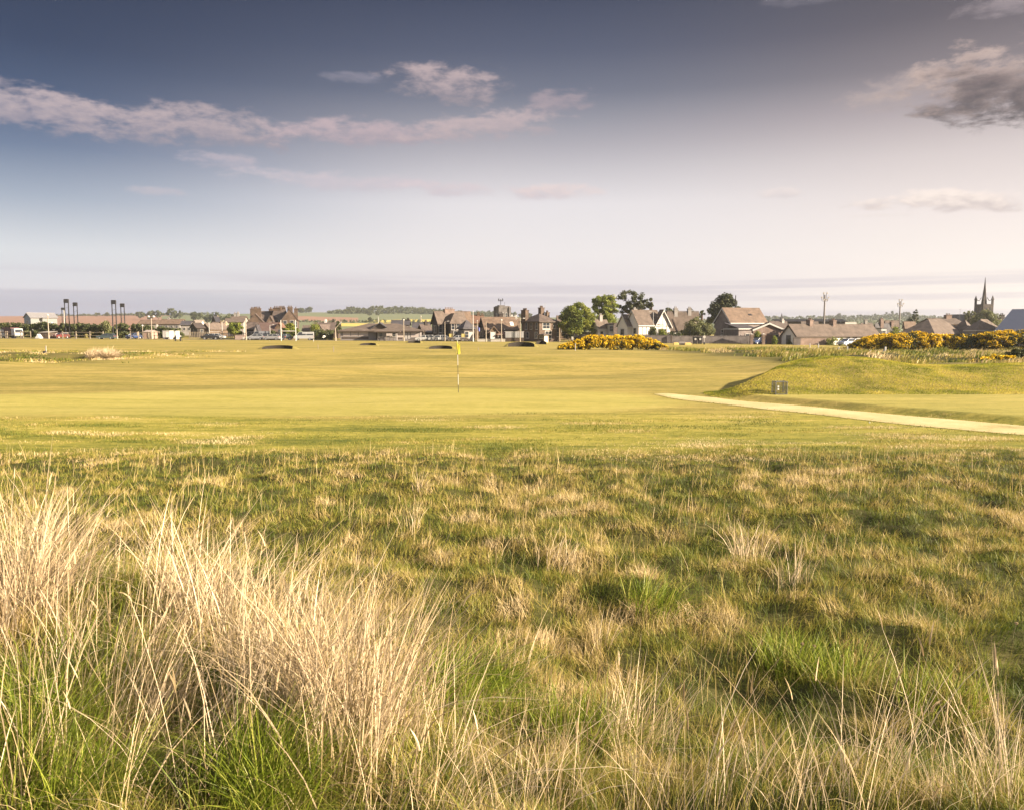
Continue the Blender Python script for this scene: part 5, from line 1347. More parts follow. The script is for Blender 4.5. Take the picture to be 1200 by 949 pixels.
hedge('dense dark green clipped hedge between the white van and pavilion', [(363.5, 390, 397), (366, 386.5, 397), (375, 385.6, 397), (389, 386.3, 397)], 208, 2.5, M_LEAF_DK, 531, .3, dens=2.2)
bush('mottled yellow-green shrub above the left end of the dense hedge', 362, 376, 380, 389, 228, M_LEAF, 532, n=20)
tree('dark conifer squeezed between the garage and the pavilion', 391, 402, 377, 390, 232, M_LEAF_DK, 533, nclump=24, per=80, leaf=.4, shape='cone')
lamp_post('pale street lamp with a slanting arm left of the pavilion', 393.2, 385.0, 199, PALEPOLE, 'slant', r=.15)
# ------------------------------------------------------------------ pavilion
PAV_WALL = mat('pavilion_grey_boards', (.17, .155, .152), .8, .08, .6, streak=(4, 4, .3))
PANEL = mat('pale_shutter', (.36, .31, .285), .7, .07, 1)
rt, L_, W_, e_, r_, g_, c_ = house('pavilion', 'long low sports pavilion with a hipped brown roof and pale shutters', 394, 399, 492.5, 204, 3, 398.5, 388.3, 379.3, PAV_WALL, TILE_GR, 'hip', W=11, cat='pavilion', over=.75, hipin=6.5, trim=DKWOOD)
X_ = xf(0, 0, R(3))
def pav_panel(p0, p1, y0, y1, m, name='shutter', off=.05):
    th = R(3); k0, k1 = kx(p0), kx(p1)
    Cx = PX(399, 204)
    u0 = (k0 * 204 - Cx) / (math.cos(th) - k0 * math.sin(th)) - L_ / 2; u1 = (k1 * 204 - Cx) / (math.cos(th) - k1 * math.sin(th)) - L_ / 2
    return MB(X_).box(u0, u1, -W_ / 2 - off, -W_ / 2 + .03, PZ(y1, 205) - g_, PZ(y0, 205) - g_, .01).build(name, m, rt)
for p0, p1 in ((402, 410.5), (411.4, 419.5), (420.4, 431.5)): pav_panel(p0, p1, 389.4, 394.2, PANEL)
pav_panel(400.5, 432, 395.3, 397.6, DKWOOD, 'dark_strip', .04)  # flat dark strips on the wall, nothing cut in behind them
for p0, p1 in ((463.6, 472.5), (481.5, 490.3)): pav_panel(p0, p1, 389.9, 395.6, PANEL)
for p0, p1 in ((474.5, 477), (478, 480.4)): pav_panel(p0, p1, 390.2, 397.6, TRIM, 'door')
pav_panel(462, 471.5, 396.2, 397.9, DKWOOD, 'dark_strip', .04); pav_panel(478.6, 491.5, 397.0, 398.2, DKWOOD, 'dark_strip', .04)
pav_panel(440.8, 441.9, 389.2, 398.0, DKWOOD, 'downpipe', .12)
addwing(rt, c_, g_, 441.5, 442.3, 465, 202.2, 3, 388.9, 384.2, PAV_WALL, TILE_GR, 'hip', W=6, over=.9, hipin=2.4, trim=DKWOOD, wins=[('f', -.32, .35, 1.0, 1.0), ('f', .36, .35, .9, 1.0)])
addwing(rt, c_, g_, 436, 437, 453.5, 205.2, 3, 385.0, 379.4, SLATE_BR, SLATE, 'v', W=5, over=.5)
MB(X_).box(-3.0 - (L_ / 2 - (PX(453, 202) - PX(399, 204))) + 3.0, 0, 0, .01, 0, .01) if False else None
th_ = R(3)
sign_board('pale pinkish notice under the pavilion porch', 452.5, 459.5, 391.2, 394.0, 201.6, PANEL)
fence('dark rail in front of the pavilion porch', [443, 447.5, 452, 456.5, 461], 395.2, 200.5, DKWOOD, 2, .08, name='railing')
lamp_post('thin white flagpole rising behind the pavilion roof', 443.6, 371.6, 222, WHITE, 'none', r=.09, name='flagpole', cat='flagpole')
lamp_post('tall pale lamp post in front of the pavilion', 473.2, 376.4, 197, PALEPOLE, 'globe', r=.12)
lamp_post('white-topped lamp post behind the pavilion, between the hillside trees', 493.4, 371.8, 320, PALEPOLE, 'globe', r=.22)
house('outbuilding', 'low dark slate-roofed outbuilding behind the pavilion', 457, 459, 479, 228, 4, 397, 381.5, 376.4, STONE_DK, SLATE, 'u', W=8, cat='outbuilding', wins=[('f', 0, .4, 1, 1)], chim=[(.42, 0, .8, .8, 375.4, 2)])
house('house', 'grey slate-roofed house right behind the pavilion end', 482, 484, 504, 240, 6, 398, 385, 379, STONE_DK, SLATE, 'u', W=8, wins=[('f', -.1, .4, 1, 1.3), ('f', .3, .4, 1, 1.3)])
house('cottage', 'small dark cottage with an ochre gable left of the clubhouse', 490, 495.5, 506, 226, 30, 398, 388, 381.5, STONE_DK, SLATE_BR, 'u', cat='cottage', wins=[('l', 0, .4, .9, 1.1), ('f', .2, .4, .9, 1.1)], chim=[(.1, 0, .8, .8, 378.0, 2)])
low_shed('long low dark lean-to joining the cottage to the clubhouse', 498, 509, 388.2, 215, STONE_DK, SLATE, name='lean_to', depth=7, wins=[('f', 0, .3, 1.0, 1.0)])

# ------------------------------------------------------------------ clubhouse
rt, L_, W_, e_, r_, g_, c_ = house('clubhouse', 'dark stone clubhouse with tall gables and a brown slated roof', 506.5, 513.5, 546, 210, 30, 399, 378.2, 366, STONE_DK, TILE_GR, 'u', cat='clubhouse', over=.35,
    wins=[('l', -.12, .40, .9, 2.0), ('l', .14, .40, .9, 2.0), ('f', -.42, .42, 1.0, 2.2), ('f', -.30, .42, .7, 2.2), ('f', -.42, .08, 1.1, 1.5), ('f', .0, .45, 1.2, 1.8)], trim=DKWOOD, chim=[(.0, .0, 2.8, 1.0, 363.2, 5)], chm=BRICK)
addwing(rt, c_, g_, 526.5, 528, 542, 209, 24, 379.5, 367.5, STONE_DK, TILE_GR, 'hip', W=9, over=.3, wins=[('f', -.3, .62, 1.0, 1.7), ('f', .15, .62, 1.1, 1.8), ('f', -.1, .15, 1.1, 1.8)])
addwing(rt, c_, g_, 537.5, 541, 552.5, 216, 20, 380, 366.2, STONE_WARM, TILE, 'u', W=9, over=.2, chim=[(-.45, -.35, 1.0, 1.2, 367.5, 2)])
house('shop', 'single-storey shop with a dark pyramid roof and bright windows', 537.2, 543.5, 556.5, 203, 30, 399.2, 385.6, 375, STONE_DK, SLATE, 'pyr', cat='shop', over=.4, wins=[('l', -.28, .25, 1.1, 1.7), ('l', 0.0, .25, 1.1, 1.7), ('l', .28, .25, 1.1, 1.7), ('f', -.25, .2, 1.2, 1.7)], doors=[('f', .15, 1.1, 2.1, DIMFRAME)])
house('house', 'red-roofed house squeezed behind the dark pyramid-roofed shop', 548, 550, 567, 232, 8, 399, 379, 370.6, STONE_WARM, TILE_RED, 'u', W=8, wins=[('f', .2, .6, 1, 1.5)], chim=[(.2, 0, .9, .8, 372.0 - 3.4, 3), (.46, 0, .8, .8, 370.0, 2)])
rt, L_, W_, e_, r_, g_, c_ = house('club_hall', 'long stone hall with a big brown tiled roof beside the scoreboard', 561.5, 568.5, 606.5, 206, 16, 399.2, 386.0, 372.8, STONE_DK, TILE, 'u', cat='hall', over=.3,
    wins=[('l', -.15, .35, 1.0, 2.2), ('l', .18, .35, 1.0, 2.2), ('f', .20, .35, 1.6, 1.0), ('f', .38, .35, 1.6, 1.0)], trim=DKWOOD, chim=[(.10, .06, 1.1, 1.0, 368.6, 2)])
addwing(rt, c_, g_, 573.0, 574.0, 583, 202.5, 14, 389.0, 383.6, STONE_WARM, TILE, 'v', W=4.5, over=.35, doors=[('f', -.1, 1.1, 2.1, WHITE)])
addwing(rt, c_, g_, 582.5, 583, 591.8, 202.6, 14, 393.4, 388.6, STONE_WARM, TILE_RED, 'mono', W=3.5, over=.25, wins=[('f', -.15, .3, 1.2, 1.2)])
X_ = xf(0, 0, R(16))
sl_ = MB(X_); ang = math.atan2(r_ - e_, W_ / 2)
for u_ in (.36,):
    zc = e_ + (r_ - e_) * .40; yc = -W_ / 2 + (W_ / 2) * .40
    MB(X_ @ Matrix.Translation((u_ * L_, yc, zc + .17)) @ Matrix.Rotation(ang, 4, 'X')).box(-.45, .45, -.7, .7, 0, .10, .02).build('skylight', LAMPG, rt)
house('house', 'white-chimneyed house roof just left of the villa, behind the hall', 597, 598, 609, 240, 6, 399, 383, 373.6, STONE_WARM, TILE, 'u', W=8, wins=[('f', 0, .5, 1, 1.4)], chim=[(-.30, 0, .8, .7, 371.6, 2), (.1, 0, .8, .7, 371.8, 2)], chm=WHITE)
# church tower behind
X0 = PX(588.6, 330); g = G(X0, 330); rt = thing('church_tower', 'square grey stone church tower with a mast on its roof', 'church tower', X0, 330, g, R(24))
hw = (PX(597, 330) - PX(580, 330)) / 2 / 1.32; ht = PZ(360.8, 330) - g
b = MB(); b.box(-hw, hw, -hw, hw, -.5, ht)
for sx_ in (-1, 1):
    for sy_ in (-1, 1): b.box(sx_ * hw - .45, sx_ * hw + .45, sy_ * hw - .45, sy_ * hw + .45, -.5, ht + .25)
b.build('wall', GREYSTONE, rt)
b = MB()
for k in range(7):
    t_ = -hw + .5 + k * (2 * hw - 1) / 6
    for s in (-1, 1):
        b.box(t_ - .3, t_ + .3, s * hw - .18, s * hw + .18, ht - .35, ht + .55); b.box(s * hw - .181, s * hw + .181, t_ - .3, t_ + .3, ht - .35, ht + .553)
b.build('battlement', GREYSTONE, rt)
ht2 = PZ(358.2, 330) - g
MB().box(-hw * .35 - 1.0, -hw * .35 + 1.4, -1.2, 1.2, ht - .4, ht2).build('stair_turret', GREYSTONE, rt)
Xi = Matrix.Identity(4)
for u_ in (-.35, .35):
    window(rt, Xi, 'f', u_ * hw, ht * .62, .9, 2.3, 2 * hw, 2 * hw, TRIM, off=.02)
    window(rt, Xi, 'l', u_ * hw, ht * .62, .9, 2.3, 2 * hw, 2 * hw, TRIM, off=.02)
m_ = MB(); hm_ = PZ(351.2, 330) - g; x_ = -hw * .35 + .1
m_.tube([(x_, 0, ht2), (x_, 0, hm_)], .12, 6); 
for zz, ww in ((.72, 1.0), (.86, .8)):
    z = ht2 + (hm_ - ht2) * zz; m_.tube([(x_ - ww, 0, z), (x_ + ww, 0, z)], .1, 6)
    for s in (-1, 1): m_.tube([(x_ + s * ww, 0, z - .1), (x_ + s * ww, 0, z + .75)], .12, 6)
m_.build('mast', DKSTEEL, rt)
m_ = MB(); m_.tube([(hw * .5, 0, ht), (hw * .5, 0, ht + 2.2)], .06, 6); m_.build('finial', DKSTEEL, rt)
# poles in front of the clubhouse
lamp_post('white street lamp beside the clubhouse gable windows', 521.4, 377.6, 201, PALEPOLE, 'single', r=.10)
lamp_post('tallest white flagpole, in front of the pyramid-roofed shop', 554.4, 364.6, 197, WHITE, 'none', r=.12, name='flagpole', cat='flagpole')
X0 = PX(559.2, 199); g = G(X0, 199); rt = thing('flagpole', 'short pale flagpole flying a small blue flag', 'flagpole', X0, 199, g); h = PZ(377, 199) - g
MB().tube([(0, 0, -.3), (0, 0, h)], [.11, .08], 8).build('pole', PALEPOLE, rt); MB().lathe([(.03, 0), (.14, .06), (.15, .18), (.03, .26)], (0, 0, h), 8).build('finial', WHITE, rt)
b = MB(); n_ = 9; vs = []
for i in range(n_):
    t_ = i / (n_ - 1); vs += [(.1 + t_ * .55, .10 * math.sin(t_ * 7), h - 1.25 - .35 * t_), (.1 + t_ * .55, .10 * math.sin(t_ * 7 + .4), h - 2.15 - .35 * t_)]
b.add(vs, [(2 * i, 2 * i + 1, 2 * i + 3, 2 * i + 2) for i in range(n_ - 1)]); b.build('flag', paint('blue_flag_cloth', (.10, .12, .34)), rt)
lamp_post('plain pale pole in front of the hall gable', 569.6, 377.3, 197, PALEPOLE, 'none', r=.11, name='pole', cat='pole')
lamp_post('pale lamp post in front of the big brown tiled roof', 587.6, 376.6, 197, PALEPOLE, 'globe', r=.12)
lamp_post('tee-topped white lamp post behind the scoreboard', 609.4, 374.0, 199, PALEPOLE, 'tee', r=.11)
lamp_post('slim brown wooden pole right of the villa', 655.5, 384.6, 198, BARK_PALE, 'none', r=.16, name='pole', cat='pole')
# cars, signs, boards
cg = 'cars parked by the clubhouse'
for lab, p, rot, k_, pm_ in [('white car first in the row left of the clubhouse', 497, 8, 'saloon', P_WHITE), ('white hatchback second in the row left of the clubhouse', 505.5, 170, 'hatch', P_WHITE), ('white estate third in the clubhouse row', 512.5, 6, 'estate', P_WHITE), ('grey car under the street lamp by the clubhouse', 520.5, 172, 'saloon', P_GREY), ('silver car between the two yellow boards', 536, 5, 'saloon', P_SILVER)]:
    car(lab, p, 203, rot, k_, pm_, group=cg)
for lab, p in [('pale yellow board left of the silver car', 528.6), ('pale yellow board right of the silver car', 543)]:
    sign_board(lab, p - 2.4, p + 2.4, 391.6, 395.6, 198.5, mat('pale_yellow_board', (.48, .38, .14), .7, .06), name='board', cat='board')
def bench(label, p, D, m=FENCEWOOD, w=1.7):
    X0 = PX(p, D); rt = thing('park_bench', label, 'bench', X0, D)
    b = MB()
    for i in range(3): b.box(-w / 2, w / 2, -.25 + i * .17, -.11 + i * .17, .42, .46)
    b.build('seat', m, rt); b = MB()
    for i in range(3): b.box(-w / 2, w / 2, .27, .31, .52 + i * .14, .63 + i * .14)
    b.build('backrest', m, rt)
    for s in (-1, 1): MB().box(s * w * .42 - .04, s * w * .42 + .04, -.25, .31, -.2, .418).build('leg', m, rt)
bench('dark bench in front of the left pale yellow board', 529, 197, DKWOOD, 1.9)
bench('dark bench in front of the right pale yellow board', 543.5, 197, DKWOOD, 1.9)
wall_thing('low pale wall running in front of the long hall', 560, 592, 397.6, 198, CONC, .25)
# scoreboard: three pale panels on a dark base (its lines cannot be read)
X0 = PX(603, 199.5); g = G(X0, 199.5); rt = thing('scoreboard', 'wide pale blue-white scoreboard with three panels and faint rows', 'scoreboard', X0, 199.5, g)
L = PX(614, 199.5) - PX(592.2, 199.5); zt, zb = PZ(389.2, 199.5) - g, PZ(396.0, 199.5) - g
SB = mat('scoreboard_panel', (.30, .30, .305), .6, .05, 1)
for i in range(3):
    x0, x1 = -L / 2 + i * L / 3 + .04, -L / 2 + (i + 1) * L / 3 - .04
    po = MB().box(x0, x1, -.05, .05, zb, zt).build('panel', SB, rt)
    b = MB(); w = x1 - x0
    b.box(x0 + w * .15, x1 - w * .15, -.062, -.048, zt - .42, zt - .24)
    for k in range(4): b.box(x0 + w * .1, x1 - w * (.1 + .1 * ((k * 7 + i * 3) % 4)), -.062, -.048, zt - .62 - k * .2, zt - .56 - k * .2)
    b.build('row', STEEL, po)
MB().box(-L / 2 - .1, L / 2 + .1, -.08, .2, zt + .002, zt + .12).build('frame', TRIM, rt)
MB().box(-L / 2, L / 2, .0, .18, -.3, zb - .004).build('base', DKWOOD, rt)

# ------------------------------------------------------------------ villa and starter's hut
rt, L_, W_, e_, r_, g_, c_ = house('villa', 'two-storey stone villa with a hipped slate roof and bay windows', 611.2, 632, 652.5, 200, 40, 399.6, 377.2, 367.6, STONE, SLATE_BR, 'hip', cat='villa', over=.45, hipin=4.2,
    wins=[('l', -.36, .58, .9, 1.7), ('l', -.05, .58, .9, 1.7), ('l', .22, .58, .9, 1.7), ('l', -.33, .12, 1.2, 1.6), ('l', .15, .12, 1.2, 1.6), ('f', -.12, .60, 2.6, 1.7), ('f', .0, .10, 2.4, 2.0), ('f', .36, .62, .8, 1.5)],
    chim=[(-.46, .35, 1.1, 1.7, 364.4, 4), (.12, .0, 1.2, 1.0, 361.4, 3), (.30, -.15, .9, .9, 367.0, 2)], trim=DKWOOD)
addwing(rt, c_, g_, 650.5, 651.5, 656.5, 204, 30, 384.8, 376.0, STONE_WARM, TILE_GR, 'hip', W=6, over=.3, wins=[('f', .0, .3, 1.2, 2.0)])
rt, L_, W_, e_, r_, g_, c_ = house('starter_hut', "small starter's hut, dark on one side and cream on the other, before the villa", 631.3, 637.4, 642.6, 190, 42, 401, 392.6, 391.2, CREAM, SLATE_BR, 'pyr', cat='hut', over=.5, wins=[('l', 0, .45, 1.2, .8)], doors=[('f', -.1, .8, 1.7, WHITE)])
MB(xf(0, 0, R(42))).box(-L_ / 2 - .03, -L_ / 2 - .004, -W_ / 2 + .05, W_ / 2 - .05, .05, e_ - .1).build('dark_side', DKWOOD, rt)  # darker sheet laid over the hut's left wall
house('house', 'ochre stone house mostly hidden between villa and big sycamore', 652, 654, 672, 250, 8, 399, 379, 371, STONE_WARM, TILE_GR, 'u', W=9, wins=[('f', -.2, .5, 1, 1.6)], chim=[(0, 0, .9, .8, 368.6, 2)])
# far trees right of the villa, and the big trees
SYC = 'big garden trees right of the villa'
tree('broad sunlit sycamore right of the villa, its pale stems showing', 650.5, 703.5, 353.0, 391, 205, M_LEAF, 601, nclump=130, per=210, leaf=.36, shape='dome', bark=BARK_PALE, limbs=12, gap=.70)
tree('second sycamore, dark and taller, behind the sunlit one', 691, 726, 344.6, 376, 228, M_LEAF, 602, nclump=70, per=120, leaf=.45, bark=BARK, limbs=10, gap=.75)
tree('dark wind-shaped pine with open layered branches over the white houses', 722, 759, 338.5, 371, 232, M_PINE, 603, nclump=60, per=110, leaf=.42, shape='layer', limbs=14, gap=.62)
tree('small dark pine leaning at the right edge of the layered pine', 754, 769, 348.5, 371, 233, M_PINE, 604, nclump=22, per=100, leaf=.42, shape='cone', limbs=6, gap=.8)
tree('dark rounded tree filling the gap under the sunlit sycamore', 655, 686, 372, 398, 216, M_LEAF_DK, 605, nclump=44, per=110, leaf=.42)
bush('green garden bush between the small white gable and link roof', 706, 724, 371, 384, 222, M_LEAF, 606, n=26, leaf=.36)
tree('olive tree behind the chimneys of the white houses', 776, 794, 360.5, 372, 260, M_LEAF_DK, 607, nclump=24, per=80, leaf=.45)
tree('thin-topped tree behind the last white house chimney', 804, 813, 362, 372, 270, M_LEAF_DK, 608, nclump=14, per=60, leaf=.45)
tree('small bare-looking tree left of the dark conifer', 817, 826, 363, 374, 260, M_LEAF_DK, 609, nclump=12, per=60, leaf=.42)
tree('big dark conifer towering behind the brown-roofed brick house', 826, 869, 338.8, 382, 232, M_PINE, 610, nclump=110, per=130, leaf=.5, shape='dome', limbs=10, gap=.8)
tree('silvery willow in front of the big dark conifer', 797, 841, 371, 395, 196, M_LEAF_PALE, 611, nclump=80, per=130, leaf=.3, limbs=10, shape='dome', gap=.85)
bush('dark green shrub behind the grey wall under the white gable', 758, 772, 384, 397, 192, M_LEAF_DK, 612, n=30, leaf=.26)
bush('yellow-green shrub on top of the grey wall', 770, 782, 386.5, 396, 191.5, M_LEAF, 613, n=22, leaf=.26)
bush('low dark shrub between the yellow-green one and the willow', 780, 802, 388, 397, 193, M_LEAF_DK, 614, n=34, leaf=.26)
hedge('thin clipped golden hedge along the top of the grey wall', [(843, 393.6, 396), (878, 393.6, 396)], 192.5, .6, M_LEAF, 615, .2, dens=1.5)
low_shed('low white outhouse below the sunlit sycamore', 674, 694, 389.5, 207, HARL, TILE_GR, name='outhouse', wins=[('f', -2.0, .4, .8, .8)], doors=[('f', 1.2, .9, 1.9, WHITE)])
sign_board('small white notice on the lawn below the sycamore', 669.6, 672, 395.0, 398.4, 197, WHITE)
fence('low dark fence across the lawn under the sycamore', [656, 661, 666, 671, 676, 681, 686], 395.0, 203, DKWOOD, 2, .1)

# ------------------------------------------------------------------ white half-timbered houses
wf = dict(fm=WHITE)
house('white_cottage', 'small white gabled house with a chimney left of the dark dormer', 692.6, 701, 714, 204, 32, 402, 384.8, 376.0, HARL, TILE_GR, 'u', cat='house', over=.25, wins=[('l', .0, .45, 1.0, 1.7), ('f', -.2, .4, .9, 1.4)], chim=[(.0, .0, .9, .8, 370.4, 2)], trim=WHITE, chm=HARL_GREY)
rt, L_, W_, e_, r_, g_, c_ = house('link_house', 'dark-roofed house with one white dormer between white gables', 706, 708, 728, 207, 6, 402, 392.0, 380, HARL, SLATE_BR, 'u', W=9, cat='house', over=.3, wins=[('f', -.3, .3, 1.0, 1.2)])
addwing(rt, c_, g_, 713.2, 713.6, 719.0, 203.5, 6, 381.0, 379.4, WHITE, SLATE, 'flat', W=3, over=.12, wins=[('f', 0, .62, 1.1, 1.5)])
FRM = mat('half_timber_beams', (.11, .085, .07), .8, .15, 2)
rt, L_, W_, e_, r_, g_, c_ = house('half_timbered_house', 'large white half-timbered house with twin left gables and a long roof', 733.5, 748.2, 776, 197, 26, 404, 380.6, 364.6, HARL, TILE_GR, 'u', cat='house', over=.3,
   wins=[('l', -.22, .52, 1.2, 1.5), ('l', .18, .52, 1.2, 1.5), ('l', -.1, .12, 1.6, 1.2)], trim=WHITE, half=1.1, frame_mat=FRM, chim=[(-.38, .06, .9, .7, 363.2, 2)], chm=HARL_GREY)
addwing(rt, c_, g_, 723.5, 735.2, 742, 199, 30, 382.0, 369.8, HARL, TILE_GR, 'u', over=.3, wins=[('l', .0, .48, 1.5, 1.6), ('l', .0, .10, 1.5, 1.1)], trim=WHITE)
addwing(rt, c_, g_, 764.5, 767.5, 785.6, 199, 22, 382.0, 364.2, HARL, TILE_GR, 'v', W=12, over=.35, wins=[('f', -.2, .50, .9, 1.5), ('f', .14, .50, .9, 1.5)], trim=WHITE, half=1.1, frame_mat=FRM)
rt, L_, W_, e_, r_, g_, c_ = house('white_house', 'white house with two dark-topped chimneys right of the timbered gable', 781, 783, 818, 206, 10, 404, 381.2, 366.0, HARL, TILE_GR, 'u', W=12, cat='house', over=.3,
   wins=[('f', -.38, .45, .9, 1.6), ('f', -.16, .45, .9, 1.6), ('f', .05, .45, .9, 1.6)], half=1.1, frame_mat=FRM, chim=[(-.24, .05, .9, .9, 362.4, 2), (.22, .05, .9, .8, 362.6, 2)], chm=HARL_GREY)
def mast(label, px, y0, y1, D, w=.8):
    X0 = PX(px, D); g = PZ(y1, D); rt = thing('aerial', label, 'aerial', X0, D, g); h = PZ(y0, D) - g
    MB().tube([(0, 0, -1.0), (0, 0, h)], .035, 5).build('mast', STEEL, rt)
    b = MB(); b.tube([(-w / 2, 0, h - .15), (w / 2, 0, h - .05)], .025, 5)
    for i in range(5): x = -w / 2 + w * i / 4; b.tube([(x, -.3, h - .15 + .025 * i), (x, .3, h - .15 + .025 * i)], .015, 4)
    b.build('antenna', STEEL, rt)
mast('television aerial on the white house roof, left chimney', 782.3, 354.5, 366, 208)
mast('thin aerial standing on the villa roof beside its tall chimney', 638.6, 355.6, 365, 203, .5)
mast('thin aerial above the broad red chimney behind the bungalows', 1123.6, 362.5, 371, 224, .5)
lamp_post('slim grey pole in front of the long half-timbered roof', 765.2, 366.6, 192, STEEL, 'single', r=.06, arm=-1)
# grey wall along the gardens
GREYWALL = brick_mat('grey_garden_wall', (.12, .105, .103), (.10, .088, .085), (.105, .092, .09), .45, .2)
wall_thing('left length of the grey garden wall, behind the gorse', 752, 786.5, 393.2, 190, GREYWALL)
wall_thing('right length of the grey garden wall, behind the dark bins', 787.2, 879.5, 394.0, 190, GREYWALL, D1=191)
for lab, p in [('dark gatepost at the join of the grey garden walls', 786.8)]:
    post(lab, p, 392.6, 189.4, DKWOOD, .3, name='gatepost')
def bin_(label, px, D, ytop, w):
    X0 = PX(px, D); g = G(X0, D); h = PZ(ytop, D) - g; rt = thing('wheelie_bin', label, 'bin', X0, D, g)
    b = MB(); b.hexa([(-w * .4, -.3, .1), (w * .4, -.3, .1), (w * .4, .3, .1), (-w * .4, .3, .1), (-w / 2, -.38, h - .12), (w / 2, -.38, h - .12), (w / 2, .38, h - .12), (-w / 2, .38, h - .12)])
    b.build('body', RUBBER, rt); MB().box(-w / 2 - .03, w / 2 + .03, -.43, .42, h - .116, h, .04).build('lid', RUBBER, rt)
    for s in (-1, 1): MB(Matrix.Translation((s * w * .38, .3, .12)) @ Matrix.Rotation(math.pi / 2, 4, 'Y')).lathe([(.03, -.04), (.12, -.04), (.12, .04), (.03, .04)], (0, 0, 0), 12).build('wheel', RUBBER, rt)
    MB().box(-.2, .2, -.40, -.372, h * .55, h * .80).build('sticker', WHITE, rt)
bin_('large black bin with a white sticker, left of the pair by the wall', 814.6, 178, 394.9, .92)
bin_('large black bin with a white sticker, right of the pair by the wall', 820.2, 178, 394.9, .92)
X0 = PX(825.4, 176); g = G(X0, 176); rt = thing('round_sign', 'round white sign on a short white post beside the bins', 'sign', X0, 176, g); h = PZ(395.2, 176) - g
MB().tube([(0, 0, -.3), (0, 0, h)], .05, 8).build('post', WHITE, rt); MB(Matrix.Translation((0, -.03, h)) @ Matrix.Rotation(math.pi / 2, 4, 'X')).lathe([(.05, 0), (.30, 0), (.31, .02), (.30, .05), (.05, .05)], (0, 0, 0), 18).build('panel', WHITE, rt)
MB().box(-.16, .16, -.12, .12, -.2, .5, .03).build('base', RUBBER, rt)
X0 = PX(799.5, 168); g = G(X0, 168); rt = thing('tee_box_step', 'square grey concrete block on the grass between two yellow blocks', 'concrete block', X0, 168, g)
MB().box(-.85, .85, -.6, .6, -.3, PZ(401.6, 168) - g, .05).build('block', GREYWALL, rt)
MB().box(-.70, .70, -.45, .45, PZ(401.6, 168) - g + .002, PZ(401.6, 168) - g + .06, .02).build('cap', CONC, rt)
for lab, p, w in [('pale yellow block left of the square concrete block', 792.3, .55), ('pale yellow block right of the square concrete block', 806.2, .65)]:
    b = MB().box(-w, w, -.3, .3, -.3, .42, .05); b.box(-w * .8, w * .8, -.2, .2, .421, .5, .03)
    o = b.build('tee_block', mat('pale_yellow_paint', (.50, .38, .13), .7, .08)); X0 = PX(p, 167); o.location = (X0, 167, G(X0, 167)); tag(o, lab, 'tee block', 'yellow tee blocks')

# ------------------------------------------------------------------ brick house, its porch and the gabled garage
rt, L_, W_, e_, r_, g_, c_ = house('brick_house', 'mauve brick house with a large plain brown tiled roof', 836.8, 855.8, 898, 196, 22, 403.4, 378.2, 361.9, BRICK_GREY, TILE, 'u', cat='house', over=.25, trim=WHITE, fm=WHITE,
   wins=[('l', -.02, .40, 1.0, 1.4), ('l', -.36, .40, .8, 1.3), ('l', .25, .08, .9, 1.0), ('f', -.42, .06, .9, 1.0)])
MB(xf(0, 0, R(22))).add([(u * L_ * .5 if False else u, y, z) for u, y, z in []], []) if False else None
ang = math.atan2(r_ - e_, W_ / 2)
MB(xf(0, 0, R(22)) @ Matrix.Translation((L_ * .14, -W_ * .25, (e_ + r_) / 2 + .17)) @ Matrix.Rotation(ang, 4, 'X')).box(-.55, .55, -.3, .3, 0, .10, .02).build('skylight', DKSTEEL, rt)
MB(xf(0, 0, R(22))).tube([(-L_ * .06, W_ * .2, r_ - 2), (-L_ * .06, W_ * .2, PZ(347, 204) - g_)], [.13, .11], 8).build('flue', DKSTEEL, rt)
addwing(rt, c_, g_, 863, 865.5, 884, 191, 20, 385.6, 379.4, BRICK_GREY, SLATE, 'mono', W=5.5, over=.3, trim=WHITE, wins=[('f', .05, .25, 1.3, 1.6)], doors=[('f', -.25, 1.0, 2.1, DKWOOD)])
house('gabled_garage', 'brick garage with a wide low gable and white bargeboards', 880.5, 882.6, 918, 186, 8, 404, 386.8, 379.4, BRICK, SLATE_BR, 'v', W=12, cat='garage', over=.35, trim=WHITE, doors=[('f', -.05, 2.6, 2.2, mat('brown_garage_door', (.12, .07, .05), .7, .15))], wins=[('f', .28, .3, 1.0, 1.3)])
for lab, p in [('pink brick gate pier left of the blue car', 880.6), ('pink brick gate pier right of the blue car', 894.6)]:
    X0 = PX(p, 180); g = G(X0, 180); h = PZ(391.6, 180) - g; rt = thing('gate_pier', lab, 'gate pier', X0, 180, g, 0, 'gate piers of the brick garage')
    MB().box(-.32, .32, -.32, .32, -.4, h - .12).build('pier', BRICK, rt); MB().add([(-.4, -.4, h - .118), (.4, -.4, h - .118), (.4, .4, h - .118), (-.4, .4, h - .118), (0, 0, h + .1)], [(3, 2, 1, 0), (0, 1, 4), (1, 2, 4), (2, 3, 4), (3, 0, 4)]).build('cap', CONC, rt)
car('bright blue hatchback parked between the brick gate piers', 888.5, 183, 35, 'hatch', P_BLUE)
bush('bright green and yellow bush over the blue car', 882.5, 893, 390.6, 397, 184.5, M_LEAF, 621, n=24, leaf=.24)
bush('leafy shrub against the brick garage, right of its door', 905, 911, 394, 402.5, 181, M_LEAF, 622, n=18, leaf=.24)
bush('dark shrub in front of the white gable end', 922.5, 934, 396.2, 403.5, 182, M_LEAF_DK, 623, n=24, leaf=.24)
fence('low dark rail along the foot of the grey garden wall', [832, 841, 850, 859, 868, 876], 399.6, 183, DKWOOD, 2, .09, name='railing')
for p in (829.5, 841.2, 851.2): pass

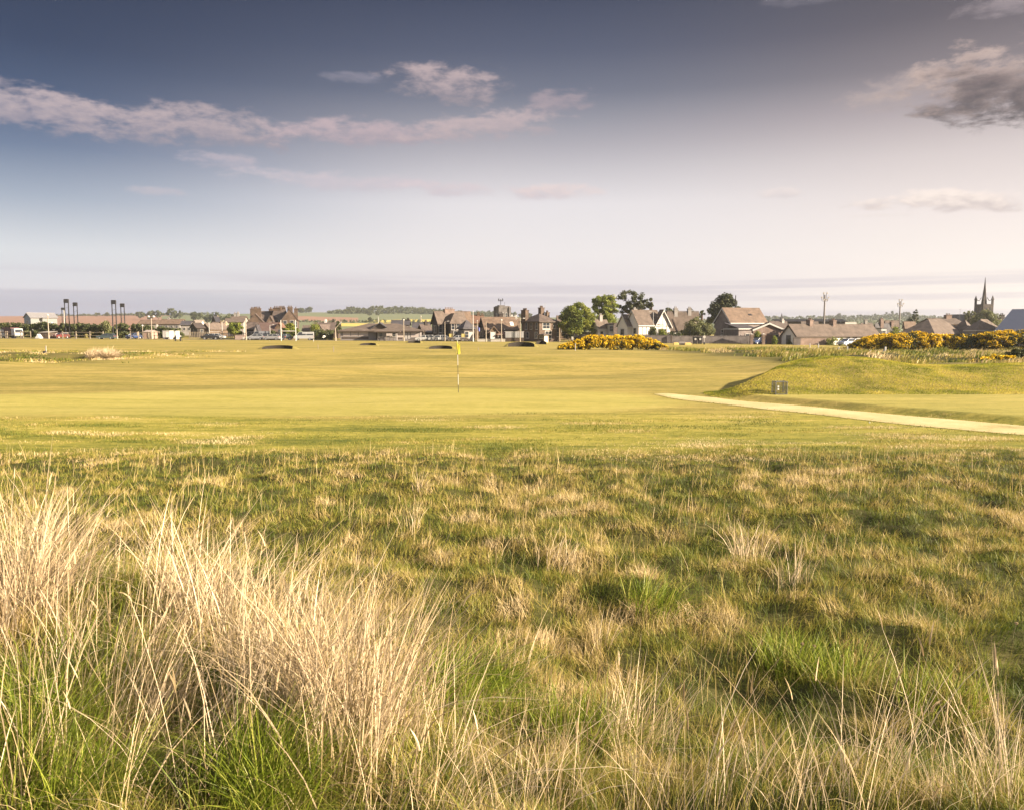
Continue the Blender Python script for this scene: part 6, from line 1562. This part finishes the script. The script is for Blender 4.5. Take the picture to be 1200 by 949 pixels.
# ------------------------------------------------------------------ cottage row
rt, L_, W_, e_, r_, g_, c_ = house('cottage_row', 'long row of brown-roofed cottages with a white gable and two chimneys', 916, 933.2, 1030, 180, 20, 404.4, 393.6, 381.4, HARL, TILE_GR, 'u', cat='cottages', over=.3, trim=DKWOOD,
   wins=[('f', .12, .25, 1.0, 1.2), ('f', .30, .25, 1.0, 1.2), ('f', .42, .25, 1.0, 1.2)], doors=[('l', .02, 1.3, 2.1, GREYSTONE), ('f', .2, .9, 2.0, DKWOOD)], chim=[(-.26, 0, .9, 1.3, 376.2, 3), (.02, 0, .9, 1.3, 376.6, 3)], chm=BRICK)
wall_thing('pink brick garden wall in front of the cottage row', 933.5, 976, 396.4, 176, BRICK, D1=178)
hedge('green climber hedge at the right end of the brick wall', [(968, 396.2, 404), (976, 394.8, 404), (990, 396.4, 404)], 176.5, 1.2, M_LEAF, 625, .24)
wall_thing('short grey wall in front of the white gable end', 930, 938, 396.2, 174, GREYWALL)
car('pale blue car parked nose-on behind the rough grass', 993, 168, 28, 'hatch', P_PALEBLUE)
car('white car mostly hidden behind the pale blue one', 1001, 172, 30, 'hatch', P_WHITE)
# stadium roof and floodlight masts behind
rt, L_, W_, e_, r_, g_, c_ = house('grandstand', 'long dark-roofed grandstand behind the cottages', 906, 910, 990, 300, 4, 396, 377.5, 374.8, STONE_DK, DKSTEEL, 'mono', W=12, cat='grandstand', over=.6)
def tall_mast(label, px, ytop, D):
    X0 = PX(px, D); g = G(X0, D); h = PZ(ytop, D) - g; rt = thing('floodlight_mast', label, 'floodlight', X0, D, g, R(15), 'tall floodlight masts behind the cottages')
    MB().tube([(0, 0, -.5), (0, 0, h * .35), (0, 0, h - .4)], [.34, .30, .22], 10).build('pole', mat('dark_galvanised_mast', (.14, .125, .12), .6, .1), rt)
    b = MB()
    for (dx_, dz_) in ((-1.15, -1.5), (1.15, -1.5), (-.55, 0), (.55, 0), (0, -2.4)): b.tube([(0, 0, h - 2.6 + dz_ * .1), (dx_ * .9, 0, h - 1.8 + dz_ * .4), (dx_, 0, h + dz_)], .07, 6)
    b.build('bracket', DKSTEEL, rt)
    for (dx_, dz_) in ((-1.2, -1.3), (1.2, -1.3), (-.6, .1), (.6, .1), (-.5, -2.0), (.5, -2.0)):
        MB(Matrix.Translation((dx_, -.2, h + dz_)) @ Matrix.Rotation(R(100), 4, 'X')).lathe([(.08, -.2), (.26, -.1), (.29, .12), (.26, .18), (.08, .18)], (0, 0, 0), 12).build('lamp', DIMFRAME, rt)
tall_mast('tall floodlight mast rising behind the cottage row chimneys', 965, 344.4, 262)
tall_mast('second floodlight mast, lower, behind the hip-roofed bungalow', 1053.2, 352.2, 300)
# small spire far off
def spire_tower(label, px, ytop, ybot, D, w): 
    X0 = PX(px, D); g = PZ(ybot, D) - 8; h = PZ(ytop, D) - g; rt = thing('church_spire', label, 'church spire', X0, D, g)
    MB().box(-w / 2, w / 2, -w / 2, w / 2, 0, h * .55).build('wall', GREYSTONE, rt); MB().add([(-w / 2 - .2, -w / 2 - .2, h * .55 + .01), (w / 2 + .2, -w / 2 - .2, h * .55 + .01), (w / 2 + .2, w / 2 + .2, h * .55 + .01), (-w / 2 - .2, w / 2 + .2, h * .55 + .01), (0, 0, h)], [(3, 2, 1, 0), (0, 1, 4), (1, 2, 4), (2, 3, 4), (3, 0, 4)]).build('spire', SLATE, rt)
spire_tower('small distant dark spire right of the gabled garage roof', 915.3, 367, 377, 480, 1.9)
# roofs between
for args, kw in [
 (('house', 'brown-roofed house behind the gabled garage', 900, 903, 922, 260, 8, 400, 384, 377.6, STONE_WARM, SLATE_BR, 'u'), dict(W=9, chim=[(.3, 0, .8, .8, 380.0 - 4, 2)], chm=WHITE)),
 (('house', 'low dark house behind the left cottage chimney', 938, 940, 958, 250, 6, 400, 384, 377.8, STONE_DK, SLATE_BR, 'u'), dict(W=8)),
 (('house', 'faint house with a tall chimney behind the right cottage end', 1008, 1010, 1022, 320, 6, 398, 384, 379.4, HARL_GREY, SLATE_BR, 'u'), dict(W=8, chim=[(-.1, 0, 1.0, .9, 375.8, 2)])),
 (('house', 'pale-roofed house beyond the cottage roof ridge', 985, 987, 1003, 340, 6, 396, 382.4, 378.6, HARL_GREY, mat('pale_grey_roof', (.26, .25, .22), .8, .1, 1), 'u'), dict(W=8)),
 (('house', 'grey slate house with a white-framed dormer, left of the bungalow', 1024.5, 1027, 1047, 236, 10, 402, 390, 379.8, GREYSTONE, SLATE, 'u'), dict(W=9, wins=[('f', -.2, .3, 1.2, 1.2)], chim=[(-.18, 0, 1.0, .9, 375.4, 3), (.44, 0, .9, .9, 378, 2)], chm=BRICK)),
 (('house', 'cream-chimneyed house behind the white-framed dormer', 1036, 1038, 1052, 290, 8, 400, 381, 376.6, CREAM, TILE_GR, 'u'), dict(W=8, wins=[('f', 0, .4, 1, 1.2)])),
 (('house', 'low brown house between the second mast and the bungalow roof', 1058, 1060, 1072, 290, 8, 400, 382.5, 377.8, STONE_WARM, TILE, 'u'), dict(W=8)),
 (('house', 'dark tiled roof with a broad red chimney behind the two bungalows', 1096, 1098, 1130, 222, 6, 402, 380.5, 374.2, BRICK, TILE_GR, 'u'), dict(W=9, chim=[(.24, 0, 1.6, 1.2, 370.2, 3)])),
 (('house', 'dark house with a chimney between bungalow and grey-blue roof', 1160, 1163, 1182, 236, 6, 402, 380, 373, STONE_DK, SLATE_BR, 'u'), dict(W=8, chim=[(.08, 0, 1.2, .9, 369.8, 2)]))]:
    house(*args, **kw)
house('dormer_box', 'white box dormer extension below the grey slate house', 1031.8, 1032.4, 1038.5, 225, 6, 402, 385.6, 384.6, WHITE, SLATE, 'flat', W=3, cat='extension', over=.1, wins=[('f', 0, .62, 1.1, .9)])
house('bungalow', 'hip-roofed bungalow with a broad brown roof behind the gorse', 1054.5, 1094, 1134, 176, 40, 404, 391.6, 374.2, HARL_GREY, TILE_GR, 'hip', cat='bungalow', over=.4, hipin=5.6, wins=[('l', 0, .3, 1.4, 1.2), ('f', 0, .3, 1.4, 1.2)])
rt, L_, W_, e_, r_, g_, c_ = house('bungalow', 'hip-roofed bungalow with a lead ridge, right of the broad brown roof', 1131.5, 1143.5, 1172, 180, 30, 404, 387.6, 374.2, HARL_GREY, TILE_GR, 'hip', cat='bungalow', over=.4, hipin=3.6, wins=[('l', 0, .3, 1.4, 1.2), ('f', 0, .3, 1.4, 1.2)], trim=TRIM)
addwing(rt, c_, g_, 1117, 1134, 1141, 184, 36, 387.4, 375.0, HARL_GREY, SLATE_BR, 'hip', over=.3)
house('sheet_roofed_hall', 'hall with a pale grey-blue sheet roof at the end of the gorse', 1168.5, 1168.5, 1262, 176, -55, 404, 388.0, 364.4, HARL_GREY, METAL_ROOF, 'u', W=15, cat='hall', over=.5, trim=WHITE)
tree('spindly bare-branched conifer left of the broad bungalow roof', 1066.5, 1076.5, 360.5, 379, 330, M_FAR, 631, nclump=26, per=40, leaf=.7, shape='cone')
tree('dark rounded tree in front of the spindly conifer', 1060, 1071, 372.5, 381, 300, M_FAR, 632, nclump=14, per=60, leaf=.5)
tree('broad pale green tree in front of the church tower', 1137, 1176, 361.8, 388, 236, M_LEAF_PALE, 633, nclump=80, per=130, leaf=.42, limbs=8, shape='dome')
tree('open, see-through tree left of the church tower', 1127, 1143, 363.5, 378, 246, M_LEAF_PALE, 634, nclump=26, per=50, leaf=.4, gap=.7)
bush('small green bushes above the gorse beside the bungalow', 1041, 1056, 384.6, 396, 172, M_LEAF, 635, n=30, leaf=.28)
# church with spire
D = 330.; X0 = PX(1151, D); g = G(X0, D); rt = thing('church', 'dark stone church tower with a tall slender spire and corner pinnacles', 'church', X0, D, g, R(12))
hw = (PX(1158.6, D) - PX(1143.4, D)) / 2 / 1.12; zt = PZ(357, D) - g
MB().box(-hw, hw, -hw, hw, -.5, zt).build('wall', STONE_DK, rt)
for sx_ in (-1, 1):
    for sy_ in (-1, 1):
        zz = PZ(347.5, D) - g; q = hw - .28
        b = MB(); b.box(sx_ * q - .32, sx_ * q + .32, sy_ * q - .32, sy_ * q + .32, -.5, zz - 1.6)
        b.add([(sx_ * q - .45, sy_ * q - .45, zz - 1.59), (sx_ * q + .45, sy_ * q - .45, zz - 1.59), (sx_ * q + .45, sy_ * q + .45, zz - 1.59), (sx_ * q - .45, sy_ * q + .45, zz - 1.59), (sx_ * q, sy_ * q, zz + .4)], [(3, 2, 1, 0), (0, 1, 4), (1, 2, 4), (2, 3, 4), (3, 0, 4)])
        b.build('pinnacle', STONE_DK, rt)
        b = MB(); zf = PZ(351.5, D) - g
        b.tube([(sx_ * q, sy_ * q, zf), (sx_ * q * .6, sy_ * q * .6, zf - .5), (sx_ * hw * .3, sy_ * hw * .3, zf + .8)], .14, 6); b.build('buttress', STONE_DK, rt)
zs = PZ(325.4, D) - g; zb_ = PZ(355, D) - g
MB().lathe([(hw * .46, zt - .2), (hw * .43, zb_), (hw * .29, zb_ + (zs - zb_) * .28), (hw * .13, zb_ + (zs - zb_) * .66), (.05, zs)], (0, 0, 0), 8).build('spire', STONE_DK, rt)
for u_ in (-.45, .45):
    for s_ in 'fl': window(rt, Matrix.Identity(4), s_, u_ * hw, zt - 4.2, .8, 3.2, 2 * hw, 2 * hw, STONE_WARM, off=.02)
MB().box(-hw, hw, hw + .01, hw + 16, -.5, zt * .45).build('nave', STONE_DK, rt)
MB().add([(-hw - .2, hw + .02, zt * .45), (hw + .2, hw + .02, zt * .45), (hw + .2, hw + 16, zt * .45), (-hw - .2, hw + 16, zt * .45), (0, hw + .02, zt * .72), (0, hw + 16, zt * .72)], [(0, 1, 4), (1, 2, 5, 4), (2, 3, 5), (3, 0, 4, 5), (3, 2, 1, 0)]).build('roof', SLATE, rt)

# ------------------------------------------------------------------ gorse
gorse('long mound of bright yellow gorse in the middle of the course', [(654, 407, 408), (660, 404, 408), (670, 401.5, 408), (680, 397, 408), (690, 393.5, 408), (702, 392.5, 408), (714, 394, 408), (724, 392.6, 408), (736, 393.5, 408), (748, 392.3, 407), (758, 395.5, 407), (768, 398.5, 406.5), (776, 402, 406.5), (780, 405, 406)], 112, 3.4, 701, 1.5, .86)
gorse('yellow-topped gorse mound beside the white posts, dark beneath', [(996, 408.5, 410), (1002, 404, 409), (1010, 398, 409), (1022, 393, 408), (1034, 391, 408), (1046, 390.4, 408)], 108, 4, 702, 1.5, .80)
gorse('brightest gorse bank in front of the hip-roofed bungalow', [(1042, 392, 409), (1056, 389.5, 409), (1072, 388.3, 409), (1086, 390, 409), (1098, 391.5, 409), (1110, 392.5, 409), (1118, 394, 409)], 106, 4, 703, 1.5, .90, dark=((1062, 1070),))
gorse('mostly green gorse bush with few flowers, before the second bungalow', [(1112, 396, 410), (1120, 392.6, 410), (1132, 391.5, 410), (1146, 391, 410), (1154, 392, 410)], 105, 4, 704, 1.5, .42)
gorse('flowering gorse at the right end, below the grey-blue roof', [(1148, 392, 411), (1160, 389, 411), (1175, 387, 411), (1190, 386.5, 411), (1210, 387, 411), (1230, 389, 411)], 103, 4, 705, 1.4, .74, dark=((1184, 1196),))
gorse('small isolated gorse bush just behind the crest of the mound', [(1146, 426.5, 427), (1152, 421, 427), (1160, 418.5, 427), (1168, 417, 427), (1176, 419, 427), (1183, 423.5, 427)], 58, 1.6, 706, 2.2, .78)
bush('dark brown-green bush right of the small isolated gorse', 1178, 1226, 409.5, 424, 60, M_GORSE, 707, n=60, leaf=.14, per=120, depth=2)

# ------------------------------------------------------------------ course furniture
# flagstick on the putting green
X0, D = PX(537.2, 33.0, 460), 33.0; g = G(X0, D); rt = thing('flagstick', 'golf flagstick with a furled yellow flag on the putting green', 'flagstick', X0, D, g, 0)
rt.rotation_euler = (0, R(-.8), 0)
h = PZ(400.3, D) - g
def sy(y): return PZ(y, D) - g
FP = [(0.0, 461.5, DKSTEEL), (450, 450, WHITE)]
MB().tube([(0, 0, -.1), (0, 0, sy(451))], .012, 8).build('pole', paint('black_pole_paint', (.03, .028, .025)), rt)
MB().tube([(0, 0, sy(451)), (0, 0, sy(439))], .0125, 8).build('band', WHITE, rt)
MB().tube([(0, 0, sy(439)), (0, 0, sy(428.3))], .012, 8).build('band', paint('black_band_paint', (.03, .028, .025)), rt)
MB().tube([(0, 0, sy(428.3)), (0, 0, h - .01)], .0125, 8).build('pole', WHITE, rt)
MB().lathe([(.005, 0), (.02, .012), (.02, .03), (.004, .045)], (0, 0, h - .01), 8).build('finial', WHITE, rt)
vs = []; fs = []; nu, nv = 26, 9
for i in range(nu):
    t_ = i / (nu - 1)
    for j in range(nv):
        q = j / (nv - 1)
        drop = q * .44
        # a limp flag folding back on itself in the calm air
        x = -.045 + .15 * t_ + .04 * math.sin(t_ * 7.0 + q * 1.3) * (.4 + .6 * q) - .02 * q
        y = .05 * math.cos(t_ * 9.0 + q) * (.3 + .7 * q) - .02
        z = h - .02 - drop - .13 * t_ * (1 - .3 * q) + .04 * math.sin(t_ * 7 + 1)
        vs.append((x, y, z))
for i in range(nu - 1):
    for j in range(nv - 1): fs.append((i * nv + j, i * nv + j + 1, (i + 1) * nv + j + 1, (i + 1) * nv + j))
m, nt, b_ = new_mat('yellow_flag_cloth'); b_.inputs['Base Color'].default_value = (.70, .62, .10, 1); b_.inputs['Roughness'].default_value = .7
tr = nt.node('ShaderNodeBsdfTranslucent'); tr.inputs[0].default_value = (.70, .62, .10, 1); mx = nt.node('ShaderNodeMixShader'); mx.inputs[0].default_value = .5
nt.l.new(b_.outputs[0], mx.inputs[1]); nt.l.new(tr.outputs[0], mx.inputs[2]); nt.l.new(mx.outputs[0], nt.n['Material Output'].inputs[0])
MB().add(vs, fs).build('flag', m, rt, True)
# mesh cage below the mound
X0, D = PX(915.6, 30.75, 460), 30.75; g = G(X0, D); rt = thing('mesh_cage', 'small grey wire mesh cage standing at the foot of the mound', 'cage', X0, D, g, R(6))
w_ = (PX(922.2, D, 460) - PX(908.4, D, 460)) / 2; h = PZ(446.8, D) - g
b = MB()
for sx_ in (-1, 1):
    for sy_ in (0, 1): b.box(sx_ * w_ - .014, sx_ * w_ + .014, sy_ * .34 - .014, sy_ * .34 + .014, -.08, h)
for zz in (.02, h - .02):
    b.box(-w_, w_, -.011, .011, zz - .011, zz + .011); b.box(-w_, w_, .329, .351, zz - .011, zz + .011)
    for sx_ in (-1, 1): b.box(sx_ * w_ - .0111, sx_ * w_ + .0111, .012, .328, zz - .0111, zz + .0111)
b.build('frame', mat('dull_galvanised_frame', (.085, .088, .085), .6, .1, 3), rt)
b = MB()
for yy in (0, .34):
    for k in range(1, 15): x = -w_ + 2 * w_ * k / 15; b.box(x - .0018, x + .0018, yy - .003, yy + .003, .03, h - .03)
    for k in range(1, 17): z = .03 + (h - .06) * k / 17; b.box(-w_, w_, yy - .0031, yy + .0031, z - .0018, z + .0018)
for sx_ in (-1, 1):
    for k in range(1, 9): y = .34 * k / 9; b.box(sx_ * w_ - .003, sx_ * w_ + .003, y - .0028, y + .0028, .03, h - .03)
b.build('wire_mesh', mat('dull_wire', (.03, .031, .03), .5, .1, 3), rt)
for zz, r_ in ((.315, .034), (.215, .034)): MB().box(-w_ * .62 - r_, -w_ * .62 + r_, -.03, -.012, zz - r_, zz + r_, .008).build('tag', WHITE, rt)
# golf ball near the path
b = MB(); X0, D = PX(1019, 22.2, 490), 22.2
b.lathe([(.002, 0), (.012, .003), (.019, .012), (.0215, .0215), (.019, .031), (.012, .040), (.002, .043)], (0, 0, 0), 14)
o = b.build('golf_ball', WHITE, None, True); o.location = (X0, D, G(X0, D) + .05); tag(o, 'white golf ball lying in the grass beside the path', 'golf ball')
# white boundary posts in the heath
for lab, px_, yt, yb, w in [('white post farthest left in the heath', 949.4, 402.6, 410, .11), ('white post second from left in the heath', 959.4, 403.2, 411, .14), ('short white post low in the heath, third from left', 983.4, 407, 414, .10), ('tall slim white post left of the yellow-topped gorse', 993.6, 406.2, 415, .12), ('white post between the yellow-topped gorse and thick post', 1020.4, 411, 418, .12)]:
    D_ = 2.9 * 946 / (yb - 386); D_ = min(max(D_, 84), 116)
    post(lab, px_, yt, D_, WHITE, w, group='white boundary posts in the heath')
X0 = PX(1038, 82); g = G(X0, 82); rt = thing('braced_post', 'thick white post with a slanting brace in the heath', 'post', X0, 82, g); h = PZ(406.8, 82) - g
MB().box(-.09, .09, -.09, .09, -.35, h, .02).build('post', WHITE, rt); MB().tube([(-.42, 0, -.15), (-.07, -.02, h * .78)], .05, 8).build('brace', WHITE, rt)
# small marker posts on the fairway
for lab, px_, yt, D_, pm_, w in [('pale grey marker post in the left rough', 53, 405.6, 79, PALEPOLE, .10), ('thin stake near the largest bunker', 372.4, 404.0, 112, FENCEWOOD, .07), ('thin stake lower on the fairway, right of the largest bunker', 390.5, 406.6, 96, FENCEWOOD, .08), ('thin stake between the flag and the villa bunker', 560.5, 407.4, 104, FENCEWOOD, .07), ('white-topped stake in front of the central gorse', 674.3, 402.8, 104, WHITE, .08), ('short white stake on the far fairway edge before the pavilion', 367.3, 397.6, 186, WHITE, .14)]:
    post(lab, px_, yt, D_, pm_, w)
X0 = PX(53, 79); o = MB().box(-.14, .14, -.14, .14, -.2, .22, .04); o = o.build('post_footing', RUBBER); o.location = (X0 + .02, 78.7, G(X0, 78.7)); tag(o, 'dark footing block at the base of the grey marker post', 'block')
# tussock of bleached grass on the left rough
r = np.random.default_rng(33)
D_ = 74; cxs = PX(r.uniform(109, 131, 26), D_ + r.uniform(-1, 1, 26), 412); cys = D_ + r.uniform(-1.2, 1.2, 26)
B = clumps(cxs, cys, np.full(26, 260), r.uniform(.25, .5, 26), np.full(26, .62), np.full(26, .5), r.normal(.2, .5, 26), 9)
n = len(B)
blades('pale_tussock', B[:, 0], B[:, 1], B[:, 2], .035 * rng.uniform(.6, 1.4, n), B[:, 3], np.clip(B[:, 4] * 1.4, 0, 1.2), np.clip(rng.normal(.6, .2, n), 0, 1), M_STRAW, segs=3, kind=None, label='bleached tussock of long grass in the left rough', cat='grass tussock')

# bunkers: a curved revetted turf face with a grassy lip, sand in front
M_TURFFACE = brick_mat('stacked_turf_face', (.022, .016, .011), (.016, .012, .008), (.010, .008, .006), .5, .07)
M_SAND = mat('bunker_sand', (.42, .33, .20), .95, .08, 2)
M_LIP = mat('bunker_lip_turf', (.17, .14, .035), .95, .3, 1.5, bump=.5)
def bunker(label, p0, p1, ytop, ybot, D):
    pc = (p0 + p1) / 2; X0 = PX(pc, D); g = G(X0, D); hw_ = (PX(p1, D) - PX(p0, D)) / 2; h = max(.35, PZ(ytop, D) - g)
    rt = thing('bunker', label, 'bunker', X0, D, g, 0, 'revetted bunkers on the far fairway')
    n_ = 25; A = [math.pi * i / (n_ - 1) for i in range(n_)]; dp = 2.2
    def ring(k, z0, wob=0): return [(math.cos(a) * hw_ * k, math.sin(a) * dp * k, z0 * (math.sin(a) ** .38 if math.sin(a) > 0 else 0)) for a in A]
    b = MB(); lo = [(x, y, -.5) for x, y, z in ring(1.0, 1)]; hi = ring(1.06, h)
    b.add(lo + hi, [(i, n_ + i, n_ + i + 1, i + 1) for i in range(n_ - 1)]); b.build('turf_face', M_TURFFACE, rt)
    b = MB(); out = [(x * 1.5, y * 2.4 + .1, -.12) for x, y, z in ring(1.0, 1)]; mid_ = [(x, y, z + .03) for x, y, z in ring(1.2, h * .92)]
    b.add(hi + mid_ + out, [(i, n_ + i, n_ + i + 1, i + 1) for i in range(n_ - 1)] + [(n_ + i, 2 * n_ + i, 2 * n_ + i + 1, n_ + i + 1) for i in range(n_ - 1)]); b.build('lip', M_LIP, rt, True)
    b = MB(); b.add([(x, y, -.12) for x, y, z in ring(1.0, 1)] + [(-hw_ * .7, -1.2, .015), (hw_ * .7, -1.2, .015)], [tuple(range(n_ + 2))]); b.build('sand', M_SAND, rt)
bunker('largest dark-faced bunker, in front of the big stone house', 307, 341, 405.3, 410, 112)
bunker('thin bunker on the fairway in front of the pavilion', 422, 439.5, 402.4, 404.6, 142)
bunker('low bunker directly left of the flag', 503, 529, 405.7, 409.6, 113)
bunker('wide bunker in front of the scoreboard', 596, 625.5, 401.3, 405.4, 134)
bunker('small sliver of a bunker before the starter hut', 629, 640, 399.9, 401.6, 165)
bunker('faint thin bunker before the right end of the pavilion', 478, 492, 399.4, 401.2, 172)
# road in front of the houses
def road():
    xs = np.linspace(-190, 14, 60); rows = []
    for dy in (0, 2.2, 4.4): rows.append(np.stack([xs, 201.0 + dy - .004 * np.abs(xs), gz(xs, 201 + dy + xs * 0) + .05], 1))
    V = np.stack(rows, 1).reshape(-1, 3); idx = np.arange(180).reshape(60, 3)
    q = np.stack([idx[:-1, :-1], idx[1:, :-1], idx[1:, 1:], idx[:-1, 1:]], -1).reshape(-1, 4)
    tag(np_mesh('road', V, q, mat('worn_asphalt', (.16, .145, .135), .9, .15, .5), smooth=True), kind='structure')
road()

# dried thrift heads standing in the rough
def thrift(label, px, py, D):
    X0 = PX(px, D, py); g = G(X0, D); h = PZ(py, D) - g
    h = min(max(h, .16), .34)
    rt = thing('dried_flower', label, 'dried flower', X0, D, g)
    MB().tube([(0, 0, -.02), (.015, .0, h * .6), (.03, 0, h)], [.0024, .002, .0016], 6).build('stem', BARK_PALE, rt)
    r_ = np.random.default_rng(int(px))
    V, Fq, tint, _ = leaf_cloud(np.array([[.03, 0, h]]), np.array([.016]), np.array([60]), .011, int(px), .55)
    np_mesh('flower_head', V, Fq, leaf_mat('dry_petals', [(0, (.28, .20, .11)), (1, (.50, .38, .24))], .3), rt, {'tint': tint})
thrift('dried pinkish flower head, the larger of two standing together in the rough', 935, 783, 6.2)
thrift('small dried flower head next to the larger one in the rough', 949, 785, 6.25)
thrift('dried flower head alone at the right edge of the rough', 1184, 777, 6.3)
# ------------------------------------------------------------------ evening haze
def haze():
    b = MB().box(-1750, 1750, -120, 1720, -60, 75)
    m = bpy.data.materials.new('haze_air'); m.use_nodes = True; nt = NT(m.node_tree)
    nt.n.remove(nt.n['Principled BSDF'])
    v = nt.node('ShaderNodeVolumePrincipled'); v.inputs['Color'].default_value = (.86, .90, 1, 1); v.inputs['Density'].default_value = HAZE; v.inputs['Anisotropy'].default_value = .6
    nt.l.new(v.outputs[0], nt.n['Material Output'].inputs['Volume'])
    tag(b.build('haze', m), kind='stuff')
HAZE = .00017
haze()
SC.cycles.volume_bounces = 1
